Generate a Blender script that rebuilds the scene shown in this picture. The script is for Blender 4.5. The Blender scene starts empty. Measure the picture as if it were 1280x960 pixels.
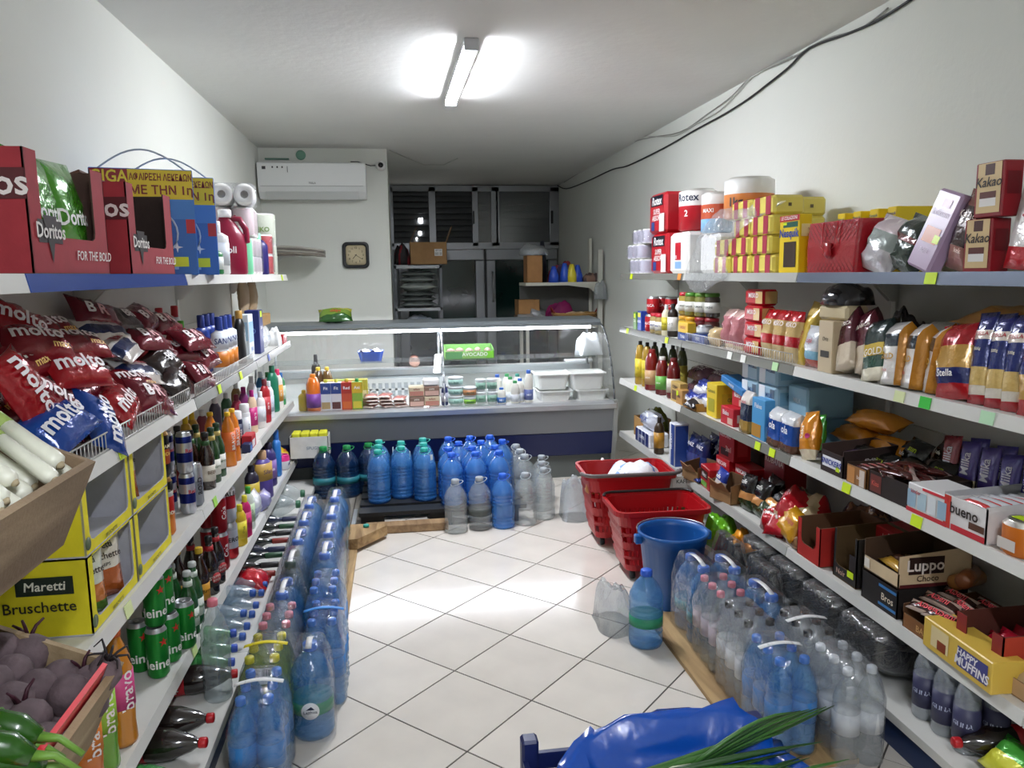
import bpy, math, random
from mathutils import Vector, Matrix
random.seed(7)
SC = bpy.context.scene
COL = SC.collection
PI = math.pi

# ------------------------------------------------------------------ camera
F_PX, PITCH, YAW, ROLL, EYE = 957.3, 0.14332, 0.14574, -0.0136, 1.55
_f = Vector((math.sin(YAW)*math.cos(PITCH), math.cos(YAW)*math.cos(PITCH), -math.sin(PITCH)))
_r = Vector((math.cos(YAW), -math.sin(YAW), 0)); _u = _r.cross(_f)
_r2 = math.cos(ROLL)*_r + math.sin(ROLL)*_u
_u2 = -math.sin(ROLL)*_r + math.cos(ROLL)*_u
_C = Vector((0, 0, EYE))
cam = bpy.data.cameras.new('camera'); camo = bpy.data.objects.new('camera', cam); COL.objects.link(camo)
cam.sensor_width = 36; cam.lens = F_PX/1280*36; cam.clip_start = .02; cam.clip_end = 60
camo.matrix_world = Matrix(((_r2.x, _u2.x, -_f.x, 0), (_r2.y, _u2.y, -_f.y, 0), (_r2.z, _u2.z, -_f.z, EYE), (0, 0, 0, 1)))
SC.camera = camo

# ------------------------------------------------------------------ world, exposure
SC.view_settings.view_transform = 'Standard'; SC.view_settings.look = 'None'
SC.view_settings.gamma = 1; SC.view_settings.use_curve_mapping = False
SC.view_settings.exposure = 2.15
W = bpy.data.worlds.new('world'); SC.world = W; W.use_nodes = True
W.node_tree.nodes['Background'].inputs[0].default_value = (.75, .85, 1, 1)
W.node_tree.nodes['Background'].inputs[1].default_value = .15
TUBE_POWER = 60.0      # emission strength of the ceiling tubes
SC.cycles.max_bounces = 10; SC.cycles.transparent_max_bounces = 24
SC.cycles.caustics_reflective = False; SC.cycles.caustics_refractive = False
SC.cycles.sample_clamp_indirect = 6

# ------------------------------------------------------------------ pixel helpers (directions only; distance from the plane touched)
def ray(x, y): return _f + _r2*((x-640)/F_PX) - _u2*((y-480)/F_PX)
def on(x, y, z=0.0):
    d = ray(x, y); t = (z-EYE)/d.z; return _C + d*t
def atX(x, y, X):
    d = ray(x, y); return _C + d*(X/d.x)
def atY(x, y, Y):
    d = ray(x, y); return _C + d*(Y/d.y)

# ------------------------------------------------------------------ materials
_MC = {}
def rgb(h):
    if isinstance(h, str):
        h = [int(h[i:i+2], 16)/255 for i in (0, 2, 4)]
    return [((c+.055)/1.055)**2.4 if c > .04045 else c/12.92 for c in h]
def mat(h, rough=.45, metal=0.0, bump=0.0, bscale=60, coat=0.0, vary=0.0, vscale=8, emit=0.0, kind=''):
    key = (str(h), rough, metal, bump, bscale, coat, vary, vscale, emit, kind)
    if key in _MC: return _MC[key]
    m = bpy.data.materials.new('%s_%s' % (kind or 'surface', h)); m.use_nodes = True
    nt = m.node_tree; b = nt.nodes['Principled BSDF']; c = rgb(h)
    b.inputs['Base Color'].default_value = (*c, 1); b.inputs['Roughness'].default_value = rough
    b.inputs['Metallic'].default_value = metal; b.inputs['Coat Weight'].default_value = coat
    b.inputs['Coat Roughness'].default_value = .1
    if emit:
        b.inputs['Emission Color'].default_value = (*c, 1); b.inputs['Emission Strength'].default_value = emit
    if vary or bump:
        tc = nt.nodes.new('ShaderNodeTexCoord'); n = nt.nodes.new('ShaderNodeTexNoise')
        nt.links.new(tc.outputs['Object'], n.inputs['Vector'])
    if vary:
        n.inputs['Scale'].default_value = vscale; n.inputs['Detail'].default_value = 4
        r = nt.nodes.new('ShaderNodeValToRGB'); nt.links.new(n.outputs['Fac'], r.inputs['Fac'])
        r.color_ramp.elements[0].position = .3; r.color_ramp.elements[1].position = .7
        r.color_ramp.elements[0].color = (*[x*(1-vary) for x in c], 1)
        r.color_ramp.elements[1].color = (*[min(1, x*(1+vary)) for x in c], 1)
        nt.links.new(r.outputs['Color'], b.inputs['Base Color'])
    if bump:
        n2 = nt.nodes.new('ShaderNodeTexNoise'); n2.inputs['Scale'].default_value = bscale; n2.inputs['Detail'].default_value = 3
        nt.links.new(tc.outputs['Object'], n2.inputs['Vector'])
        bp = nt.nodes.new('ShaderNodeBump'); bp.inputs['Strength'].default_value = bump; bp.inputs['Distance'].default_value = .01
        nt.links.new(n2.outputs['Fac'], bp.inputs['Height']); nt.links.new(bp.outputs['Normal'], b.inputs['Normal'])
    _MC[key] = m; return m
def liquid(h, body=.5, rough=.12, bump=.0, tint=None):
    """clear plastic filled with water or drink: part of the light passes, part scatters"""
    key = ('liq', h, body, rough, bump, tint)
    if key in _MC: return _MC[key]
    m = bpy.data.materials.new('clear_%s' % h); m.use_nodes = True; nt = m.node_tree
    b = nt.nodes['Principled BSDF']; c = rgb(h)
    b.inputs['Base Color'].default_value = (*c, 1); b.inputs['Roughness'].default_value = .35; b.inputs['Specular IOR Level'].default_value = .2
    t = nt.nodes.new('ShaderNodeBsdfTransparent'); t.inputs[0].default_value = (*[min(1, x**.33*1.04) for x in (rgb(tint) if tint else c)], 1)
    mx = nt.nodes.new('ShaderNodeMixShader'); mx.inputs[0].default_value = body
    nt.links.new(t.outputs[0], mx.inputs[1]); nt.links.new(b.outputs[0], mx.inputs[2])
    g = nt.nodes.new('ShaderNodeBsdfGlossy'); g.inputs['Roughness'].default_value = rough
    lw = nt.nodes.new('ShaderNodeLayerWeight'); lw.inputs['Blend'].default_value = .5
    pw = nt.nodes.new('ShaderNodeMath'); pw.operation = 'POWER'; pw.inputs[1].default_value = 3
    ma = nt.nodes.new('ShaderNodeMath'); ma.operation = 'MULTIPLY_ADD'; ma.inputs[1].default_value = .5; ma.inputs[2].default_value = .085
    nt.links.new(lw.outputs['Facing'], pw.inputs[0]); nt.links.new(pw.outputs[0], ma.inputs[0])
    m2 = nt.nodes.new('ShaderNodeMixShader'); nt.links.new(ma.outputs[0], m2.inputs[0]); nt.links.new(mx.outputs[0], m2.inputs[1]); nt.links.new(g.outputs[0], m2.inputs[2])
    nt.links.new(m2.outputs[0], nt.nodes['Material Output'].inputs[0])
    if bump:
        tc = nt.nodes.new('ShaderNodeTexCoord'); n2 = nt.nodes.new('ShaderNodeTexNoise'); n2.inputs['Scale'].default_value = 40
        nt.links.new(tc.outputs['Object'], n2.inputs['Vector'])
        bp = nt.nodes.new('ShaderNodeBump'); bp.inputs['Strength'].default_value = bump; bp.inputs['Distance'].default_value = .01
        nt.links.new(n2.outputs['Fac'], bp.inputs['Height']); nt.links.new(bp.outputs['Normal'], b.inputs['Normal']); nt.links.new(bp.outputs['Normal'], g.inputs['Normal'])
    _MC[key] = m; return m
def film(tint='ffffff', haze=.06, bump=.6, bscale=30, ior=1.5, rough=.12, base_refl=.10):
    """thin clear plastic or glass: passes light, mirrors by the angle, a little haze"""
    key = ('film', tint, haze, bump, bscale, ior, rough, base_refl)
    if key in _MC: return _MC[key]
    m = bpy.data.materials.new('film_%s' % tint); m.use_nodes = True; nt = m.node_tree
    nt.nodes.remove(nt.nodes['Principled BSDF']); out = nt.nodes['Material Output']
    t = nt.nodes.new('ShaderNodeBsdfTransparent'); t.inputs[0].default_value = (*rgb(tint), 1)
    d = nt.nodes.new('ShaderNodeBsdfDiffuse'); d.inputs[0].default_value = (.8, .82, .84, 1)
    g = nt.nodes.new('ShaderNodeBsdfGlossy'); g.inputs['Roughness'].default_value = rough
    m1 = nt.nodes.new('ShaderNodeMixShader'); m1.inputs[0].default_value = haze
    nt.links.new(t.outputs[0], m1.inputs[1]); nt.links.new(d.outputs[0], m1.inputs[2])
    fr = nt.nodes.new('ShaderNodeLayerWeight'); fr.inputs['Blend'].default_value = .5
    pw = nt.nodes.new('ShaderNodeMath'); pw.operation = 'POWER'; pw.inputs[1].default_value = 3.5
    ma = nt.nodes.new('ShaderNodeMath'); ma.operation = 'MULTIPLY_ADD'; ma.inputs[1].default_value = .55; ma.inputs[2].default_value = base_refl
    nt.links.new(fr.outputs['Facing'], pw.inputs[0]); nt.links.new(pw.outputs[0], ma.inputs[0])
    m2 = nt.nodes.new('ShaderNodeMixShader')
    nt.links.new(ma.outputs[0], m2.inputs[0]); nt.links.new(m1.outputs[0], m2.inputs[1]); nt.links.new(g.outputs[0], m2.inputs[2])
    nt.links.new(m2.outputs[0], out.inputs[0])
    if bump:
        tc = nt.nodes.new('ShaderNodeTexCoord'); n2 = nt.nodes.new('ShaderNodeTexNoise'); n2.inputs['Scale'].default_value = bscale
        n2.inputs['Distortion'].default_value = 1.5
        nt.links.new(tc.outputs['Object'], n2.inputs['Vector'])
        bp = nt.nodes.new('ShaderNodeBump'); bp.inputs['Strength'].default_value = bump; bp.inputs['Distance'].default_value = .01
        nt.links.new(n2.outputs['Fac'], bp.inputs['Height'])
        nt.links.new(bp.outputs['Normal'], g.inputs['Normal']); nt.links.new(bp.outputs['Normal'], fr.inputs['Normal'])
    _MC[key] = m; return m
def foil(h, rough=.22, bump=.55, bscale=28): return mat(h, rough, .15, bump, bscale, .5, kind='foil')
def card(h): return mat(h, .75, 0, .05, 90, vary=.08, vscale=14, kind='cardboard')
def pap(h): return mat(h, .5, kind='print')
def wood_mat(h, h2, scale=9):
    key = ('wood', h, h2, scale)
    if key in _MC: return _MC[key]
    m = mat(h, .7, 0, .15, 120, kind='wood%s' % h2); nt = m.node_tree; b = nt.nodes['Principled BSDF']
    tc = nt.nodes.new('ShaderNodeTexCoord'); mp = nt.nodes.new('ShaderNodeMapping'); mp.inputs['Scale'].default_value = (1, .12, 1)
    n = nt.nodes.new('ShaderNodeTexNoise'); n.inputs['Scale'].default_value = scale*6; n.inputs['Detail'].default_value = 6; n.inputs['Distortion'].default_value = .6
    r = nt.nodes.new('ShaderNodeValToRGB'); r.color_ramp.elements[0].position = .35; r.color_ramp.elements[1].position = .68
    r.color_ramp.elements[0].color = (*rgb(h2), 1); r.color_ramp.elements[1].color = (*rgb(h), 1)
    nt.links.new(tc.outputs['Object'], mp.inputs['Vector']); nt.links.new(mp.outputs[0], n.inputs['Vector'])
    nt.links.new(n.outputs['Fac'], r.inputs['Fac']); nt.links.new(r.outputs[0], b.inputs['Base Color'])
    _MC[key] = m; return m
WHITE = 'f2f2ee'

# ------------------------------------------------------------------ mesh builder
class MB:
    def __init__(s): s.v = []; s.f = []; s.m = []; s.s = []; s.mats = []
    def mi(s, m):
        if m not in s.mats: s.mats.append(m)
        return s.mats.index(m)
    def add(s, vs, fs, m, smooth=False, mis=None):
        o = len(s.v); s.v += [tuple(v) for v in vs]; k = s.mi(m) if m else 0
        for i, f in enumerate(fs):
            s.f.append([o+a for a in f]); s.m.append(mis[i] if mis else k); s.s.append(smooth)
        return s
    def box(s, x0, x1, y0, y1, z0, z1, m):
        vs = [(x, y, z) for z in (z0, z1) for y in (y0, y1) for x in (x0, x1)]
        return s.add(vs, [(0, 2, 3, 1), (4, 5, 7, 6), (0, 1, 5, 4), (2, 6, 7, 3), (0, 4, 6, 2), (1, 3, 7, 5)], m)
    def rbox(s, x0, x1, y0, y1, z0, z1, m, b=.004):
        b = min(b, (x1-x0)*.45, (y1-y0)*.45, (z1-z0)*.45)
        vs = []; idx = {}
        X = ((x0, 1), (x1, -1)); Y = ((y0, 1), (y1, -1)); Z = ((z0, 1), (z1, -1))
        for i, (x, sx) in enumerate(X):
            for j, (y, sy) in enumerate(Y):
                for k, (z, sz) in enumerate(Z):
                    idx[i, j, k, 0] = len(vs); vs.append((x, y+sy*b, z+sz*b))
                    idx[i, j, k, 1] = len(vs); vs.append((x+sx*b, y, z+sz*b))
                    idx[i, j, k, 2] = len(vs); vs.append((x+sx*b, y+sy*b, z))
        fs = []
        for a in (0, 1):
            q = [(a, 0, 0), (a, 1, 0), (a, 1, 1), (a, 0, 1)]; f = [idx[(*c, 0)] for c in q]; fs.append(f[::-1] if a == 0 else f)
            q = [(0, a, 0), (0, a, 1), (1, a, 1), (1, a, 0)]; f = [idx[(*c, 1)] for c in q]; fs.append(f[::-1] if a == 0 else f)
            q = [(0, 0, a), (1, 0, a), (1, 1, a), (0, 1, a)]; f = [idx[(*c, 2)] for c in q]; fs.append(f[::-1] if a == 0 else f)
        for i in (0, 1):
            for j in (0, 1):
                fs.append((idx[i, j, 0, 0], idx[i, j, 0, 1], idx[i, j, 1, 1], idx[i, j, 1, 0]))
                fs.append((idx[i, 0, j, 0], idx[i, 0, j, 2], idx[i, 1, j, 2], idx[i, 1, j, 0]))
                fs.append((idx[0, i, j, 1], idx[0, i, j, 2], idx[1, i, j, 2], idx[1, i, j, 1]))
                for k in (0, 1): fs.append((idx[i, j, k, 0], idx[i, j, k, 1], idx[i, j, k, 2]))
        return s.add(vs, fs, m)
    def lathe(s, prof, m, seg=16, cx=0, cy=0, sy=1.0, smooth=True, mats=None, axis='z'):
        """mats: optional list, one material for each profile span"""
        vs = []; n = len(prof)
        for r, z in prof:
            for i in range(seg):
                a = 2*PI*i/seg; p = (cx+r*math.cos(a), cy+r*math.sin(a)*sy, z)
                vs.append(p if axis == 'z' else ((z, p[0], p[1]) if axis == 'x' else (p[0], z, p[1])))
        fs = []; mis = []
        for k in range(n-1):
            mm = s.mi(mats[k] if mats else m)
            for i in range(seg):
                j = (i+1) % seg; fs.append((k*seg+i, k*seg+j, (k+1)*seg+j, (k+1)*seg+i)); mis.append(mm)
        if prof[0][0] > 1e-4: fs.append(tuple(range(seg))[::-1]); mis.append(s.mi(mats[0] if mats else m))
        if prof[-1][0] > 1e-4: fs.append(tuple((n-1)*seg+i for i in range(seg))); mis.append(s.mi(mats[-1] if mats else m))
        return s.add(vs, fs, None, smooth, mis)
    def tube(s, pts, r, m, seg=6, closed=False):
        pts = [Vector(p) for p in pts]; n = len(pts); vs = []
        for i, p in enumerate(pts):
            a = pts[(i-1) % n] if (i or closed) else p; b = pts[(i+1) % n] if (i < n-1 or closed) else p
            t = (b-a).normalized(); up = Vector((0, 0, 1)) if abs(t.z) < .9 else Vector((1, 0, 0))
            q = t.cross(up).normalized(); w = q.cross(t); rr = r[i] if isinstance(r, (list, tuple)) else r
            for k in range(seg):
                an = 2*PI*k/seg; vs.append(p+q*(rr*math.cos(an))+w*(rr*math.sin(an)))
        fs = []
        for i in range(n if closed else n-1):
            j = (i+1) % n
            for k in range(seg):
                l = (k+1) % seg; fs.append((i*seg+k, i*seg+l, j*seg+l, j*seg+k))
        if not closed: fs += [tuple(range(seg))[::-1], tuple((n-1)*seg+k for k in range(seg))]
        return s.add(vs, fs, m, True)
    def loops(s, ls, m, smooth=True, cap0=True, cap1=True, mats=None):
        n = len(ls[0]); vs = [p for l in ls for p in l]; fs = []; mis = []
        for k in range(len(ls)-1):
            mm = s.mi(mats[k] if mats else m)
            for i in range(n):
                j = (i+1) % n; fs.append((k*n+i, k*n+j, (k+1)*n+j, (k+1)*n+i)); mis.append(mm)
        if cap0: fs.append(tuple(range(n))[::-1]); mis.append(s.mi(mats[0] if mats else m))
        if cap1: fs.append(tuple((len(ls)-1)*n+i for i in range(n))); mis.append(s.mi(mats[-1] if mats else m))
        return s.add(vs, fs, None, smooth, mis)
    def prism(s, poly, axis, a, b, m):
        """extrude a 2-D outline along an axis (x: outline is (y, z); y: (x, z); z: (x, y))"""
        f = {'x': lambda p, t: (t, p[0], p[1]), 'y': lambda p, t: (p[0], t, p[1]), 'z': lambda p, t: (p[0], p[1], t)}[axis]
        n = len(poly); vs = [f(p, a) for p in poly]+[f(p, b) for p in poly]
        fs = [(i, (i+1) % n, n+(i+1) % n, n+i) for i in range(n)]+[tuple(range(n))[::-1], tuple(range(n, 2*n))]
        return s.add(vs, fs, m)
    def mesh(s, name='m'):
        me = bpy.data.meshes.new(name); me.from_pydata(s.v, [], s.f)
        for m in s.mats: me.materials.append(m)
        me.polygons.foreach_set('material_index', s.m); me.polygons.foreach_set('use_smooth', s.s)
        me.update(); return me
_K = {}
def cached(key, fn):
    if key not in _K: _K[key] = fn()
    return _K[key]

# ------------------------------------------------------------------ lettering
_TX = {}
def text_verts(t, bold=0.0, shear=0.0):
    k = (t, bold, shear)
    if k not in _TX:
        c = bpy.data.curves.new('t', 'FONT'); c.body = t; c.size = 1; c.align_x = 'CENTER'; c.align_y = 'CENTER'
        c.resolution_u = 2; c.offset = bold; c.shear = shear
        o = bpy.data.objects.new('t', c); me = bpy.data.meshes.new_from_object(o)
        _TX[k] = ([tuple(v.co) for v in me.vertices], [tuple(p.vertices) for p in me.polygons])
        bpy.data.objects.remove(o); bpy.data.meshes.remove(me); bpy.data.curves.remove(c)
    return _TX[k]
def put_text(mb, t, size, m, fn, bold=.012, shear=0.0, maxw=None, rot=0.0):
    vs, fs = text_verts(t, bold, shear)
    if not vs: return
    w = max(v[0] for v in vs)-min(v[0] for v in vs); k = size
    if maxw and w*size > maxw: k = maxw/w
    ca, sa = math.cos(rot), math.sin(rot)
    mb.add([fn(v[0]*k*ca-v[1]*size*sa, v[0]*k*sa+v[1]*size*ca) for v in vs], fs, m)

# ------------------------------------------------------------------ objects
def link(name, data, parent=None, loc=(0, 0, 0), rot=(0, 0, 0), scale=1):
    o = bpy.data.objects.new(name, data); COL.objects.link(o)
    o.location = loc; o.rotation_euler = rot if isinstance(rot, (tuple, list)) else (0, 0, rot)
    o.scale = (scale,)*3 if isinstance(scale, (int, float)) else scale
    if parent: o.parent = parent
    return o
def tag(o, label, cat, group=None, kind=None):
    if label: o['label'] = label
    if cat: o['category'] = cat
    if group: o['group'] = group
    if kind: o['kind'] = kind
    return o
def thing(name, label, cat, loc=(0, 0, 0), rot=(0, 0, 0), group=None, scale=1):
    return tag(link(name, None, None, loc, rot, scale), label, cat, group)
def put(tree, name, label, cat, loc, rot=0.0, group=None, scale=1, parent=None):
    """tree: list of (part name, mesh, [sub-parts], optional label)"""
    if not isinstance(rot, (tuple, list)): rot = (0, 0, rot)
    if len(tree) == 1 and not (len(tree[0]) > 2 and tree[0][2]):
        o = link(name, tree[0][1], parent, loc, rot, scale)
    else:
        o = link(name, None, parent, loc, rot, scale)
        for e in tree:
            p = link(e[0], e[1], o)
            for g in (e[2] if len(e) > 2 else ()): link(g[0], g[1], p)
    if not parent: tag(o, label, cat, group)
    return o
def struct(name, mb, parent=None, label=None, loc=(0, 0, 0), rot=(0, 0, 0)):
    o = link(name, mb.mesh(name), parent, loc, rot)
    if not parent: o['kind'] = 'structure'
    if label: o['label'] = label
    return o
def rot3(rz, tilt=0.0, roll=0.0):
    e = (Matrix.Rotation(rz, 3, 'Z') @ Matrix.Rotation(tilt, 3, 'X') @ Matrix.Rotation(roll, 3, 'Y')).to_euler('XYZ'); return tuple(e)
def put_c(tree, name, label, cat, c, h, rz, tilt=0.0, roll=0.0, group=None, scale=1):
    """place a thing by its middle (height h) with a lean"""
    R = Matrix.Rotation(rz, 3, 'Z') @ Matrix.Rotation(tilt, 3, 'X') @ Matrix.Rotation(roll, 3, 'Y')
    loc = Vector(c)-R @ Vector((0, 0, h/2))*(scale if isinstance(scale, (int, float)) else 1)
    return put(tree, name, label, cat, loc, tuple(R.to_euler('XYZ')), group, scale)
ORD = 'first second third fourth fifth sixth seventh eighth ninth tenth eleventh twelfth thirteenth fourteenth fifteenth sixteenth'.split()

# ================================================================== THE ROOM
ZC, XL, XR, YB, YE, YF = 2.65, -1.146, 2.063, 7.05, 9.8, -2.2
XBLK = -.053
WALLM = mat('dcded6', .85, 0, .12, 40, vary=.025, vscale=1.3, kind='plaster')
CEILM = mat('e2e2de', .9, 0, .18, 22, vary=.03, vscale=1.5, kind='plaster')
def slab(name, *b, m=WALLM, label=None): return struct(name, MB().box(*b, m), None, label)
wl = slab('wall_left', XL-.12, XL, YF, YB, 0, ZC, label='white painted wall behind the left shelving')
wr = slab('wall_right', XR, XR+.12, YF, YE+.1, 0, ZC, label='white painted wall behind the right shelving')
slab('wall_back', XL-.12, XBLK, YB, YE, 0, ZC, label='white wall block carrying the clock and air conditioner')
slab('wall_front', XL-.12, XR+.12, YF-.12, YF, 0, ZC, label='white wall closing the shop behind the viewer')
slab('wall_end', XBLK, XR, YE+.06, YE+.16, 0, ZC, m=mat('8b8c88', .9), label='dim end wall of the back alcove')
slab('ceiling', XL-.12, XR+.12, YF, YE+.1, ZC, ZC+.1, m=CEILM, label='white plaster ceiling with rough patches')
# floor: dark joint bed with diagonal tiles laid on it
TS = EYE/4.187; TA = .7904
GROUT = mat('4b4742', .9); TILE = mat('e4ddd2', .14, 0, .02, 30, vary=.05, vscale=5, kind='tile')
def tile_variation():
    nt = TILE.node_tree; b = nt.nodes['Principled BSDF']
    oi = nt.nodes.new('ShaderNodeObjectInfo'); hs = nt.nodes.new('ShaderNodeHueSaturation')
    mr = nt.nodes.new('ShaderNodeMapRange'); mr.inputs[3].default_value = .93; mr.inputs[4].default_value = 1.05
    src = b.inputs['Base Color'].links[0].from_socket
    nt.links.new(oi.outputs['Random'], mr.inputs[0]); nt.links.new(mr.outputs[0], hs.inputs['Value'])
    nt.links.new(src, hs.inputs['Color']); nt.links.new(hs.outputs[0], b.inputs['Base Color'])
tile_variation()
fl = struct('floor', MB().box(XL-.12, XR+.12, YF, YE+.1, -.06, -.003, GROUT), None, 'pale beige diagonal floor tiles with dark joints')
def clip(poly, ax, lim, sign):
    out = []
    for i, p in enumerate(poly):
        q = poly[(i+1) % len(poly)]; a = sign*(p[ax]-lim); b = sign*(q[ax]-lim)
        if a <= 0: out.append(p)
        if a*b < 0:
            t = a/(a-b); out.append((p[0]+(q[0]-p[0])*t, p[1]+(q[1]-p[1])*t))
    return out
_ta = Vector((math.cos(TA), math.sin(TA))); _tb = Vector((math.sin(TA), -math.cos(TA)))
_to = Vector((-.23994, 6.9545))*TS
_full = None
for i in range(-30, 30):
    for j in range(-30, 30):
        g = .0032
        cs = [_to+_ta*((i+a)*TS+(g if a == 0 else -g))+_tb*((j+b)*TS+(g if b == 0 else -g)) for a, b in ((0, 0), (0, 1), (1, 1), (1, 0))]
        c = sum(cs, Vector((0, 0)))/4
        poly = [(p.x, p.y) for p in cs]
        yl = YB if c.x < XBLK-.05 else YE+.06
        cp = poly
        for ax, lim, sg in ((0, XL, -1), (0, XR, 1), (1, .2, -1), (1, yl, 1)):
            cp = clip(cp, ax, lim, sg)
            if len(cp) < 3: break
        if len(cp) < 3: continue
        ar = abs(sum(cp[k][0]*cp[(k+1) % len(cp)][1]-cp[(k+1) % len(cp)][0]*cp[k][1] for k in range(len(cp))))/2
        if ar < .002: continue
        if cp == poly:
            if _full is None:
                loc = [(p[0]-c.x, p[1]-c.y) for p in cp]; _full = MB().prism(loc, 'z', -.006, 0, TILE).mesh('tile')
            link('tile', _full, fl, (c.x, c.y, 0))
        else:
            link('tile', MB().prism([(p[0]-c.x, p[1]-c.y) for p in cp], 'z', -.006, 0, TILE).mesh('tile'), fl, (c.x, c.y, 0))

# alcove end: aluminium frame with louvres above and two dark green glazed leaves below
ALU = mat('8f9194', .35, .7, kind='aluminium'); ALD = mat('6a6d70', .4, .7, kind='aluminium')
w1 = struct('window_1', MB().box(0, .001, 0, .001, 0, .001, ALU), None, 'aluminium framed louvre window above the alcove doors')
w1.location = (0, YE, 0)
fr = MB(); Z0, Z1 = 1.90, 2.62
for a, b, c, d in ((-.05, XR, Z1-.05, Z1+.02), (-.05, XR, Z0-.04, Z0+.04), (-.05, -.02, Z0, Z1), (.42, .50, Z0, Z1), (.96, 1.03, Z0, Z1), (1.20, 1.28, Z0, Z1), (1.95, XR, Z0, Z1), (1.26, 1.30, Z0, Z1)):
    fr.box(a, b, -.05, .04, c, d, ALU)
link('frame', fr.mesh('frame'), w1)
sl = MB().prism([(-.03, -.035), (-.022, -.04), (.012, .035), (.004, .04)], 'x', 0, .45, ALD).mesh('slat')
for xa, wd in ((-.02, .44), (.50, .46)):
    for k in range(9): link('slat', sl, w1, (xa, -.01, Z0+.08+k*.072), (0, 0, 0), (wd/.45, 1, 1))
sl2 = MB().prism([(.012, -.03), (.02, -.035), (.03, .03), (.022, .035)], 'x', 0, .45, ALD).mesh('slat')
for xa, wd in ((1.03, .17), (1.30, .65)):
    for k in range(7): link('slat', sl2, w1, (xa, -.01, Z0+.1+k*.09), (0, 0, 0), (wd/.45, 1, 1))
for xa, xb in ((1.03, 1.20), (1.30, 1.95)):
    link('pane', MB().box(xa, xb, -.03, -.024, Z0+.04, Z1-.05, film('9aa6a8', .10, 0, 10)).mesh('pane'), w1)
link('catch', MB().rbox(1.955, 1.985, -.075, -.05, 2.17, 2.33, mat('18191b', .4)).mesh('catch'), w1)
link('catch', MB().rbox(.965, .985, -.075, -.05, 2.17, 2.33, mat('18191b', .4)).mesh('catch'), w1)
for lk, (dx, dz, ds) in enumerate(((.29, 2.2, .045), (.285, 2.05, .03), (.25, 1.99, .015))):
    link('daylight_gap', MB().box(dx, dx+ds*1.1, -.045, -.041, dz, dz+ds, mat('ffffff', .5, emit=6)).mesh('gap'), w1)
d1 = struct('door_1', MB().box(0, .001, 0, .001, 0, .001, ALU), None, 'dark green glazed aluminium double door in the alcove')
d1.location = (0, YE, 0)
GREEN = mat('0f2a26', .12, 0, .03, 4, vary=.3, vscale=2.5, kind='glass')
for xa, xb in ((.02, 1.10), (1.12, XR-.02)):
    m = MB()
    for a, b, c, d in ((xa, xb, 1.72, Z0-.04), (xa, xb, 0, .25), (xa, xa+.12, .25, 1.72), (xb-.12, xb, .25, 1.72)): m.rbox(a, b, -.06, .03, c, d, ALU, .01)
    lf = link('door_leaf', m.mesh('leaf'), d1)
    link('pane', MB().box(xa+.11, xb-.11, -.02, -.01, .24, 1.73, GREEN).mesh('pane'), lf)
link('door_handle', MB().tube([(1.2, -.06, 1.2), (1.2, -.12, 1.22), (1.2, -.12, 1.55), (1.2, -.06, 1.57)], .012, mat('b8babc', .3, .8)).mesh('h'), d1)

# ceiling tube fittings (one in view, one over the shop front behind the viewer)
def tube_lamp(y0, label, x=.385, k=1.0):
    t = thing('tube_light', label, 'lamp', (x, y0, ZC), (0, 0, .012))
    body = MB().box(-.036, .036, 0, 1.2, -.034, 0, mat('e6e8ea', .4)); link('housing', body.mesh('h'), t)
    for y in (-.012, 1.2): link('end_cap', MB().rbox(-.036, .036, y, y+.014, -.058, 0, mat('c9cbd0', .4)).mesh('c'), t)
    pr = [(.033*math.cos(a), -.019*math.sin(a)) for a in [i*PI/10 for i in range(11)]]
    o = link('diffuser', MB().prism(pr, 'y', .002, 1.198, mat('f2f6ff', .4, emit=TUBE_POWER*k)).mesh('diffuser'), t, (0, 0, -.0345))
tube_lamp(3.79, 'lit white tube lamp on the ceiling')
tube_lamp(-1.1, 'lit white tube lamp on the ceiling behind the viewer', .385, .8)

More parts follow.
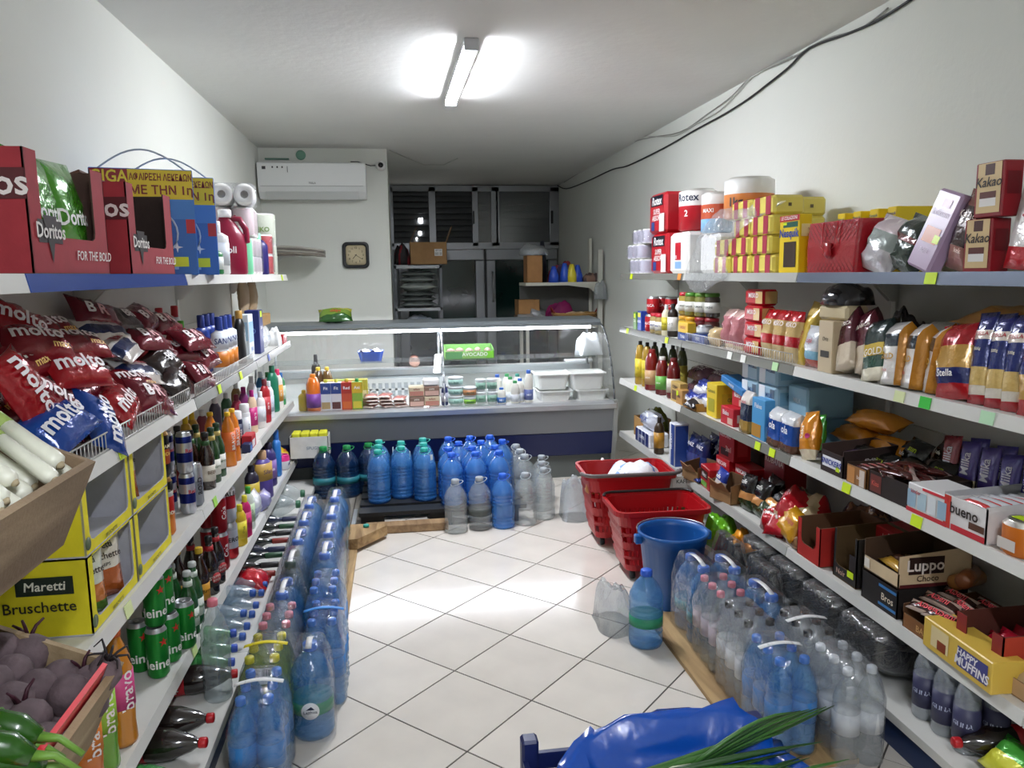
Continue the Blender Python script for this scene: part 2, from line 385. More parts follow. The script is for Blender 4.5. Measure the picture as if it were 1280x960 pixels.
# ================================================================== SHELVING
STEEL = mat('d9d8d2', .4, 0, .02, 30, vary=.04, vscale=6, kind='enamel')
BACKP = mat('c3c2ba', .5, 0, .02, 30, vary=.03, vscale=4, kind='enamel')
STRIP = mat('b9b9b4', .3, 0, kind='price_strip'); STRIPD = mat('77776f', .25, 0, kind='price_strip')
BLUE = mat('16305e', .35, kind='enamel'); STRIPG = mat('7c8699', .25, .4, kind='price_strip'); STRIPB = mat('3c55a0', .25, kind='price_strip'); GLOW = pap('d6f21a')
ZLs = [1.56, 1.11, .69, .285, .12]; ZRs = [1.535, 1.155, .775, .38, .13]
XLF, XLB, XRF, XRB = -.745, -.61, 1.60, 1.53
YLJ = [.45, 1.70, 2.90, 4.15, 5.45]; YRJ = [.40, 1.66, 2.92, 4.18, 5.42]
def bay(side, ya, yb, zs, xf, xb, xw, label, strips, toph):
    s = side   # +1: shelves face +x (left run), -1: face -x (right run)
    t = thing('shelf_unit', label, 'shelving', (xw, ya, 0), 0, None); L = yb-ya; D = abs(xf-xw); DB = abs(xb-xw)
    def bx(m, d0, d1, y0, y1, z0, z1, mm): return m.box(min(s*d0, s*d1), max(s*d0, s*d1), y0, y1, z0, z1, mm)
    link('base', bx(bx(MB(), .02, DB, .002, L-.002, zs[4]-.03, zs[4], STEEL), 0, .02, .002, L-.002, zs[4]-.03, zs[4], STEEL).mesh('b'), t)
    link('kick_plate', bx(MB(), DB-.03, DB-.018, .002, L-.002, 0, zs[4]-.03, BLUE).mesh('k'), t, (0, 0, 0))
    nb = 4; hb = (toph-zs[4])/nb
    for k in range(nb): link('back_panel', bx(MB(), .012, .024, .025, L-.025, zs[4]+k*hb+.0015, zs[4]+(k+1)*hb-.0015, BACKP).mesh('p'), t)
    for y in (.008, L-.008): link('upright', bx(MB(), 0, .03, y-.007, y+.007, 0, toph+.01, STEEL).mesh('u'), t)
    for k in range(4):
        sh = link('shelf', bx(MB(), .026, D-.012, .003, L-.003, zs[k]-.025, zs[k], STEEL).mesh('s'), t)
        m = MB(); mm = {'w': STEEL, 'd': STRIPD, 'b': STRIPB, 's': STRIP, 'g': STRIPG}[strips[k]]
        pr = [(s*(D-.014), zs[k]+.003), (s*(D-.002), zs[k]+.003), (s*(D+.006), zs[k]-.036), (s*(D-.008), zs[k]-.036)]
        m.prism(pr, 'y', .003, L-.003, mm); link('price_strip', m.mesh('ps'), sh)
        for y in (.012, L-.016):
            m = MB().prism([(s*.03, zs[k]-.12), (s*.05, zs[k]-.12), (s*.12, zs[k]-.05), (s*(D-.05), zs[k]-.03), (s*(D-.05), zs[k]-.025), (s*.03, zs[k]-.025)], 'y', y, y+.004, STEEL)
            link('bracket', m.mesh('br'), sh)
    return t
lw = ['nearest bay of the left-hand shelving, behind the wooden crates', 'left-hand shelving bay holding the red snack piles and yellow cartons', 'left-hand shelving bay holding toilet rolls above soft drinks', 'left-hand shelving bay nearest the display counter']
ls = ['wsww', 'bwww', 'wdww', 'wdss']
UL = [bay(1, YLJ[i], YLJ[i+1], ZLs, XLF, XLB, XL+.004, lw[i], ls[i], 1.70) for i in range(4)]
rw = ['nearest bay of the right-hand shelving, at the picture edge', 'right-hand shelving bay with spaghetti, cocoa boxes and chocolate bars', 'right-hand shelving bay with striped biscuit packs and pale blue cartons', 'right-hand shelving bay nearest the display counter, with tins and oil']
rs = ['gwww', 'gwww', 'sdds', 'ddws']
UR = [bay(-1, YRJ[i], YRJ[i+1], ZRs, XRF, XRB, XR-.004, rw[i], rs[i], 1.72) for i in range(4)]
def wire_rail(units, ya, yb, side, X, z, label):
    t = thing('wire_rail', label, 'rail', (X, ya, z+.004), 0); L = yb-ya; m = MB(); wm = mat('cfcfca', .35, .3)
    for h in (.002, .045): link('rail_bar', MB().tube([(0, 0, h), (0, L, h)], .0022, wm, 5).mesh('w'), t)
    vm = MB().tube([(0, 0, 0), (0, 0, .046)], .0014, wm, 4).mesh('w')
    n = int(L/.022)
    for i in range(n+1): link('rail_wire', vm, t, (0, i*L/n, 0))
wire_rail(UL, 1.72, 2.86, 1, XLF-.008, ZLs[1], 'low wire rail fencing in the red snack bags')
wire_rail(UL, 2.94, 4.1, 1, XLF-.008, ZLs[1], 'low wire rail before the bottles and dark red bags')
wire_rail(UR, 2.95, 4.14, -1, XRF+.008, ZRs[1], 'low wire rail before the red pasta packs')
def price_tags(unit, shelf_k, side, xf, zs, ylist, w=.05, h=.034):
    sh = [c for c in unit.children if c.name.startswith('shelf')][shelf_k]
    D = abs(xf-unit.location.x)
    for y, c in ylist:
        yy = y-unit.location.y; k = side
        pr = [(k*(D+.0005), zs+.001), (k*(D+.003), zs+.001), (k*(D+.0085), zs-h), (k*(D+.0065), zs-h)]
        link('price_tag', MB().prism(pr, 'y', yy-w/2, yy+w/2, pap(c)).mesh('tag'), sh)
def tags(side, k, pix):
    units, J, xf, Z = (UL, YLJ, XLF, ZLs) if side > 0 else (UR, YRJ, XRF, ZRs)
    for px, py, c in pix:
        y = atX(px, py, xf).y
        for i in range(4):
            if J[i]+.03 <= y < J[i+1]-.03: price_tags(units[i], k, side, xf, Z[k], [(y, c)])
Y_ = 'd6f21a'
tags(1, 0, [(234, 355, Y_), (352, 350, Y_)])
tags(1, 1, [(150, 557, Y_), (273, 483, Y_), (300, 470, Y_), (335, 447, '5a6cb8')])
tags(1, 2, [(268, 632, 'a8e05a'), (160, 775, 'e4efb0')])
tags(1, 3, [(243, 830, 'cfe89a')])
tags(-1, 0, [(790, 347, Y_), (850, 347, 'e08a3a'), (1165, 345, Y_)])
tags(-1, 1, [(785, 412, Y_), (834, 428, Y_), (913, 447, 'efefe8'), (930, 450, 'efefe8'), (970, 459, 'bfe8b0'), (1126, 490, 'dfe8b0'), (1158, 500, '33c83a'), (1236, 517, 'bfe8c0')])
tags(-1, 2, [(795, 486, Y_), (948, 560, Y_), (966, 567, Y_), (1060, 595, Y_), (1148, 636, Y_)])

# ================================================================== DISPLAY COUNTER AND BACK ZONE
CX0, CX1, CY0 = -1.02, 1.60, 5.56
GREY = mat('85878a', .35, .25, kind='enamel'); GREYD = mat('5f6365', .45, .2, kind='enamel'); SILV = mat('c6c9cc', .28, .6, kind='aluminium')
NAVY = mat('101c4e', .35, kind='enamel'); PLINTH = mat('5d625f', .5, kind='enamel'); INOX = mat('e0e0de', .35, .15, kind='enamel')
GLASS = film('fbfbfb', .01, 0, 10, 1.35, .02, .035); DECKZ = .585
def counter():
    t = thing('display_counter', 'long grey refrigerated display counter with curved glass front and navy panel', 'counter', (0, CY0, 0))
    def p(name, mb, par=t): return link(name, mb.mesh(name), par)
    p('plinth', MB().box(CX0+.02, CX1-.03, .03, .8, 0, .175, PLINTH))
    p('lower_panel', MB().prism([(.02, .172), (.0, .18), (-.03, .355), (.02, .36)], 'x', CX0+.01, CX1-.02, NAVY))
    p('front_panel', MB().prism([(-.03, .36), (-.06, .535), (.02, .535), (.02, .36)], 'x', CX0+.01, CX1-.02, GREY))
    p('bumper', MB().prism([(-.06, .535), (-.075, .54), (-.08, .575), (-.06, .59), (-.0, .592), (.0, .535)], 'x', CX0, CX1-.005, SILV))
    p('body', MB().box(CX0+.01, CX1-.02, .02, .8, .176, .55, GREYD))
    p('deck', MB().box(CX0+.01, CX1-.02, -.03, .74, .551, DECKZ, INOX))
    rr = MB().box(CX0+.01, CX1-.02, .70, .80, DECKZ, .80, INOX); rr.rbox(CX0+.01, CX1-.02, .665, .70, .74, .80, SILV, .008); p('rear_rail', rr)
    # curved glass: profile in (y, z)
    pr = [(-.03+.46*(1-math.cos(a*PI/2))*.55+.19*a, .592+.555*math.sin(a*PI/2*.98)) for a in [i/10 for i in range(11)]]
    yt, zt = pr[-1]
    def pane(xa, xb):
        m = MB(); vs = [(x, y, z) for y, z in pr for x in (xa, xb)]
        m.add(vs, [(2*i, 2*i+1, 2*i+3, 2*i+2) for i in range(len(pr)-1)], GLASS, True); p('glass_pane', m)
    xm = .315
    pane(CX0+.03, xm-.006); pane(xm+.006, CX1-.04)
    m = MB()
    for k in range(len(pr)-1): m.tube([(xm, *pr[k]), (xm, *pr[k+1])], .006, SILV, 6)
    p('glass_seam', m)
    cp = p('canopy', MB().prism([(yt-.04, zt-.012), (yt-.05, zt+.012), (yt-.02, zt+.035), (yt+.33, zt+.045), (yt+.34, zt+.01), (yt+.3, zt-.012)], 'x', CX0, CX1-.01, mat('7d8487', .35, .3)))
    lamp = MB().box(CX0+.06, CX1-.08, yt+.0, yt+.05, zt-.036, zt-.014, mat('f4f6ff', .4, emit=9)); link('lamp_strip', lamp.mesh('lamp'), cp)
    # glass shelf, rear glass, end panels, posts
    p('glass_shelf', MB().box(CX0+.05, CX1-.06, .34, .64, .885, .892, film('eef3f2', .04, 0, 10, 1.35, .02, .05)))
    for k, (a, b) in enumerate(((CX0+.03, .30), (.30, CX1-.04))):
        p('rear_glass', MB().box(a, b, .755+k*.012, .76+k*.012, .80, zt, GLASS))
    ep = [(-.03, .53)]+[(y-.012, z+.004) for y, z in pr]+[(yt+.34, zt+.03), (.8, .9), (.8, .02), (.2, .02), (-.02, .18), (-.07, .36)]
    for x in (CX0-.015, CX1-.022):
        low = MB().prism([(-.075, .60), (.8, .60), (.8, 0), (.10, 0), (.02, .1), (-.05, .32)], 'x', x, x+.03, mat('a9aba6', .4, .2)); p('end_panel', low)
        m = MB(); m.add([(x+.015, y, z) for y, z in pr]+[(x+.015, .74, .60), (x+.015, .74, zt)][::-1], [tuple(range(len(pr)+2))], GLASS); p('end_glass', m)
        m = MB()
        for k in range(len(pr)-1): m.tube([(x+.015, *pr[k]), (x+.015, *pr[k+1])], .007, GREYD, 6)
        p('glass_trim', m)
    for x in (CX0+.05, .315, CX1-.05): p('post', MB().tube([(x, .66, .8), (x, .66, zt-.01)], .010, SILV, 8))
    return yt, zt
CYT, CZT = counter()

# air conditioner
def ac():
    a0, a1 = atY(323, 247, 6.83), atY(456, 203, 6.83); w = a1.x-a0.x; h = a1.z-a0.z
    t = thing('air_conditioner', 'white split air conditioner high on the back wall', 'air conditioner', (a0.x, YB-.002, a0.z))
    AW = mat('e4e6e4', .35); m = MB()
    m.prism([(0, 0), (-.13, .0), (-.19, .05), (-.215, .1), (-.215, h-.01), (-.2, h), (0, h)], 'x', 0, w, AW); link('body', m.mesh('b'), t)
    link('flap', MB().prism([(-.14, -.003), (-.198, .05), (-.203, .052), (-.147, -.008)], 'x', .06, w-.06, mat('d3d6d4', .3)).mesh('f'), t)
    link('seam', MB().box(.02, w-.02, -.2165, -.2150, .095, .098, mat('8a8d8c', .5)).mesh('s'), t)
    m = MB(); D = mat('3a3c40', .4)
    m.box(.04, .07, -.2165, -.2150, h-.06, h-.035, D)
    link('display_print', m.mesh('p'), t)
    for i, x in enumerate((.12, .16, .2, .245)): link('button_print', MB().box(x, x+(.012 if i < 3 else .005), -.2165, -.2150, h-(.05 if i < 3 else .085), h-.035, D).mesh('p'), t)
    m = MB(); put_text(m, 'TESLA', .022, D, lambda x, z: (w*.5+x, -.2170, .12+z)); link('lettering', m.mesh('l'), t)
ac()
# clock: 7:21
def clock():
    c = atY(445, 319, YB); t = thing('wall_clock', 'square wall clock with black rounded frame and beige dial', 'clock', (c.x, YB-.001, c.z)); R = .115
    def rr(r, k, y, n=6):
        pts = []
        for q in range(4):
            for i in range(n+1):
                a = q*PI/2+i*PI/2/n; pts.append((math.copysign(r-k, math.cos(q*PI/2+.3))+k*math.cos(a), y, math.copysign(r-k, math.sin(q*PI/2+.3))+k*math.sin(a)))
        return pts
    m = MB().loops([rr(R, .04, 0), rr(R, .04, -.03), rr(R-.008, .036, -.038), rr(R-.026, .03, -.034), rr(R-.028, .03, -.02)], mat('15161a', .35), cap0=False, cap1=False); link('frame', m.mesh('f'), t)
    link('dial', MB().loops([rr(R-.024, .03, -.018), rr(R-.024, .03, -.021)], mat('cdbf9c', .5)).mesh('d'), t)
    m = MB(); K = mat('221d1a', .5)
    for i in range(1, 13):
        a = i*PI/6; put_text(m, str(i), .024, K, lambda x, z, a=a: (.064*math.sin(a)+x, -.0225, .064*math.cos(a)+z))
    link('numerals', m.mesh('n'), t)
    for nm, a, l, w in (('hour_hand', 7.35*PI/6, .042, .005), ('minute_hand', 20.5*PI/30, .062, .0035)):
        m = MB().box(-w/2, w/2, -.0265, -.0245, -.01, l, K); link(nm, m.mesh('h'), t, (0, 0, 0), (0, a, 0))
    link('hand_pin', MB().lathe([(.005, -.028), (.005, -.022)], K, 10, axis='y').mesh('p'), t)
clock()
def camera_dome():
    c = atY(476, 207, YB); t = thing('security_camera', 'small round white camera with black lens at the wall corner', 'camera', (c.x, YB-.001, c.z))
    link('housing', MB().lathe([(.045, 0), (.045, -.02), (.03, -.035), (.022, -.036)], mat('dfe0dc', .4), 20, axis='y').mesh('h'), t)
    link('lens', MB().lathe([(.024, -.034), (.02, -.044), (.008, -.048)], mat('0b0b0d', .1), 16, axis='y').mesh('l'), t)
    m = MB().tube([(-.04, -.012, 0), (-.09, -.01, -.003), (-.14, -.01, .012), (-.2, -.012, .03), (-.26, -.02, .028)], .004, mat('17171a', .5)); link('cable', m.mesh('c'), t)
camera_dome()
c = atY(376, 194, YB); tag(link('cover_plate', MB().lathe([(.042, 0), (.042, -.008), (.03, -.012)], mat('6f9a86', .6), 18, axis='y').mesh('c'), None, (c.x, YB-.001, c.z)), 'round green cover plate on the wall above the air conditioner', 'cover')
c0 = atY(331, 201, YB-.03); tag(link('installation_strip', MB().box(0, .2, -.03, 0, 0, .012, mat('5d8272', .6)).mesh('c'), None, (c0.x, YB-.002, c0.z+.012)), 'thin green strip lying above the air conditioner', 'strip')
# cables along the right wall under the ceiling
def wire(name, pix, r, col, label, X=XR-.012, grp=None):
    pts = [atX(px, py, X) for px, py in pix]; o = pts[0].copy()
    sm = []
    for i in range(len(pts)-1):
        for k in range(4):
            t = k/4; p0 = pts[max(0, i-1)]; p1 = pts[i]; p2 = pts[i+1]; p3 = pts[min(len(pts)-1, i+2)]
            sm.append(.5*((2*p1)+(p2-p0)*t+(2*p0-5*p1+4*p2-p3)*t*t+(3*p1-p0-3*p2+p3)*t**3))
    sm.append(pts[-1])
    tag(link(name, MB().tube([p-o for p in sm], r, mat(col, .5), 6).mesh('w'), None, o), label, 'cable', grp)
wire('cable', [(1141, -2), (1098, 25), (1060, 42), (1012, 60), (985, 85), (960, 105), (935, 124), (905, 143), (870, 162), (830, 185), (785, 207), (765, 212), (735, 226), (708, 236), (696, 231)], .006, '1d1d1f', 'black cable sagging along the right wall under the ceiling')
wire('cable', [(1110, 10), (1090, 26), (1070, 38), (1030, 50), (985, 75), (940, 95), (915, 120), (885, 142), (850, 165), (812, 172), (790, 178), (758, 190), (740, 205), (705, 228)], .004, '9a9a94', 'thin grey cable looped between ceiling corner and black cable')
wire('cable', [(990, 70), (965, 82), (938, 98), (920, 118), (900, 138), (870, 155), (842, 170), (806, 170)], .004, 'b6b6b0', 'pale twisted wire hanging just below the right ceiling edge')
def alc_wire():
    pix = [(487, 188), (505, 196), (530, 206), (555, 206), (572, 198)]; Y = 7.4
    pts = [on(px, py, ZC-.006) for px, py in pix]; o = pts[0].copy()
    tag(link('cable', MB().tube([p-o for p in pts], .004, mat('c9c9c2', .5), 6).mesh('w'), None, o), 'white cable clipped to the ceiling beside the wall block', 'cable')
alc_wire()
# little wall shelf with folded sheets on the left wall, far end
def wall_shelf():
    c = atY(385, 318, 6.75); t = thing('wall_bracket_shelf', 'small wall bracket piled with folded plastic sheets', 'shelf', (XL+.002, 6.75, c.z))
    link('board', MB().box(0, .50, -.12, .12, -.012, 0, mat('6a6259', .6)).mesh('b'), t)
    link('bracket', MB().prism([(.0, -.012), (.0, -.16), (.03, -.15), (.2, -.03), (.36, -.012)], 'y', -.01, .01, mat('d8d8d4', .5)).mesh('b'), t)
    rnd = random.Random(3)
    for k in range(4):
        z = .002+k*.014; m = MB(); n = 8
        ls = []
        for i in range(n+1):
            x = .04+.50*i/n; dz = rnd.uniform(-.003, .004)-.025*(i/n)**3+.006*k*(1-i/n)
            ls.append([(x, -.13+rnd.uniform(-.01, .01), z+dz), (x, .13+rnd.uniform(-.01, .01), z+dz), (x, .13, z+dz+.016), (x, -.13, z+dz+.016)])
        m.loops(ls, foil(('8c8478', 'a9a49a', '77716a', 'b3aea4')[k], .35)); link('folded_sheet', m.mesh('s'), t)
wall_shelf()

# ================================================================== PRODUCT BUILDERS
# every builder returns a tree [(part, mesh, [sub-parts])]; front faces -y, base at z = 0, origin in the middle of the base
def carton(w, d, h, col, bands=(), texts=(), patches=(), rough=.45, bev=.003, extra=()):
    """bands: (z0, z1, colour) round the sides; patches: (face, u0, u1, z0, z1, colour); texts: (face, string, size, u, z, colour[, bold, shear, rot])"""
    key = ('carton', w, d, h, col, tuple(bands), tuple(texts), tuple(patches), rough)
    def fn():
        hw, hd, e = w/2, d/2, .0009
        m = mat(col, rough, kind='print') if isinstance(col, str) else col
        tree = [('body', MB().rbox(-hw, hw, -hd, hd, 0, h, m, bev).mesh('carton'))]
        F = {'f': lambda u, z, k=1: (u, -hd-e*k, z), 'l': lambda u, z, k=1: (-hw-e*k, -u, z), 'r': lambda u, z, k=1: (hw+e*k, u, z), 'b': lambda u, z, k=1: (-u, hd+e*k, z), 't': lambda u, v, k=1: (u, v, h+e*k)}
        pm = MB()
        for z0, z1, c in bands:
            for f, hh in (('f', hw), ('l', hd), ('r', hd), ('b', hw)):
                hh -= .002; pm.add([F[f](-hh, z0), F[f](hh, z0), F[f](hh, z1), F[f](-hh, z1)], [(0, 1, 2, 3)], mat(c, rough, kind='print'))
        for i, (f, u0, u1, z0, z1, c) in enumerate(patches):
            k = 1.6+.25*i; mm = mat(c, rough, kind='print') if isinstance(c, str) else c
            pm.add([F[f](u0, z0, k), F[f](u1, z0, k), F[f](u1, z1, k), F[f](u0, z1, k)], [(0, 1, 2, 3)], mm)
        if pm.f: tree.append(('printed_design', pm.mesh('print')))
        tm = MB()
        for t in texts:
            f, s, sz, u, z, c = t[:6]; ex = list(t[6:])+[.012, 0, 0][len(t)-6:]
            put_text(tm, s, sz, pap(c), lambda x, y: F[f](u+x, z+y, 1.8+.28*len(patches)), ex[0], ex[1], (2*((hw if f in 'fbt' else hd)-abs(u))-.006 if abs(ex[2]) < .3 else None), ex[2])
        if tm.f: tree.append(('lettering', tm.mesh('text')))
        return tree
    return cached(key, fn)

def pillow(w, h, t, bands, texts=(), nx=8, nz=10, wr=.004, seal=.07, foilm=True, gusset=False, seed=1, side=None):
    """sealed bag: bands = [(v0, v1, colour)] of height fractions; gusset: flat-bottomed, sharper sides"""
    key = ('pillow', w, h, t, tuple(bands), tuple(texts), nx, nz, wr, seal, foilm, gusset, seed, side)
    def fn():
        rnd = random.Random(seed)
        def thick(u, v):          # u, v in -1..1 / 0..1
            a = max(0, 1-abs(u)**(4 if gusset else 2.6))**.5
            if gusset: b = min(1, ((1-v)/max(seal*3, .12))**.6) if v > 0 else 1
            else:
                b = max(0, min(1, (v-seal)/(1-2*seal))); b = max(0, 1-abs(2*b-1)**2.6)**.5
            if gusset: a = max(a, .85)
            return t/2*a*b+.0012
        mk = foil if foilm is True else (lambda c: mat(c, .5)) if foilm is False else (lambda c: mat(c, foilm))
        M = {c: mk(c) for _, _, c in bands}
        sm = mk(side) if side else None
        m = MB(); Vv = []; off = {}
        for sgn in (-1, 1):
            for k in range(nz+1):
                for i in range(nx+1):
                    u = -1+2*i/nx; v = k/nz
                    edge = i in (0, nx) or k in (0, nz)
                    nse = 0 if edge else rnd.uniform(-wr, wr)
                    pin = 1-.05*(1-abs(2*v-1)**3) if not gusset else 1
                    zz = h*v*(1 if not (k in (0, nz)) else 1)
                    y = sgn*(thick(u, v)+nse) if not edge or gusset else sgn*.0008
                    if gusset and k == nz: y = sgn*.0012
                    off[sgn, i, k] = len(Vv); Vv.append((u*w/2*(pin if 0 < k < nz else 1), y, zz))
        fs = []; mis = []
        for sgn in (-1, 1):
            for k in range(nz):
                v = (k+.5)/nz; c = bands[-1][2]
                for b0, b1, cc in bands:
                    if b0 <= v < b1: c = cc; break
                for i in range(nx):
                    q = [off[sgn, i, k], off[sgn, i+1, k], off[sgn, i+1, k+1], off[sgn, i, k+1]]
                    fs.append(q if sgn < 0 else q[::-1]); mis.append(m.mi(M[c]))
        for k in range(nz):
            v = (k+.5)/nz; c = bands[-1][2]
            for b0, b1, cc in bands:
                if b0 <= v < b1: c = cc; break
            for i, fl_ in ((0, 0), (nx, 1)):
                q = [off[1, i, k], off[-1, i, k], off[-1, i, k+1], off[1, i, k+1]]
                fs.append(q if not fl_ else q[::-1]); mis.append(m.mi(sm or M[c]))
        for k, fl_ in ((0, 0), (nz, 1)):
            for i in range(nx):
                q = [off[-1, i, k], off[1, i, k], off[1, i+1, k], off[-1, i+1, k]]
                fs.append(q if not fl_ else q[::-1]); mis.append(m.mi(M[bands[0][2]] if k == 0 else M[bands[-1][2]]))
        m.add(Vv, fs, None, True, mis)
        tree = [('bag', m.mesh('bag'))]; tm = MB()
        for tx in texts:
            s, sz, u, z, c = tx[:5]; ex = list(tx[5:])+[.012, 0, 0][len(tx)-5:]
            put_text(tm, s, sz, pap(c), lambda x, y: (u+x, -thick((u+x)/(w/2), (z+y)/h)-wr*.8-.0012, z+y), ex[0], ex[1], w*.9, ex[2])
        if tm.f: tree.append(('lettering', tm.mesh('text')))
        return tree
    return cached(key, fn)

def bottle(prof, m, cap=None, labels=(), texts=(), seg=16, sy=1.0, extra=None, mats=None):
    """prof [(r, z)]; cap (r, z0, z1, colour); labels [(z0, z1, r, colour)]; texts (string, size, z, r, colour, rot)"""
    key = ('bottle', tuple(prof), str(m.name), cap, tuple(labels), tuple(texts), seg, sy, str(extra), str(mats))
    def fn():
        tree = [('bottle_body', MB().lathe(prof, m, seg, sy=sy, mats=mats).mesh('bottle'))]
        if cap:
            r, z0, z1, c = cap
            tree.append(('cap', MB().lathe([(r, z0), (r*1.02, z0+.003), (r, z1-.003), (r*.85, z1)], mat(c, .4), 12).mesh('cap')))
        lb = []
        for z0, z1, r, c in labels:
            tm = MB()
            subs = []
            for s, sz, z, rr, cc, rot in texts:
                if z0 <= z <= z1: put_text(tm, s, sz, pap(cc), lambda x, y: ((rr+.0012)*math.sin(x/rr), -(rr+.0012)*math.cos(x/rr)*sy, z+y), .015, 0, None, rot)
            if tm.f: subs = [('lettering', tm.mesh('text'))]
            tree.append(('label', MB().lathe([(r, z0), (r, z1)], mat(c, .45, kind='print'), seg*2, sy=sy).mesh('label'), subs))
        if extra: tree += extra
        return tree
    return cached(key, fn)

def can(R, H, bands, texts=(), lid='c9ccd0', seg=18, metal=.5):
    key = ('can', R, H, tuple(bands), tuple(texts), lid)
    def fn():
        pr = [(R*.75, 0), (R*.8, .002), (R, .012)]; ms = [mat(lid, .3, .8), mat(bands[0][2], .3, metal)]
        for z0, z1, c in bands:
            pr.append((R, min(H-.014, max(.013, z1*H)))); ms.append(mat(c, .3, metal))
        pr += [(R*.82, H-.003), (R*.82, H), (R*.76, H), (R*.75, H-.004)]; ms += [mat(lid, .3, .8)]*4
        tree = [('can_body', MB().lathe(pr, None, seg, mats=ms).mesh('can'))]
        tm = MB()
        for s, sz, z, c, rot in texts: put_text(tm, s, sz, pap(c), lambda x, y: ((R+.001)*math.sin(x/R), -(R+.001)*math.cos(x/R), z+y), .02, 0, None, rot)
        if tm.f: tree.append(('lettering', tm.mesh('text')))
        tree.append(('pull_tab', MB().rbox(-.008, .008, -.004, .016, H-.003, H-.0005, mat('d4d6d8', .3, .8), .001).mesh('tab')))
        return tree
    return cached(key, fn)

def tray(w, d, h, fh, col, inside, texts=(), patches=(), cut=None, back=None, th=.004, sh=None):
    """open display carton: low front (fh), full sides; sh: side height at the front for sloped sides"""
    key = ('tray', w, d, h, fh, str(col), str(inside), tuple(texts), tuple(patches), cut, back, sh)
    def fn():
        hw, hd = w/2, d/2; o = card(col) if isinstance(col, str) else col; i_ = card(inside)
        tree = []
        tree.append(('bottom', MB().box(-hw, hw, -hd, hd, 0, th, i_).mesh('b')))
        def wall(name, vs_out, off):      # outline polygon with own inner colour
            n = len(vs_out); m = MB(); vi = [tuple(Vector(v)+Vector(off)) for v in vs_out]
            m.add(list(vs_out)+vi, [tuple(range(n))], o); m.f.append(list(range(n, 2*n))[::-1]); m.m.append(m.mi(i_)); m.s.append(False)
            for k in range(n): m.f.append([k, (k+1) % n, n+(k+1) % n, n+k]); m.m.append(m.mi(i_)); m.s.append(False)
            return (name, m.mesh(name))
        bh = back or h; s = h if sh is None else sh
        tree.append(wall('back_wall', [(-hw, hd, th), (hw, hd, th), (hw, hd, bh), (-hw, hd, bh)], (0, -th, 0)))
        for x, nm in ((-hw, 'side_wall'), (hw, 'side_wall')):
            tree.append(wall(nm, [(x, -hd, th), (x, hd, th), (x, hd, h), (x, -hd, s)], (th if x < 0 else -th, 0, 0)))
        if cut:       # front panel with a rounded opening: cut = (u0, u1, z0)
            a, b, z0 = cut; R = .02
            pts = [(-hw, th), (hw, th), (hw, s), (b+R, s)]
            pts = [(-hw, th), (hw, th), (hw, s), (b, s), (b, z0+R), (b-R*.3, z0+R*.3), (b-R, z0), (a+R, z0), (a+R*.3, z0+R*.3), (a, z0+R), (a, s), (-hw, s)]
        else: pts = [(-hw, th), (hw, th), (hw, fh), (-hw, fh)]
        tree.append(wall('front_wall', [(x, -hd, z) for x, z in pts], (0, th, 0)))
        pm = MB(); e = .0012
        F = {'f': lambda u, z, k=1: (u, -hd-e*k, z), 'l': lambda u, z, k=1: (-hw-e*k, -u, z), 'r': lambda u, z, k=1: (hw+e*k, u, z)}
        for q, (f, u0, u1, z0, z1, c) in enumerate(patches):
            k = 1+.3*q; pm.add([F[f](u0, z0, k), F[f](u1, z0, k), F[f](u1, z1, k), F[f](u0, z1, k)], [(0, 1, 2, 3)], pap(c))
        if pm.f: tree.append(('printed_design', pm.mesh('print')))
        tm = MB()
        for t in texts:
            f, st, sz, u, z, c = t[:6]; ex = list(t[6:])+[.012, 0, 0][len(t)-6:]
            put_text(tm, st, sz, pap(c), lambda x, y: F[f](u+x, z+y, 2+.35*len(patches)), ex[0], ex[1], None, ex[2])
        if tm.f: tree.append(('lettering', tm.mesh('text')))
        return tree
    return cached(key, fn)

def roll(R, H, col='ecebe6', core=.02, print_=None):
    key = ('roll', R, H, col, core, print_)
    def fn():
        pr = [(core, .004), (R*.9, 0), (R, .008), (R, H-.008), (R*.9, H), (core, H-.004), (core*.95, H-.02), (0, H-.02)]
        ms = [mat(col, .9)]*5+[mat('8a857c', .9)]*2
        if print_: ms[2] = mat(print_, .6)
        return MB().lathe(pr, None, 18, mats=ms).mesh('roll')
    return cached(key, fn)

def pack_film(w, d, h, taper=.62, zs=.68, seed=0, haze=.04, mt=None):
    """shrink film over a pack of bottles"""
    key = ('film', w, d, h, taper, zs, seed, haze, str(mt))
    def fn():
        rnd = random.Random(seed); ls = []; n = 5
        for f, s in ((0, .99), (.02, 1.02), (.3, 1.02), (zs, 1.02), ((zs+1)/2, (1.02+taper)/2*1.06), (1.0, taper), (1.02, taper*.8)):
            hw, hd = w/2*s, d/2*(1-(1-s)*.45); k = min(hw, hd)*.42; pts = []
            for q in range(4):
                sx = 1 if q in (0, 3) else -1; sy = 1 if q in (0, 1) else -1
                for i in range(n):
                    a = q*PI/2+i*PI/2/(n-1); j = rnd.uniform(-.0022, .0022)
                    pts.append((sx*(hw-k)+k*math.cos(a)+j, sy*(hd-k)+k*math.sin(a)+j, h*f))
            ls.append(pts)
        return MB().loops(ls, mt or film('f8fafd', haze, .9, 22, 1.45, .10), True, False, True).mesh('film')
    return cached(key, fn)

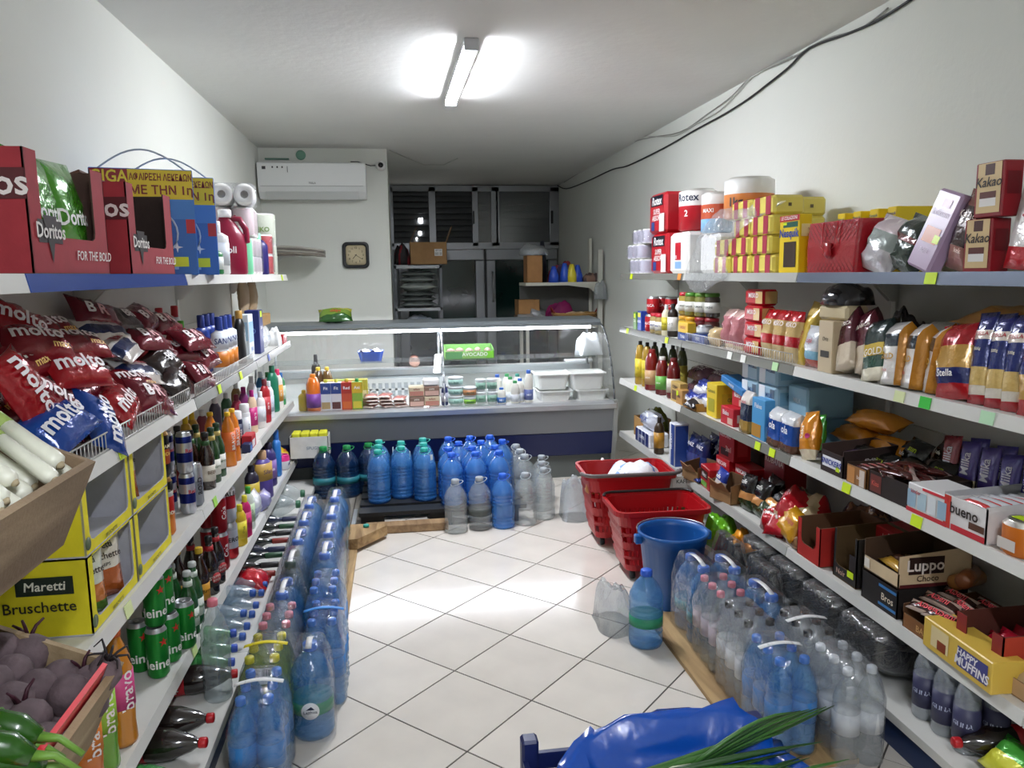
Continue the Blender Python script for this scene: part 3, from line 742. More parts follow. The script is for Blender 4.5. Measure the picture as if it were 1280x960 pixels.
# bottle shapes ------------------------------------------------------
def ribbed(R, H, z0, z1, n, depth=.0034):
    pr = []
    for i in range(n):
        z = z0+(z1-z0)*i/n; dz = (z1-z0)/n
        pr += [(R, z+dz*.15), (R-depth, z+dz*.5), (R, z+dz*.85)]
    return pr
def water15(col='3f86d8', cap='2f62c8', body=.5, R=.042, H=.318, label=None, text=None, tcol='ffffff', tint=None):
    pr = [(R*.5, .004), (R*.9, 0), (R, .01)]+ribbed(R, H, .015, .10, 4)+[(R, .105), (R, .185)]+ribbed(R, H, .19, .215, 1)+[(R*.97, .222), (R*.78, .252), (R*.42, .282), (.0135, .292), (.0135, .300)]
    lab = [(.11, .18, R+.0008, label)] if label else []
    tx = [(text, .022, .145, R, tcol, 0)] if text and label else []
    return bottle(pr, liquid(col, body, .1, .25, tint), (.0155, .297, H, cap), lab, tx, 14)
def water5(col='3d8ad0', cap='1f4fc0', body=.40, R=.071, H=.325, label=None, handle=True, tag_=None, text=None, tint=None):
    pr = [(R*.5, .006), (R*.92, 0), (R, .014)]+ribbed(R, H, .02, .085, 3, .0045)+[(R*.985, .09), (R*.985, .135)]+ribbed(R, H, .14, .2, 3, .0045)+[(R, .205), (R*.96, .225), (R*.72, .262), (R*.4, .288), (.021, .296), (.021, .304)]
    ex = []
    if handle:
        hp = [(.024*math.cos(a)+.012, .004*math.sin(a), .302+.016*math.sin(a)) for a in [i*2*PI/12 for i in range(12)]]
        ring = [(.026*math.cos(a)+.022*max(0, math.cos(a)), .030*math.sin(a), .300+.012*math.cos(a-.4)) for a in [i*2*PI/14 for i in range(14)]]
        ex.append(('carry_ring', MB().tube(ring, .0028, mat(cap, .4), 5, True).mesh('ring')))
    if tag_: ex.append(('paper_tag', MB().box(-.012, .012, -.055, -.053, .235, .285, pap(tag_)).mesh('tag')))
    lab = [(.092, .133, R*.985+.0008, label)] if label else []
    return bottle(pr, liquid(col, body, .1, .3, tint), (.0245, .300, H, cap), lab, [(text, .022, .112, R*.985, 'ffffff', 0)] if text and label else [], 18, 1, ex or None)
def soda2(col='1a0d0a', cap='c01822', label='b01420', R=.049, H=.33, text=None, body=.93):
    pr = [(R*.4, .006), (R*.85, 0), (R*.98, .012), (R*.92, .06), (R*.96, .095), (R*.96, .165), (R, .19), (R*.9, .23), (R*.5, .285), (.0135, .302), (.0135, .312)]
    return bottle(pr, liquid(col, body, .08), (.0155, .308, H, cap), [(.1, .16, R*.965, label)] if label else [], [(text, .03, .13, R*.965, 'f4f0ee', 0)] if text else [], 14)
def beer(col='1d3a16', H=.23, R=.031, cap='c8b060', lab='f0efe6', text=None, tcol='1a1a1a', neck=None, body=.85):
    pr = [(R*.6, .004), (R*.95, 0), (R, .006), (R, .13), (R*.82, .155), (.0135, .19), (.0125, .222)]
    L = [(.035, .1, R+.0007, lab)] if lab else []
    if neck: L.append((.175, .2, .0165, neck))
    return bottle(pr, liquid(col, body, .06), (.0145, .217, H, cap), L, [(text, .02, .07, R, tcol, 0)] if text else [], 14)
def jar(R=.035, H=.12, col='b8894a', lid='b02028', lab=None, text=None, tcol='1a1a1a', body=.8):
    pr = [(R*.8, .002), (R, .008), (R, H*.78), (R*.85, H*.84), (R*.85, H*.86)]
    return bottle(pr, liquid(col, body, .08), (R*.93, H*.85, H, lid), [(H*.2, H*.62, R+.0006, lab)] if lab else [], [(text, .016, H*.42, R, tcol, 0)] if text else [], 14)
def plastic_bottle(R, H, col, cap, lab=None, sy=.6, capr=.4, caph=.14, text=None, tcol='ffffff', shoulder=.72, rough=.35, lz=(.18, .6), tsize=.02, trot=0, waist=1.0, m=None):
    pr = [(R*.85, 0), (R, .008), (R*waist, H*.4), (R, H*.6), (R*.97, H*shoulder), (R*.6, H*(1-caph)-.006), (R*capr*.85, H*(1-caph))]
    return bottle(pr, m or mat(col, rough, kind='plastic'), (R*capr, H*(1-caph)-.004, H, cap), [(H*lz[0], H*lz[1], R*max(waist, .985)+.0012, lab)] if lab else [], [(text, tsize, H*(lz[0]+lz[1])/2, R, tcol, trot)] if text and lab else [], 16, sy)
def aerosol(R, H, col, cap, lab=None, text=None, tcol='ffffff', rot=PI/2):
    pr = [(R*.92, 0), (R, .006), (R, H*.74), (R*.9, H*.78), (R*.88, H*.785)]
    return bottle(pr, mat(col, .3, .2), (R*.9, H*.775, H, cap), [(H*.12, H*.66, R+.0006, lab)] if lab else [], [(text, .016, H*.4, R, tcol, rot)] if text and lab else [], 16)
def shelfL(px, py, k, depth=0.0):
    p = on(px, py, ZLs[k]); return (p.x-depth/2, p.y, ZLs[k]+.0005)
def shelfR(px, py, k, depth=0.0):
    p = on(px, py, ZRs[k]); return (p.x+depth/2, p.y, ZRs[k]+.0005)
LR, RR = PI/2, -PI/2

# ================================================================== FLOOR GOODS
OSB = wood_mat('c2a272', '7e603a', 3); PLY = wood_mat('a98b66', '84684a', 4); GREYW = wood_mat('8f8a80', '6d675e', 4)
def pack(col_tree, nx, ny, sx, sy, label, loc, rz=0, w=None, h=.318, handle=None, film_seed=0, carton_note=None, haze=.012, name='bottle_pack', group=None, taper=.62, zs=.68, badge=None, scale=1, rot=None):
    t = thing(name, label, 'bottle pack', loc, rot or (0, 0, rz), group, scale)
    for i in range(nx):
        for j in range(ny):
            x = (i-(nx-1)/2)*sx; y = (j-(ny-1)/2)*sy
            b = link('bottle', col_tree[0][1], t, (x, y, 0))
            for e in col_tree[1:]: link(e[0], e[1], b)
    W, D = nx*sx+.004, ny*sy+.004
    link('shrink_film', pack_film(round(W, 4), round(D, 4), h, taper, zs, film_seed, haze), t)
    if handle:
        pts = [(0, -D*.30+D*.6*i/10, h*.99+.012*math.sin(i*PI/10)) for i in range(11)]
        ls = [[(p[0]-.010, p[1], p[2]), (p[0]+.010, p[1], p[2]), (p[0]+.010, p[1], p[2]+.0015), (p[0]-.010, p[1], p[2]+.0015)] for p in pts]
        o = link('carry_strap', MB().loops(ls, mat(handle, .5)).mesh('strap'), t, (0, 0, 0), (0, 0, PI/2 if nx > 1 and handle != 'f0f0f0' else 0))
    if badge:
        bx, by, bz, r = badge; m = MB().lathe([(r, 0), (r, .0012)], pap('eef0f2'), 20, axis='y')
        o = link('round_label', m.mesh('badge'), t, (bx, by, bz))
        m = MB(); dk = pap('1c2a44'); put_text(m, 'Lajthiza', r*.5, dk, lambda x, z: (x, -.0008, z-r*.12), maxw=r*1.6)
        m.add([(-r*.5, -.0008, r*.15), (r*.5, -.0008, r*.15), (r*.1, -.0008, r*.55), (-.1*r, -.0008, r*.42)], [(0, 1, 2, 3)], dk); link('lettering', m.mesh('l'), o)
    if carton_note:
        x, y, z = carton_note; n_ = link('paper_label', MB().box(-.045, .045, -.002, 0, -.025, .025, pap('eeeeec')).mesh('n'), t, (x, y, z), (-.3, 0, 0))
        m = MB()
        for i in range(14): m.box(.004+i*.0028, .004+i*.0028+(.0018 if i % 3 else .001), -.0028, -.0021, .0, .02, pap('222222'))
        put_text(m, '6x1.5L', .012, pap('333333'), lambda x, z: (x-.022, -.0028, z+.008)); m2 = MB(); put_text(m2, '1191', .014, pap('333333'), lambda x, z: (x-.02, -.0028, z-.012))
        m.add(m2.v, m2.f, pap('333333')); link('lettering', m.mesh('b'), n_)
    return t
BLU15 = water15('4aa6ea', '4a84dc', .38, label='2f7fc8', text='Lajthiza', tint='8fd2f6')
BLU15G = water15('4e93dd', '3b6fd0', .42, label='2c8f86', text='Lajthiza', tint='7ab4ee')
CLR15 = water15('c9d6da', 'e88a9a', .2, label='d8c6cc', text='TEPELENE', tcol='9a4a5a', tint='eef4f5')
YEL15 = water15('a8c060', 'e2d83a', .35, label='c8d46a', text='GAZUAR', tcol='3a5a2a', tint='cfe0a0')
BLU5 = water5('4aa2ea', '4078d6', .38, R=.066, label='2e8f9a', handle=False, text='Lajthiza', tint='8ccef4')
GRN5 = water5('7d93a0', '24463c', .35, R=.066, handle=False, tint='a8c0cc')
DRK15 = soda2('17100f', '17181b', None, .042, .318, body=.9)
WHT15 = water15('d3d7da', '1a1a1c', .25, label='e6e6e4', text='Trelesë', tcol='3a3a3e', tint='eef2f4')

zb = .021
tag(link('floor_board', MB().box(-.17, .17, -.74, .74, 0, .02, OSB).mesh('b'), None, (-.445, 3.79, .001)), 'thin chipboard sheet under the left rows of water', 'board')
# left, row along the shelving
pack(BLU15, 2, 3, .08, .08, 'blue six-pack of water standing nearest on the left floor', (-.462, 2.29, 0), badge=(.04, -.124, .085, .028), handle='f2f4f4', film_seed=1)
pack(YEL15, 2, 3, .08, .078, 'six-pack of yellow-capped bottles with a white paper label', (-.482, 2.54, 0), handle='e6d51e', film_seed=2, carton_note=(0, -.115, .265))
pack(CLR15, 2, 3, .08, .079, 'clear six-pack with pink caps on the left floor', (-.48, 2.79, 0), film_seed=3)
for k, (y, tr, c) in enumerate(((3.03, BLU5, 'blue water pair right behind the pink-capped pack'), (3.31, GRN5, 'pair of large clear bottles with dark green caps'), (3.585, BLU5, 'blue water pair behind the dark-green-capped pair'), (3.865, BLU5, 'next to last blue water pair of the row along the shelf'), (4.14, BLU5, 'last blue water pair of the row along the shelf'))):
    pack(tr, 1, 2, .134, .134, c, (-.49-.004*k, y, 0 if k == 0 else zb), h=.325, film_seed=4+k, handle='f0f0f0')
# left, row along the aisle
pack(water5('4aa2ea', '4078d6', .38, label='2e8f6a', handle=False, tint='8ccef4'), 1, 1, .144, .144, 'single wrapped blue water bottle with round white badge', (-.335, 2.52, 0), h=.325, film_seed=11, badge=(.0, -.076, .115, .03), handle='f0f0f0')
pack(BLU15, 2, 3, .072, .08, 'slim blue six-pack behind the badged bottle', (-.313, 2.785, 0), film_seed=12, handle='3f8fe0')
pack(BLU15, 2, 3, .072, .084, 'slim blue six-pack farther back along the aisle', (-.33, 3.034, zb), film_seed=13)
for k, (y, c) in enumerate(((3.385, 'first wrapped pair of big blue bottles along the aisle'), (3.66, 'second wrapped pair of big blue bottles along the aisle'), (3.945, 'third wrapped pair of big blue bottles along the aisle'), (4.255, 'last wrapped pair of big blue bottles along the aisle'))):
    pack(BLU5, 1, 2, .134, .138, c, (-.358-.008*k, y, zb), h=.325, film_seed=14+k, handle='f0f0f0')
# right floor: chipboard plank and packs
tag(link('floor_plank', MB().box(-.16, .16, -.56, .56, 0, .018, OSB).mesh('b'), None, (1.225, 2.6, .001), (0, 0, .01)), 'worn chipboard plank under the right rows of water', 'board')
zr = .020
pack(BLU15, 2, 3, .083, .08, 'blue six-pack nearest on the right floor beside the spring onions', (1.195, 2.2, zr), film_seed=21, handle='f2f4f4')
pack(WHT15, 2, 3, .08, .08, 'white-labelled six-pack with black caps on the chipboard plank', (1.215, 2.465, zr), film_seed=22, haze=.06)
pack(CLR15, 2, 3, .08, .079, 'clear six-pack with pink caps on the right floor', (1.222, 2.715, zr), film_seed=23)
pack(BLU5, 1, 2, .134, .138, 'pair of big blue bottles beside the blue bucket, on the aisle side', (1.212, 2.945, zr), h=.325, film_seed=24, handle='f0f0f0')
pack(BLU5, 1, 2, .134, .138, 'pair of big blue bottles beside the blue bucket, on the shelf side', (1.352, 2.955, .001), h=.325, film_seed=25, handle='f0f0f0')
pack(BLU5, 1, 2, .134, .138, 'pair of big blue bottles between pink-capped pack and dark drinks', (1.373, 2.675, .001), h=.325, film_seed=26, handle='f0f0f0')
pack(WHT15, 2, 3, .08, .082, 'white and black six-pack between blue pack and shelf', (1.40, 2.40, .001), film_seed=27, haze=.06, handle='e8e8e8')
pack(water15('cfd6da', 'dfe3e6', .22, label='e2e4e6', tint='eef2f4'), 2, 3, .08, .08, 'clear six-pack with white caps beside the nearest blue pack', (1.39, 2.14, .001), film_seed=28, haze=.1)
for k, (y, x, c) in enumerate(((3.24, 1.49, 'dark drink row farthest back by the blue bucket'), (2.92, 1.50, 'second dark drink row from the bucket'))):
    pack(DRK15, 1, 3, .078 if k == 0 else .07, .082, c, (x, y, .001), film_seed=30+k, haze=.06)
for k, y in enumerate((3.14, 2.87, 2.6, 2.33)):
    pack(DRK15, 2, 3, .082, .082, '%s dark drink pack lying on the bottom deck, counting from the bucket' % ORD[k], (1.86, y, ZRs[4]+.088), film_seed=33+k, haze=.06, rot=(0, -1.40, 0), taper=.7)
# loose big bottle and plastic bag by the bucket
put(water5('58a0e2', '2f63d6', .42, label='2e8f6a', handle=False, tint='86bff2'), 'water_bottle', 'single big blue bottle standing free in the aisle by the bucket', 'bottle', (.985, 2.93, 0), .3)

# big bottles before the counter -----------------------------------------------
PAL = thing('plastic_pallet', 'low black plastic pallet under the big bottles before the counter', 'pallet', (.02, 5.0, 0))
for y in (-.33, -.16, .0, .16, .33): link('pallet_slat', MB().box(-.30, .74, y-.06, y+.06, .085, .11, mat('17191b', .6)).mesh('s'), PAL)
for x in (-.22, .2, .62): link('pallet_foot', MB().box(x-.07, x+.07, -.38, .38, 0, .085, mat('121416', .6)).mesh('f'), PAL)
ZP = .111
B5B = water5('4f9cf0', '1f5fd0', .42, tint='6fb0f0'); B5T = water5('4896de', '2aa79a', .42, tag_='e8eee8', tint='6aaee6')
B5C = water5('cfd8da', '9fa6aa', .2, tint='eef4f5'); B5CL = water5('cfd8da', '9fa6aa', .2, label='4a4f4c', tint='eef4f5'); B5D = water5('14345e', '1f8f4a', .62, R=.072, label='2c7f8a', tint='2f6aa0')
B5G = water5('4896de', '2aa79a', .42, tint='6aaee6')
def big(tr, x, y, z, label, grp, s=1.0, rz=0.0): put(tr, 'water_bottle', label, 'bottle', (x, y, z), rz, grp, s)
g = 'big bottles before the counter'
big(B5C, .305, 4.50, 0, 'front clear big bottle at the left end of the front row', g)
big(B5CL, .455, 4.53, 0, 'front clear big bottle with dark label', g, rz=.3)
big(B5B, .60, 4.54, 0, 'front blue big bottle between two clear ones', g, 1.03, .5)
big(B5C, .745, 4.57, 0, 'front clear big bottle right of the blue one', g, 1.0, .8)
big(B5C, .88, 4.66, 0, 'outermost clear big bottle nearest the right end', g, 1.0, .4)
for r, (y, xs) in enumerate(((4.70, (.30, .45, .60)), (4.86, (.29, .445, .595)), (5.02, (.37, .52, .665)), (5.18, (.31, .46, .60)))):
    for i, x in enumerate(xs): big(B5B, x, y, ZP, '%s blue big bottle from the left in %s blue row from the front' % (ORD[i], ('first', 'second', 'third', 'rearmost')[r]), g, 1.02, (r*3+i)*.7)
for r, y in enumerate((4.73, 4.89, 5.05, 5.2)):
    big(B5C, .80-.005*r, y, 0 if r == 0 else 0, '%s clear big bottle back in the column beside the blue ones' % ORD[r], g, 1.0 if r < 1 else 1.12, r*.5) if r else big(B5C, .90, 4.83, 0, 'clear big bottle behind the outermost one', g, 1.0, .2)
big(B5C, .93, 5.0, 0, 'rearmost clear big bottle at the right end', g, 1.0, .2)
for i, (px, py, lb) in enumerate(((475, 622, 'front left teal-capped big bottle on the black pallet'), (534, 618, 'front right teal-capped big bottle on the black pallet'), (505, 612, 'middle teal-capped big bottle with a paper tag'), (492, 606, 'second row teal-capped big bottle left of the tagged one'), (545, 608, 'second row teal-capped big bottle beside the blue caps'), (518, 603, 'third row middle teal-capped big bottle'), (497, 597, 'rear left teal-capped big bottle'), (548, 596, 'rear right teal-capped big bottle'))):
    p = on(px, py, ZP); yy = (4.85, 4.85, 4.93, 5.0, 5.0, 5.08, 5.15, 5.15)[i]; xx = (-.16, .135, -.012, -.16, .135, -.012, -.16, .135)[i]
    big(B5T if i in (2, 5, 1) else B5G, xx, yy, ZP, lb, g, 1.04, i*.9)
DKB = thing('grey_platform', 'grey board lying before the counter under the dark blue bottles', 'board', (-.50, 4.93, 0))
for i in range(4): link('plank', MB().rbox(-.10+i*.09, -.015+i*.09, -.45, .45 if i < 2 else .48, 0, .03, GREYW, .003).mesh('p'), DKB)
for i, (x, lb) in enumerate(((-.545, 'dark blue big bottle with green cap half hidden by the shelf'), (-.385, 'dark blue big bottle with green cap, middle of three'), (-.24, 'dark blue big bottle with green cap beside the teal caps'))):
    big(B5D, x, 5.30+(.05 if i == 2 else 0), .031, lb, g, 1.1, .5*i)
tag(link('wooden_board', MB().rbox(-.25, .25, -.043, .043, 0, .05, PLY, .003).mesh('b'), None, (.01, 4.565, .002), (0, 0, 0)), 'pale wooden board on the floor before the black pallet', 'board')
tag(link('chipboard_offcut', MB().prism([(-.2, -.2), (-.02, -.19), (.14, .02), (.14, .06), (-.2, .09)], 'z', 0, .06, OSB).mesh('b'), None, (-.25, 4.42, .022), (0, 0, 0)), 'thick chipboard offcut with a cut corner', 'board')
tag(link('metal_bar', MB().box(-.012, .012, -.18, .18, 0, .02, mat('c9ccca', .3, .7)).mesh('b'), None, (-.315, 4.72, .031), (0, 0, 0)), 'thin metal bar beside the pale wooden board', 'bar')
tag(link('teal_lid', MB().lathe([(.018, 0), (.018, .012), (.015, .016)], mat('2aa79a', .4), 14).mesh('c'), None, (-.23, 4.43, .083)), 'teal bottle cap dropped on the chipboard offcut', 'lid')

# shopping baskets and bucket --------------------------------------------------
def rrect(w, d, k, z, n=5):
    pts = []
    for q in range(4):
        sx = 1 if q in (0, 3) else -1; sy = 1 if q in (0, 1) else -1
        for i in range(n):
            a = q*PI/2+i*PI/2/(n-1); pts.append((sx*(w/2-k)+k*math.cos(a), sy*(d/2-k)+k*math.sin(a), z))
    return pts
def basket(label, loc, w, d, h, rz, handle):
    RED = mat('b3141c', .35, kind='plastic'); t = thing('shopping_basket', label, 'basket', loc, rz)
    z0 = .05; m = MB()
    # wall built as pillars and bands so that the slots are open
    def wall(zs):
        a = rrect(w*(.78+.22*zs[0]/h), d*(.78+.22*zs[0]/h), .05, z0+zs[0]); b = rrect(w*(.78+.22*zs[1]/h), d*(.78+.22*zs[1]/h), .05, z0+zs[1]); return a, b
    def band(za, zb_):
        a, b = wall((za, zb_)); ai = [(x*.985, y*.985, z) for x, y, z in a]; bi = [(x*.985, y*.985, z) for x, y, z in b]
        n = len(a); vs = a+b+ai+bi; fs = []
        for i in range(n):
            j = (i+1) % n; fs += [(i, j, n+j, n+i), (2*n+j, 2*n+i, 3*n+i, 3*n+j), (n+i, n+j, 3*n+j, 3*n+i), (j, i, 2*n+i, 2*n+j)]
        m.add(vs, fs, RED)
    H = h-z0; rows = [(0, .06), (.10, .13), (.17, .24), (.28, H)]
    rows = [(0, H*.10), (H*.20, H*.26), (H*.36, H*.50), (H*.60, H*.66), (H*.76, H)]
    for a, b in rows: band(a, b)
    link('wall_band', m.mesh('bands'), t)
    pm = MB(); gaps = [(rows[i][1], rows[i+1][0]) for i in range(4)]
    for ga, gb in gaps:
        for side in range(4):
            L = w if side % 2 == 0 else d; n = int(L/.032)
            for i in range(n+1):
                u = -1+2*i/n; z1_, z2_ = ga, gb; q = []
                for z in (z1_, z2_):
                    s = .78+.22*z/h; hw, hd = w/2*s, d/2*s; lim = (hw if side % 2 == 0 else hd)-.03; c = max(-lim, min(lim, u*lim))
                    for off in (-.009, .009):
                        for dep in (0, .007):
                            e = (hd if side % 2 == 0 else hw)-dep
                            q.append({0: (c+off, -e, z0+z), 1: (e, c+off, z0+z), 2: (c+off, e, z0+z), 3: (-e, c+off, z0+z)}[side])
                pm.add(q, [(0, 2, 6, 4), (1, 5, 7, 3), (0, 4, 5, 1), (2, 3, 7, 6)], RED)
    o = link('wall_slats', pm.mesh('slats'), t); o['kind'] = 'stuff'
    link('bottom', MB().loops([rrect(w*.78, d*.78, .05, z0), rrect(w*.78, d*.78, .05, z0+.008)], RED, False).mesh('bt'), t)
    rim = MB().loops([rrect(w, d, .055, h-.012), rrect(w+.03, d+.03, .06, h-.012), rrect(w+.03, d+.03, .06, h+.012), rrect(w, d, .055, h+.012), rrect(w-.006, d-.006, .05, h-.012)], RED, False, False, False); link('rim', rim.mesh('rim'), t)
    for sx in (-1, 1):
        for sy in (-1, 1):
            wl_ = link('wheel', MB().lathe([(.0, -.011), (.02, -.011), (.022, -.006), (.022, .006), (.02, .011), (0, .011)], mat('141416', .5), 14, axis='x').mesh('w'), t, (sx*w*.31, sy*d*.3, .023))
            link('fork', MB().box(-.016, .016, -.01, .01, .02, .035, mat('2a2a2c', .5)).mesh('f'), wl_)
    if handle == 'grey':
        for k in (0, 1):
            pts = [(p[0], p[1], h+.02+(.006*k)) for p in rrect(w+.05+.02*k, d+.05+.02*k, .07, 0, 6)]
            pts = [p for p in pts if (p[1] < d*.2)] if k == 0 else [p for p in pts if p[1] < -d*.1]
            pts.sort(key=lambda p: p[0]) if False else None
            pts = sorted(pts, key=lambda p: math.atan2(p[1]-.05, p[0]) % (2*PI) - (0 if p[1] <= .05 else 2*PI if p[0] > 0 else 0))
            link('handle', MB().tube(pts, .010, mat('6b6462', .4), 6).mesh('h'), t)
    else:
        pts = [(p[0], p[1], h+.016) for p in rrect(w+.012, d+.012, .06, 0, 6) if p[1] > -.02]
        pts = sorted(pts, key=lambda p: math.atan2(p[1]+.03, p[0]))
        link('handle', MB().tube(pts, .009, mat('1c1413', .4), 6).mesh('h'), t)
    return t
basket('red wheeled basket with grey handles holding cloths', (1.275, 4.21, 0), .50, .37, .41, -.05, 'grey')
basket('empty red basket with black handle between basket and bucket', (1.285, 3.70, 0), .47, .34, .36, -.03, 'black')
def bucket():
    t = thing('bucket', 'round blue plastic bucket beside the red baskets', 'bucket', (1.235, 3.30, 0)); B = mat('1f5fa8', .32, kind='plastic'); R0, R1, H = .115, .155, .355
    pr = [(R0-.004, .006), (R0, 0), (R0+.002, .004), (R1-.004, H-.05), (R1, H-.05), (R1+.002, H-.02), (R1+.010, H-.012), (R1+.010, H), (R1-.002, H), (R1-.008, H-.03), (R0-.004, .012), (0, .012)]
    link('shell', MB().lathe(pr, B, 32).mesh('s'), t)
    link('ear', MB().rbox(-R1-.03, -R1+.004, -.018, .018, H-.055, H-.012, B, .005).mesh('e'), t)
    link('ear', MB().rbox(R1-.004, R1+.03, -.018, .018, H-.055, H-.012, B, .005).mesh('e'), t)
    pts = [((R1+.012)*math.cos(a), (R1+.012)*math.sin(a), H+.004-.11*abs(math.sin(a))*0) for a in [PI-.15+i*(-PI+.3)/14 for i in range(15)]]
    link('bail_handle', MB().tube(pts, .003, mat('b9bcbf', .3, .8), 6).mesh('b'), t)
bucket()
# rumpled cloth / plastic heaps
def heap(name, label, cat, loc, w, d, h, cols, seed=0, rough=.7, mt=None, n=18, rz=0.0, sharp=.8):
    rnd = random.Random(seed); m = MB(); ph = [rnd.uniform(0, 6) for _ in range(8)]
    def hz(u, v):
        r = max(0, 1-(abs(u)**3.2+abs(v)**3.2))**.42
        return h*r*(.82+.09*math.sin(4*u*sharp+ph[0]+2*v)+.08*math.sin(5*v*sharp+ph[1]-3*u)+.05*math.sin(11*(u+.7*v)*sharp+ph[2])+.03*math.sin(17*(v-.6*u)*sharp+ph[7]))
    vs = []
    for j in range(n+1):
        for i in range(n+1):
            u, v = -1+2*i/n, -1+2*j/n; k = 1-.18*(u*u*v*v)
            vs.append((u*w/2*k+.03*w*math.sin(4*v+ph[3]), v*d/2*k+.03*d*math.sin(4*u+ph[4]), hz(u, v)))
    fs = []; mis = []; ms = [mt(c) if mt else mat(c, rough, 0, .3, 50) for c in cols]
    for j in range(n):
        for i in range(n):
            fs.append((j*(n+1)+i, j*(n+1)+i+1, (j+1)*(n+1)+i+1, (j+1)*(n+1)+i))
            q = .5+.5*math.sin(ph[5]+3.1*i/n*2+2*math.sin(j/n*5+ph[6])); mis.append(m.mi(ms[min(len(ms)-1, int(q*len(ms)))]))
    m.add(vs, fs, None, True, mis)
    b = [k for k in range(n+1)]+[k*(n+1)+n for k in range(1, n+1)]+[n*(n+1)+k for k in range(n-1, -1, -1)]+[k*(n+1) for k in range(n-1, 0, -1)]
    m.f.append(b[::-1]); m.m.append(0); m.s.append(False)
    return tag(link(name, m.mesh(name), None, loc, (0, 0, rz)), label, cat)
heap('towel', 'white and light blue cloth heaped in the red basket', 'cloth', (1.33, 4.19, .30), .32, .26, .17, ['eef0f2', 'eef0f2', '8fb4e8', 'eef0f2'], 3)
heap('bread_bag', 'yellow packet inside the red basket', 'packet', (1.10, 4.18, .30), .13, .16, .08, ['d8b03a', 'c98a4a'], 5, .35)
heap('cloth', 'red and white patterned cloth behind the baskets', 'cloth', (1.29, 4.62, .0), .24, .26, .36, ['e8e0e0', 'c8303a', 'e8e0e0', 'd8c8c8'], 8)
heap('cloth', 'dark brown patterned cloth next to the shelf', 'cloth', (1.475, 4.66, .0), .10, .28, .34, ['3f3a34', '5c5148', '2b2825'], 9)
heap('plastic_bag', 'clear crumpled plastic bag behind the red basket', 'bag', (1.07, 4.62, 0), .18, .22, .30, ['dfe6ea'], 10, mt=lambda c: film('e8eef2', .25, .8, 30))
heap('plastic_bag', 'clear crumpled plastic sheet beside the single blue bottle', 'bag', (.90, 3.12, 0), .16, .26, .22, ['dfe6ea'], 12, mt=lambda c: film('f0f4f6', .12, .9, 20))
heap('plastic_wrapper', 'small clear plastic wrapper on the floor tiles', 'wrapper', (.92, 2.33, 0), .12, .09, .05, ['dfe6ea'], 13, mt=lambda c: film('f0f4f6', .18, .9, 40))
def small_bag(px, py, z, w, h, t, col, label, rz, cat='packet', tilt=-1.2, texts=()):
    p = on(px, py, z); put(pillow(w, h, t, ((0, 1, col),), texts), 'snack_bag', label, cat, (p.x, p.y, z), (tilt, 0, rz))
tag(link('price_board', MB().box(-.055, .055, -.004, .004, 0, .16, mat('e6e6e2', .6)).mesh('b'), None, (1.568, 4.05, .232), (-.1, 0, -.1)), 'white handwritten price card behind the red basket', 'card')
c = bpy.data.objects['price_board']; m = MB(); put_text(m, 'KAFE', .03, pap('2a2a2a'), lambda x, z: (x, -.005, .13+z)); put_text(m, '600', .06, pap('2a2a2a'), lambda x, z: (x, -.005, .065+z), shear=.2); link('lettering', m.mesh('t'), c)
tag(link('card_stand', MB().rbox(-.03, .03, -.05, .05, 0, .10, card('8f7048'), .004).mesh('b'), None, (1.575, 4.07, ZRs[4]+.001)), 'narrow brown carton holding up the white price card', 'carton')
heap('snack_heap_bag', 'lime green snack bag on the bottom deck behind the bucket', 'snack bag', (1.63, 3.66, ZRs[4]+.001), .15, .22, .17, ['7fd02a', '6ab822'], 21, mt=foil)
heap('snack_heap_bag', 'orange snack bag on the bottom deck behind the bucket', 'snack bag', (1.63, 3.42, ZRs[4]+.001), .15, .2, .16, ['f0a020', 'e08a18'], 22, mt=foil)

# blue crate with bag and spring onions (near the viewer) ------------------------
def plastic_crate(label, loc, w, d, h, rz, col):
    t = thing('plastic_crate', label, 'crate', loc, rz); m_ = mat(col, .4, kind='plastic'); th = .012
    link('bottom', MB().box(-w/2, w/2, -d/2, d/2, 0, .012, m_).mesh('b'), t)
    for sx in (-1, 1):
        for sy in (-1, 1): link('corner_post', MB().rbox(sx*w/2-.02*(1+sx), sx*w/2+.02*(1-sx), sy*d/2-.02*(1+sy), sy*d/2+.02*(1-sy), 0, h+.035, m_, .006).mesh('p'), t)
    for k in range(3):
        z0, z1 = .012+k*h/3, .012+(k+.62)*h/3
        for s in (-1, 1):
            link('side_slat', MB().box(-w/2+.02, w/2-.02, s*d/2-.006-s*.008, s*d/2+.006-s*.008, z0, z1, m_).mesh('s'), t)
            link('side_slat', MB().box(s*w/2-.006-s*.008, s*w/2+.006-s*.008, -d/2+.02, d/2-.02, z0, z1, m_).mesh('s'), t)
    return t
plastic_crate('lower navy crate carrying the spring onion crate', (.55, 1.46, 0), .58, .38, .20, 0, '16235c')
CR = plastic_crate('navy plastic crate holding a blue bag and spring onions', (.55, 1.46, .237), .60, .40, .20, 0, '16235c')
m = MB(); put_text(m, 'AGENT DURRES', .02, pap('aab4d8'), lambda x, z: (x-.15, .207, z+.16)); 
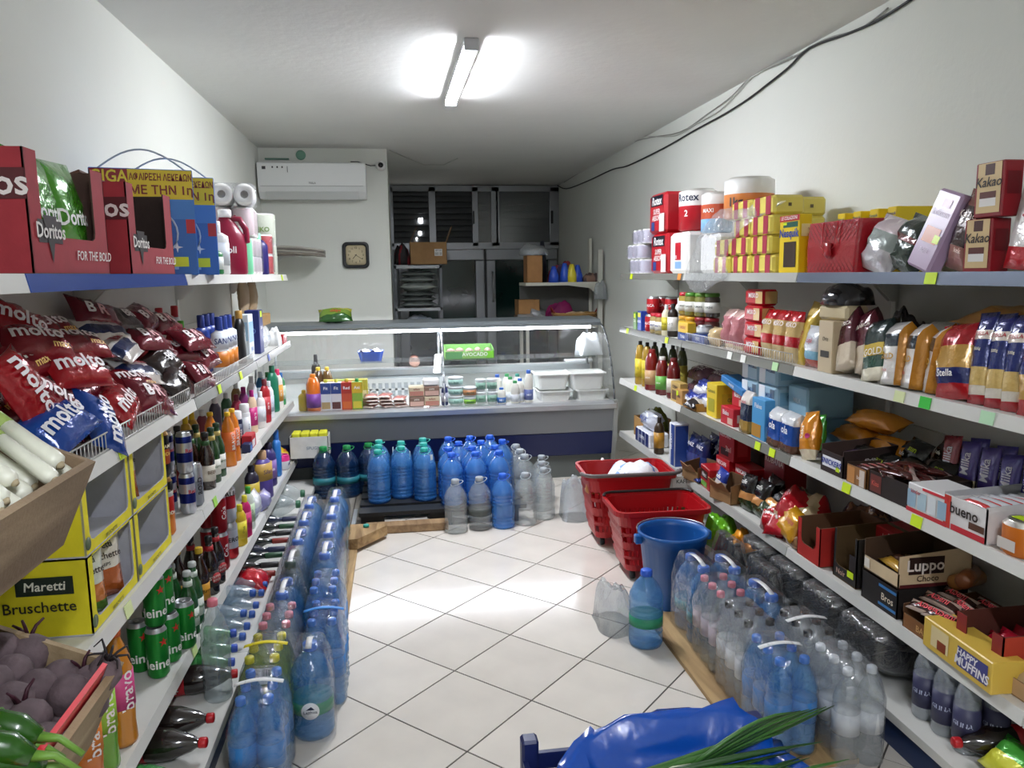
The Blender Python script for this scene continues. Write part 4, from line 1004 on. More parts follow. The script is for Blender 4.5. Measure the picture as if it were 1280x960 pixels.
def blue_bag():
    rnd = random.Random(4); m = MB(); BM = mat('0d4fb4', .22, 0, .6, 9, .5, kind='plastic'); ls = []; n = 48
    for k, (f, zz) in enumerate(((.80, .17), (.93, .20), (.99, .222), (.97, .235), (.88, .228), (.74, .19), (.62, .15))):
        pts = []
        for i in range(n):
            a = 2*PI*i/n; c, s_ = math.cos(a), math.sin(a)
            x = .275*f*math.copysign(abs(c)**.6, c); y = .185*f*math.copysign(abs(s_)**.6, s_)
            wob = .016*math.sin(5*a+k)+.012*math.sin(11*a-1.3*k)+.008*math.sin(19*a+2*k)+rnd.uniform(-.006, .006)
            hi = .05*max(0, s_)*max(0, math.cos(a-1.3))-.05*max(0, -c)*max(0, s_)
            pts.append((x+wob*.5, y+wob*.4, zz+hi*(1 if k in (1, 2, 3, 4) else .4)+wob*.45))
        ls.append(pts)
    m.loops(ls, BM, True, False, True)
    tag(link('plastic_bag', m.mesh('bag'), None, (.575, 1.45, .237)), 'bright blue plastic bag lining the navy crate', 'bag')
blue_bag()
def onions():
    rnd = random.Random(11); G1, G2, WH = mat('274d20', .4), mat('3f6e2e', .4), mat('dfe6c8', .4)
    for k in range(10):
        x0, y0 = .42+rnd.uniform(-.03, .06), 1.25+k*.024; t = thing('spring_onion', '%s spring onion from the near side of the bunch in the navy crate' % ORD[k], 'vegetable', (x0, y0, .43+.010*(k % 3)+.004*k), (0, 0, 0), 'spring onions in the navy crate')
        link('bulb', MB().tube([(-.1, 0, 0), (-.06, 0, .0), (0, 0, .004), (.06, 0, .006)], [.004, .011, .008, .007], WH, 8).mesh('b'), t)
        for j in range(4):
            L = rnd.uniform(.30, .44); dy = rnd.uniform(-.05, .07)+(k-4)*.004; dz = rnd.uniform(-.03, .05); r = rnd.uniform(.004, .0065)
            pts = [(.06+L*q/6, dy*(q/6)**1.5, .006+dz*(q/6)**1.3-.02*(q/6)**3) for q in range(7)]
            link('leaf', MB().tube(pts, [r, r*1.1, r*1.15, r*1.1, r*.95, r*.7, r*.15], G1 if (j+k) % 3 else G2, 6).mesh('l'), t)
    t = thing('spring_onion', 'long spring onion reaching over the crate edge to the blue pack', 'vegetable', (.60, 1.47, .455))
    for j in range(6):
        L = .26+.035*j; pts = [(L*q/6, (.05+.022*j)*(q/6)**1.2, .02+(.075-.014*j)*math.sin(q/6*1.9)) for q in range(7)]
        link('leaf', MB().tube(pts, [.004, .005, .005, .0048, .004, .003, .001], G1 if j % 2 else G2, 6).mesh('l'), t)
    link('bulb', MB().tube([(-.08, 0, .01), (-.04, 0, .015), (.01, 0, .02)], [.004, .01, .006], WH, 8).mesh('b'), t)
onions()

# ================================================================== PRODUCE STAND (near left)
def bin_(C, tilt, W_, L_, h, wallm, label, name):
    c, s = math.cos(tilt), math.sin(tilt)
    loc = Vector(C)-Vector((c, 0, -s))*W_-Vector((0, L_, 0))-Vector((s, 0, c))*h
    t = thing(name, label, 'crate', loc, (0, tilt, 0)); th = .012
    link('bottom_board', MB().box(0, W_, 0, L_, 0, th, wallm).mesh('b'), t)
    link('aisle_board', MB().box(W_-th, W_, 0, L_, th, h, wallm).mesh('b'), t)
    link('wall_board', MB().box(0, th, 0, L_, th, h, wallm).mesh('b'), t)
    link('end_board', MB().box(th, W_-th, L_-th, L_, th, h, wallm).mesh('b'), t)
    link('end_board', MB().box(th, W_-th, 0, th, th, h, wallm).mesh('b'), t)
    def world(x, y, z): return Vector(loc)+Vector((c, 0, -s))*x+Vector((0, y, 0))+Vector((s, 0, c))*z
    return world
OSBG = wood_mat('a58d70', '7e6850', 3)
TL = math.radians(24)
wq = bin_((-.494, 1.3, 1.257), TL, .25, .58, .15, OSBG, 'sloping chipboard bin full of leeks', 'produce_bin')
wb = bin_((-.490, 1.33, .893), TL, .255, .58, .16, wood_mat('b09a78', '8a7454', 3), 'sloping wooden bin of beetroot and peppers', 'produce_bin')
st = thing('produce_stand', 'rough wooden stand carrying the two sloping produce bins', 'stand', (-.70, .72, 0))
for y in (.0, .56): link('post', MB().box(-.035, -.01, y+.02, y+.045, .1215, 1.36, PLY).mesh('p'), st)
for y in (.0, .56): link('front_leg', MB().box(.105, .13, y+.02, y+.045, 0, .70, PLY).mesh('p'), st)
tag(link('corner_plate', MB().box(0, .05, -.004, .004, 0, .12, mat('9a9486', .5)).mesh('p'), None, wq(.0, .585, .10), (0, TL, 0)), 'small upright board at the back of the leek bin', 'board')
def leeks():
    rnd = random.Random(5)
    for k in range(16):
        p = wq(.228-.016*(k % 3), .552-.027*k, .112+.024*(k % 2)+.012*rnd.random()); t = thing('leek', '%s leek from the far end of the sloping bin' % ORD[k], 'vegetable', p, (0, 0, 0), 'leeks in the sloping bin')
        d = wq(-.10, .10+rnd.uniform(-.03, .05), .045)-wq(.228, 0, .0); L = d.length; d = d/L
        r = rnd.uniform(.0115, .0145)
        pts = [d*(L*q) for q in (-.02, 0, .03, .12, .3)]; link('white_shaft', MB().tube(pts, [r*.55, r*1.05, r*1.12, r, r*.98], mat('eeeedd', .35, vary=.06, vscale=30), 12).mesh('w'), t)
        pts = [d*(L*q) for q in (.295, .5, .8, 1.1)]; link('green_shaft', MB().tube(pts, [r*1.0, r*1.02, r*1.15, r*1.3], mat('9ab05a', .4, vary=.25, vscale=25), 12).mesh('g'), t)
        link('roots', MB().tube([d*(-.02*L), d*(-.035*L)], [r*.55, r*.3], mat('b8a888', .8), 8).mesh('r'), t)
        if k == 2: link('rubber_band', MB().tube([d*(L*q) for q in (.395, .41)], [r*1.12, r*1.12], mat('a88a4a', .6), 12).mesh('bd'), t)
leeks()
def on_bin(px, py, h):
    n = Vector((math.sin(TL), 0, math.cos(TL))); o = wb(0, 0, h); d = ray(px, py); return _C+d*((o-_C).dot(n)/d.dot(n))
def beets():
    rnd = random.Random(6); BM = mat('66565a', .8, 0, .3, 60, vary=.35, vscale=18, kind='beet'); STM = mat('3a0f20', .6)
    spots = [(38, 817, 1), (16, 841, .9), (14, 878, .95), (35, 902, 1), (76, 847, .9), (87, 869, 1), (109, 853, .85), (47, 858, .85), (57, 930, .9), (2, 812, .9), (-12, 858, 1), (60, 880, .85), (112, 880, .9), (85, 905, .9), (30, 940, .9)]
    for k, (px, py, s) in enumerate(spots):
        R = .034*s; p = on_bin(px, py, .13 if k < 11 else .085); t = thing('beetroot', '%s beetroot from the bin wall of the lower bin' % ORD[k] if k else 'dark beetroot topmost by the bin wall', 'vegetable', p, (rnd.uniform(-.6, .6), rnd.uniform(-.5, .5), rnd.uniform(0, 6)), 'beetroots in the lower bin')
        pr = [(.002, -R*1.35), (R*.12, -R*1.1), (R*.6, -R*.78), (R*.95, -R*.25), (R, .1*R), (R*.85, R*.55), (R*.45, R*.85), (R*.3, R*.92)]
        link('root', MB().lathe(pr, BM, 14).mesh('r'), t)
        for j in range(3 if k % 3 == 0 else 0):
            a = j*2.1; q = [(R*.15*math.cos(a), R*.15*math.sin(a), R*.9), (R*.4*math.cos(a), R*.4*math.sin(a), R*1.3), (R*.8*math.cos(a), R*.8*math.sin(a), R*1.6)]
            link('stalk', MB().tube(q, [.004, .003, .002], STM, 5).mesh('s'), t)
    t = thing('beetroot', 'beetroot with spiky dark stalks at the far corner of the lower bin', 'vegetable', wb(.235, .55, .15), (0, .4, 0))
    link('root', MB().lathe([(.004, -.03), (.024, -.02), (.03, 0), (.018, .025)], BM, 12).mesh('r'), t)
    for j in range(7):
        a = j*.9; q = [(0, 0, .02), (.012*math.cos(a), .012*math.sin(a), .036), (.026*math.cos(a), .026*math.sin(a), .042+.008*math.sin(3*a)), (.036*math.cos(a), .036*math.sin(a), .03)]
        link('stalk', MB().tube(q, [.003, .0025, .002, .001], mat('1e1518', .7), 5).mesh('s'), t)
    tag(link('red_sheet', MB().box(0, .008, .0, .36, 0, .085, mat('e0303c', .35)).mesh('s'), None, wb(.232, .16, .10), (0, TL, 0)), 'red plastic sheet along the aisle edge of the lower bin', 'sheet')
    heap('beet_leaf', 'crumpled green beet leaf among the beetroots', 'leaf', wb(.155, .35, .11), .07, .06, .08, ['3a5a2a', '567a3a'], 5)
    GP = mat('255510', .25, 0, 0, 60, .4, kind='pepper')
    for k, (px, py, h) in enumerate(((22, 915, .19), (10, 940, .20), (-8, 928, .18), (22, 958, .18))):
        p = on_bin(px, py, h); t = thing('green_pepper', '%s long green pepper from the beetroots in the lower bin' % ORD[k], 'vegetable', p, (0, .30+.06*k, -.15+.2*k), 'green peppers in the lower bin')
        link('pepper_body', MB().tube([(-.16, .01, -.01), (-.11, 0, 0), (-.05, -.005, .005), (0, 0, .004), (.03, 0, 0)], [.004, .014, .020, .022, .012], GP, 10).mesh('p'), t)
        link('stem', MB().tube([(.025, 0, 0), (.055, .004, .004), (.09, .006, -.012)], [.008, .005, .004], mat('6f9a3a', .5), 6).mesh('s'), t)
beets()

# ================================================================== LEFT SHELVES
LT = LR-.62
# ---- top shelf
DR = 'a5303a'
def chips_box(yc, label, fl_):
    tr = tray(.44, .325, .265, .1, DR, '3a2a26' if fl_ else '5a4038', [('f', 'Doritos', .046, -.125, .095, 'f2ece8', .02), ('f', 'FOR THE BOLD', .032, .115, .045, 'f0e4e2', .015, .15), ('l', 'Doritos', .075, .05, .19, 'f0e6e4', .02)],
              [('f', -.185, -.065, .07, .12, '241416'), ('l', -.05, .163, .158, .222, '5a1c24')], cut=(-.16, .14, .085), sh=.265)
    o = put(tr, 'chips_display_box', label, 'display box', (-.925, yc, ZLs[0]+.001), LR)
    link('triangle_print', MB().add([(-.16, -.1648, .13), (-.09, -.1648, .13), (-.125, -.1648, .025)], [(0, 2, 1)], pap('241416')).mesh('t'), o)
    link('lid_flap', MB().box(-.2, .2, -.004, .004, 0, .07, card('6a4a3c')).mesh('fl'), o, (0, .03, .262), (1.2, .05, 0))
    return o
chips_box(1.998, 'red display box of green tortilla chip bags on the top shelf', 0)
chips_box(2.615, 'red display box with one orange bag, beside the blue boxes', 1)
CH = pillow(.20, .27, .075, ((0, .1, '2f6a22'), (.1, 1, '4f9a2c')), (('Doritos', .055, 0, .13, 'f6f6f2', .02), ('NACHO', .02, 0, .05, 'f0d040')), seed=3, wr=.006)
for i, (y, lb) in enumerate(((1.92, 'green chip bag at the near side of the red box'), (2.09, 'green chip bag at the far side of the red box'))): put(CH, 'chip_bag', lb, 'chip bag', (-.812, y, ZLs[0]+.008), (-.08, .04*(1-2*i), LR), 'green chip bags in the red box')
put(CH, 'chip_bag', 'green chip bag standing in the second row of the red box', 'chip bag', (-.92, 2.0, ZLs[0]+.012), (-.08, .02, LR), 'green chip bags in the red box')
put_c(pillow(.18, .2, .07, ((0, .3, 'b8541c'), (.3, .55, '30201c'), (.55, 1, 'd8702a')), (('Doritos', .05, 0, .08, 'f6f6f2', .02),), seed=4, wr=.007), 'chip_bag', 'orange chip bag slumped alone in the second red box', 'chip bag', (-.86, 2.62, ZLs[0]+.085), .2, LR, -.5, .35)
GG = carton(.335, .125, .375, '2b6fc6', (), [('f', 'GIGA', .058, -.105, .345, 'f4dd42', .02), ('f', 'PACK', .058, -.105, .295, 'f4dd42', .02), ('f', 'ΑΦΑΙΡΕΣΗ ΛΕΚΕΔΩΝ', .033, .062, .345, '8a2a1c', .02), ('f', 'ΜΕ ΤΗΝ 1η', .042, .062, .30, '8a2a1c', .02)],
            [('f', -.165, -.045, .27, .372, '9c1c22'), ('f', -.045, .165, .27, .372, 'f0d420'), ('f', -.166, .166, .20, .27, '3f86d8'), ('f', .135, .165, .15, .2, 'c8202a'), ('f', .06, .135, .03, .065, 'e0f02a'), ('f', -.15, .10, .02, .03, '8fbcf0')])
def giga(loc, label):
    o = put(GG, 'detergent_box', label, 'detergent box', loc, .24)
    arc = [(-.15+.30*i/14, .0, .375+.075*math.sin(PI*i/14)) for i in range(15)]
    link('carry_handle', MB().tube(arc, .0035, mat('c4ccd8', .35), 6).mesh('h'), o)
    ring = [(.02+.085*math.cos(a), -.0645, .15+.085*math.sin(a)) for a in [i*2*PI/24 for i in range(24)]]
    link('swirl_print', MB().tube(ring, .0035, pap('cfe2fa'), 4, True).mesh('r'), o)
    for k, (px, pz, s) in enumerate(((-.06, .2, .018), (.05, .22, .014), (.1, .1, .02))): link('sparkle_print', MB().add([(px-s, -.0645, pz), (px, -.0645, pz-s*.25), (px+s, -.0645, pz), (px, -.0645, pz+s*.25), (px-s*.25, -.0648, pz), (px, -.0648, pz-s), (px+s*.25, -.0648, pz), (px, -.0648, pz+s)], [(0, 1, 2, 3), (4, 5, 6, 7)], pap('e8f2ff')).mesh('s'), o)
giga((-.90, 3.02, ZLs[0]+.001), 'large blue and yellow detergent box with handle, the nearer one')
giga((-.875, 3.24, ZLs[0]+.001), 'large blue and yellow detergent box with handle, the farther one')
def roll_pack(label, loc, nx, ny, nz, R, H, axis, film_t='f6f6f8', core=.02, col='eeede8', prt=None, wrapcol=None, rot=(0, 0, 0), name='toilet_roll_pack', cat='roll pack', text=None, tcol='b02838'):
    t = thing(name, label, cat, loc, rot); rm = roll(R, H, col, core, prt)
    if axis == 'z':
        for i in range(nx):
            for j in range(ny):
                for k in range(nz): link('roll', rm, t, ((i-(nx-1)/2)*2*R, (j-(ny-1)/2)*2*R, k*H))
        W_, D_, H_ = nx*2*R, ny*2*R, nz*H
    else:
        for i in range(nx):
            for j in range(ny):
                for k in range(nz): link('roll', rm, t, ((i-(nx-1)/2)*2*R, (j-(ny-1)/2)*H+H/2, R+k*2*R), (PI/2, 0, 0))
        W_, D_, H_ = nx*2*R, ny*H, nz*2*R
    link('plastic_wrap', MB().rbox(-W_/2-.002, W_/2+.002, -D_/2-.002, D_/2+.002, 0, H_+.003, film(film_t, .06, .6, 40), .02).mesh('w'), t)
    if text:
        m = MB()
        for s, sz, z, c in text: put_text(m, s, sz, pap(c), lambda x, y: (x, -D_/2-.004, z+y), .02)
        link('lettering', m.mesh('l'), t)
    return t
roll_pack('white toilet roll pack at the bottom of the left roll stack', (-.87, 4.47, ZLs[0]), 2, 3, 2, .056, .1, 'z', prt='e8dcdc')
roll_pack('white toilet roll pack lying atop the left roll stack, ends showing', (-.85, 4.38, ZLs[0]+.36), 2, 3, 1, .056, .1, 'y', rot=(0, 0, .16))
roll_pack('printed white roll pack in the middle of the left roll stack', (-.87, 4.45, ZLs[0]+.204), 2, 3, 1, .056, .152, 'z', prt='ead4d6', rot=(0, 0, .1), text=[('soft', .05, .09, 'a8384a')])
roll_pack('tall kitchen towel pack with green print at the far left end', (-.835, 5.16, ZLs[0]), 1, 2, 2, .075, .19, 'z', prt='dfe6cf', rot=(0, 0, .15), name='kitchen_towel_pack', text=[('EKO', .04, .28, '6a8f3a')])
roll_pack('kitchen towel pack with red print beside the dark bottle', (-.80, 4.88, ZLs[0]), 1, 1, 2, .06, .12, 'z', prt='b8202c', name='kitchen_towel_pack')
def jug(label, loc, col, cap, R, H, text, tcol='f4f0f0', rz=LR):
    t = thing('detergent_jug', label, 'bottle', loc, rz); m_ = mat(col, .3, kind='plastic')
    link('jug_body', MB().lathe([(R*.9, 0), (R, .01), (R, H*.45), (R*.9, H*.62), (R*.5, H*.8), (R*.3, H*.86), (R*.3, H*.9)], m_, 18, sy=.55).mesh('b'), t)
    link('cap', MB().lathe([(R*.34, H*.88), (R*.34, H*.98), (R*.28, H)], mat(cap, .35), 14).mesh('c'), t)
    link('handle', MB().tube([(R*.55, 0, H*.42), (R*1.05, 0, H*.52), (R*1.0, 0, H*.7), (R*.72, 0, H*.86), (R*.3, 0, H*.86)], R*.16, m_, 8).mesh('h'), t)
    m = MB(); put_text(m, text, .045, pap(tcol), lambda x, y: (x, -R*.58, H*.38+y), .02); link('lettering', m.mesh('t'), t)
jug('maroon detergent jug with handle on the left top shelf', (-.83, 4.02, ZLs[0]+.0005), '8c1638', 'f0f0f0', .095, .32, 'avoll', rz=.30)
put(plastic_bottle(.055, .24, 'f0f2f0', 'e8e8e8', 'dfe4ea', .55, text='Lip', tcol='2a4a8a', caph=.2), 'spray_bottle', 'white pump bottle before the maroon jug', 'bottle', (-.80, 3.66, ZLs[0]+.0005), .4)
put(plastic_bottle(.05, .13, '2f8a4a', 'f0f0f0', 'e8f0e8', .55, text='eco', tcol='2f8a4a'), 'cleaner_bottle', 'short green bottle beside the white pump bottle', 'bottle', (-.79, 3.50, ZLs[0]+.0005), .4)
put(plastic_bottle(.06, .24, '2a2468', '8fe0b0', None, .55), 'softener_bottle', 'dark violet bottle beside the maroon jug', 'bottle', (-.80, 4.70, ZLs[0]+.0005), .3)
put(plastic_bottle(.05, .25, '7fd8a8', 'e8f0ee', None, .55), 'softener_bottle', 'pale green bottle squeezed behind the maroon jug', 'bottle', (-.79, 4.20, ZLs[0]+.0005), .3)

# ---- second shelf: piles of croissant and rusk bags
MR = pillow(.20, .125, .06, ((0, 1, 'a8121e'),), (('molto', .065, -.01, .066, 'f6eef0', .025, .1),), nx=10, nz=7, seed=11, wr=.006)
MR2 = pillow(.20, .125, .06, ((0, 1, '8c1020'),), (('molto', .06, -.01, .075, 'f6eef0', .025, .1), ('max', .03, .04, .035, 'f0c060', .02)), nx=10, nz=7, seed=12, wr=.006)
MB_ = pillow(.20, .125, .06, ((0, 1, '12459c'),), (('molto', .065, -.01, .066, 'f6f6fa', .025, .1),), nx=10, nz=7, seed=13, wr=.006)
BR = pillow(.21, .13, .06, ((0, 1, '741024'),), (('B', .06, -.05, .065, 'f4f0f0', .03), ('R', .06, .0, .065, 'e8b8bc', .03)), nx=10, nz=7, seed=14, wr=.006)
BN = pillow(.2, .13, .05, ((0, .35, '33201a'), (.35, 1, '241614')), (('BR', .05, .03, .07, 'f4f0f0', .03),), nx=10, nz=7, seed=15, wr=.005)
DM = pillow(.2, .12, .05, ((0, .3, 'e8e0d8'), (.3, .62, '1c2c58'), (.62, 1, 'f0ece8')), (('7Bake', .04, 0, .09, 'a02030', .02),), nx=10, nz=8, seed=16, wr=.005)
gp = 'snack bags piled behind the wire rail'
SP = [ # (px, py, X, kind, rz, tilt, roll, label)
 (96, 462, -.86, MR, 1.25, -.75, .12, 'red croissant bag with large white word, topmost in the pile'), (75, 530, -.80, MB_, 1.2, -.9, -.35, 'blue croissant bag with white word lying at the rail'),
 (125, 527, -.79, MB_, 1.5, -.6, -1.0, 'blue croissant bag standing on edge at the rail'), (45, 430, -.93, MR2, 1.2, -.8, .2, 'red croissant bag behind the topmost one'),
 (20, 455, -.95, MR2, 1.1, -.6, -.3, 'red croissant bag at the picture edge, upper'), (30, 490, -.86, MR, 1.4, -.3, 1.2, 'red croissant bag standing upright by the leek bin'),
 (65, 505, -.84, MR2, 1.5, -.5, .8, 'red croissant bag wedged behind the blue ones'), (150, 505, -.80, MR, 1.6, -.7, -.2, 'crumpled red croissant bag at the rail right of the blue ones'),
 (165, 480, -.86, MR2, 1.4, -.9, .25, 'red croissant bag under the patterned packs'), (20, 405, -1.0, MR, 1.3, -.5, .5, 'red croissant bag highest at the picture edge'),
 (60, 415, -1.0, MR2, 1.2, -.9, -.1, 'red croissant bag lying far back near the upright'), (130, 415, -.98, DM, 1.3, -.9, .2, 'white and navy rusk bag on the dark pile'),
 (150, 435, -.92, DM, 1.5, -1.0, -.2, 'pale rusk bag lying across the dark pile'), (170, 465, -.88, DM, 1.5, -.9, .3, 'pale rusk bag beside the crumpled red one'),
 (120, 395, -1.02, BR, 1.3, -.6, .3, 'wine red rusk bag high under the shelf edge'), (150, 400, -1.0, BN, 1.4, -.8, .1, 'dark brown rusk bag high under the shelf edge'),
 (178, 398, -.98, BR, 1.5, -.8, -.2, 'wine red rusk bag high beside the white-topped bottles'), (185, 425, -.92, BR, 1.4, -.9, .2, 'wine red rusk bag in the middle of the dark pile'),
 (205, 455, -.86, BN, 1.3, -.7, -.3, 'dark brown rusk bag in the middle of the dark pile'), (188, 497, -.79, BR, 1.5, -.6, .3, 'wine red rusk bag with white patch at the rail'),
 (222, 485, -.80, BN, 1.5, -.6, -.4, 'dark brown rusk bag with white patch at the rail'), (240, 425, -.84, BR, 1.3, -.9, .05, 'long wine red rusk bag on top beside the white bottles'),
 (255, 445, -.82, BR, 1.4, -.7, -.1, 'wine red rusk bag below the long one'), (250, 470, -.79, BR, 1.6, -.6, .2, 'wine red rusk bag low at the grey price strip'),
 (225, 440, -.88, BR, 1.4, -1.0, .3, 'wine red rusk bag behind the long one'), (95, 430, -.94, MR2, 1.3, -1.0, .3, 'red croissant bag just above the topmost word'), (205, 405, -.95, BR, 1.4, -.8, .1, 'wine red rusk bag next to the green caps')]
for px, py, X, tr, rz, ti, ro, lb in SP:
    c = atX(px, py, X); c.z = max(c.z, ZLs[1]+.055); put_c(tr, 'snack_bag', lb, 'snack bag', c, .125, rz, ti, ro, gp)
# hidden under-layer of the pile
for i in range(12):
    put_c(MR2 if i < 5 else BR, 'snack_bag', '%s snack bag buried at the bottom of the pile, from the leek bin' % ORD[i], 'snack bag', (-.90-.08*(i % 2), 1.76+.128*i, ZLs[1]+.035+.0*(i % 3)), .125, 1.4+.1*(i % 3), -1.35, .1*(i % 4), gp)
for i in range(8):
    put_c(MR2 if i < 3 else BR, 'snack_bag', '%s snack bag in the second layer of the pile, from the leek bin' % ORD[i], 'snack bag', (-.97-.03*(i % 2), 1.85+.155*i, ZLs[1]+.11), .125, 1.4-.1*(i % 3), -1.2, .1*(i % 4)-.2, gp)
# bottles on the second shelf
RB = plastic_bottle(.042, .25, 'b01828', '58c030', None, .7, caph=.12); WB = plastic_bottle(.04, .31, 'e8e8e6', 'b01420', 'd8dce0', .6, caph=.16)
for i, (y, x) in enumerate(((3.18, -1.0), (3.32, -1.0), (3.52, -.97), (3.62, -.97))): put(RB, 'softener_bottle', '%s red bottle with green cap behind the rusk bags' % ORD[i], 'bottle', (x, y, ZLs[1]+.0005), LT, 'green-capped red bottles')
for i, y in enumerate((3.42, 3.60, 3.84)): put(WB, 'softener_bottle', '%s tall white bottle with red cap under the top shelf' % ORD[i], 'bottle', (-1.05, y, ZLs[1]+.0005), LT, 'red-capped white bottles')
SN = plastic_bottle(.042, .265, 'e4eaf2', '1f3f9a', 'dfe6f0', .62, text='SANO', tcol='16307a', caph=.22, tsize=.036, lz=(.45, .72), waist=.98)
SN = SN+[('orange_print', MB().lathe([(.0435, .04), (.0435, .11)], mat('e88a2a', .4), 20, sy=.62).mesh('o'))] if len(SN) < 5 else SN
for i, (y, x) in enumerate(((3.60, -.80), (3.70, -.80), (3.80, -.80))): put(SN, 'softener_bottle', '%s white bottle with blue cap and orange print' % ('nearest', 'middle', 'farthest')[i], 'bottle', (x, y, ZLs[1]+.0005), LT, 'blue-capped white bottles')
for i, (y, x) in enumerate(((3.70, -.90), (3.80, -.90), (3.90, -.90))): put(plastic_bottle(.042, .27, '1f3f9a', '1a2f7a', None, .62, caph=.2), 'softener_bottle', '%s blue bottle in the second row behind the orange prints' % ('nearest', 'middle', 'farthest')[i], 'bottle', (x, y, ZLs[1]+.0005), LT, 'blue bottles of the second row')
put(plastic_bottle(.045, .27, '1a1a1c', 'c89a4a', None, .6), 'bleach_bottle', 'tall black bottle with amber cap', 'bottle', (-.81, 4.1, ZLs[1]+.0005), LR)
put(carton(.13, .07, .24, 'e4ecf2', (), [('f', 'WA', .04, 0, .05, '2a5aa8')], [('f', -.06, .06, .09, .2, '7fb0dc'), ('l', -.03, .03, .1, .2, 'a8cce8')]), 'powder_box', 'white and pale blue carton beside the black bottle', 'carton', (-.83, 4.33, ZLs[1]+.0005), LR)
put(carton(.12, .08, .25, '1c2c72', (), [('f', 'finish', .03, 0, .15, 'f0f0f4'), ('l', 'O', .05, 0, .13, '6a8ad0')], [('f', -.03, .03, .21, .245, 'd6f21a')]), 'powder_box', 'navy carton with yellow sticker', 'carton', (-.83, 4.62, ZLs[1]+.0005), LR)
for i in range(3): put(pillow(.14, .17-.01*i, .06, ((0, .3, 'e4e8ea'), (.3, .5, 'b8c4d0'), (.5, 1, 'f0f2f2')), seed=20+i), 'refill_bag', '%s white refill bag past the navy carton' % ORD[i], 'bag', (-.83, 4.78+.1*i, ZLs[1]+.0005), (-.1, 0, LR))
put(carton(.16, .1, .06, 'b8202a', (), [('f', 'O', .03, 0, .03, 'f0e0e0')]), 'small_box', 'flat red carton at the far end of the second shelf', 'carton', (-.80, 5.25, ZLs[1]+.0005), LR)
heap('plastic_bag', 'white plastic bag beside the flat red carton', 'bag', (-.80, 5.12, ZLs[1]+.001), .10, .10, .12, ['eef0f0'], 31, rough=.4)
for i in range(2): put(pillow(.20, .22, .05, ((0, 1, 'a08a6a'),), seed=30+i, foilm=.6), 'paper_bag', '%s brown paper bag stack under the top shelf' % ('nearer', 'farther')[i], 'paper bag', (-.90, 4.72+.28*i, ZLs[1]+.21), (.0, .05, LR))
tag(link('wooden_block', MB().rbox(-.08, .08, -.2, .2, 0, .07, card('a07c48'), .004).mesh('b'), None, (-.9, 4.95, ZLs[1]+.14)), 'brown carton under the paper bags', 'carton')
tag(link('white_carton', MB().rbox(-.08, .08, -.2, .2, 0, .138, card('d8d4cc'), .004).mesh('b'), None, (-.96, 4.95, ZLs[1]+.0005)), 'pale carton carrying the brown carton and paper bags', 'carton')

# ---- third shelf
YB_ = 'e6d820'
YT = tray(.325, .30, .195, .03, YB_, 'b9bac4', [('f', 'BRUSCHETTE', .013, 0, .012, '4a4a20')], (), cut=(-.135, .14, .028))
YTl = carton(.325, .30, .195, YB_, (), [('l', 'Maretti', .045, .07, .13, 'f0f0e0', .015), ('l', 'Bruschette', .048, .03, .07, '2a2a1c', .01)], [('l', -.05, .15, .10, .165, '1c2a20')])
def ybox(y, z, label, text):
    tx = [('f', 'BRUSCHETTE', .013, 0, .013, '4a4a20')]; pt = []
    if text: tx += [('l', 'Maretti', .032, .045, .132, 'f0f0e0', .015, .1), ('l', 'Bruschette', .038, .03, .08, '2a2a1c', .01)]; pt = [('l', -.02, .11, .11, .155, '1c2a20')]
    o = put(tray(.325, .29, .195, .03, YB_, 'b9bac4', tx, pt, cut=(-.132, .14, .03)), 'display_carton', label, 'display carton', (-.905, y, z), LR)
    link('carton_top', MB().box(-.1625, .1625, -.145, .145, .192, .195, card(YB_)).mesh('t'), o)
    link('corner_logo', MB().lathe([(.016, -.1468), (.016, -.1456)], pap('5f6f50'), 14, axis='y').mesh('l'), o, (-.148, 0, .03))
    return o
z2, z3 = ZLs[2]+.001, ZLs[2]+.198
ybox(2.055, z2, 'yellow open carton, lower near one of four', 1); ybox(2.055, z3, 'yellow open carton, upper near one of four', 0)
ybox(2.39, z2, 'yellow open carton, lower far one of four', 0); ybox(2.39, z3, 'yellow open carton, upper far one of four', 0)
BP = pillow(.12, .165, .05, ((0, .5, 'b8602a'), (.5, 1, 'e6e0d0')), (('Maretti', .022, 0, .145, '1c2a20', .02), ('bruschette', .024, 0, .118, '2a2018', .015), ('CHIPS', .013, 0, .095, '2a2018')), seed=41)
BP2 = pillow(.12, .165, .05, ((0, .25, '5f8a3a'), (.25, .5, 'c8742a'), (.5, 1, 'e0e4d4')), (('Maretti', .022, 0, .145, '1c2a20', .02), ('bruschette', .024, 0, .118, '2a2018', .015)), seed=42)
for y, z, tr, lb in ((1.99, z2, BP2, 'green and white rusk pouch in the lower near carton'), (2.11, z2, BP, 'white rusk pouch in the lower near carton'), (2.36, z3, BP, 'white rusk pouch alone in the upper far carton')): put(tr, 'rusk_pouch', lb, 'pouch', (-.815 if z == z2 else -.84, y, z+.006), (-.08, 0, LR-.75))
put(BP2, 'rusk_pouch', 'rusk pouch leaning behind the lower near pouches', 'pouch', (-.90, 2.06, z2+.006), (-.1, .05, LR))
OC = can(.033, .165, ((0, .3, '14181a'), (.3, .62, 'b8542a'), (.62, 1, '14181a')), (('SODA', .018, .085, 'f0c860', 0), ('ORAMA', .018, .112, 'f0e8d0', 0)), lid='b08a50')
for i, (z, lb) in enumerate(((0, 'lower black fruit-print can beside the yellow cartons'), (.166, 'upper black fruit-print can beside the yellow cartons'))): put(OC, 'drink_can', lb, 'can', (-.845, 2.78, ZLs[2]+.0005+z), LT)
OC2 = can(.03, .15, ((0, .5, 'd87a2a'), (.5, 1, 'c8302a')), (('SODA', .016, .08, 'f0f0e0', 0),))
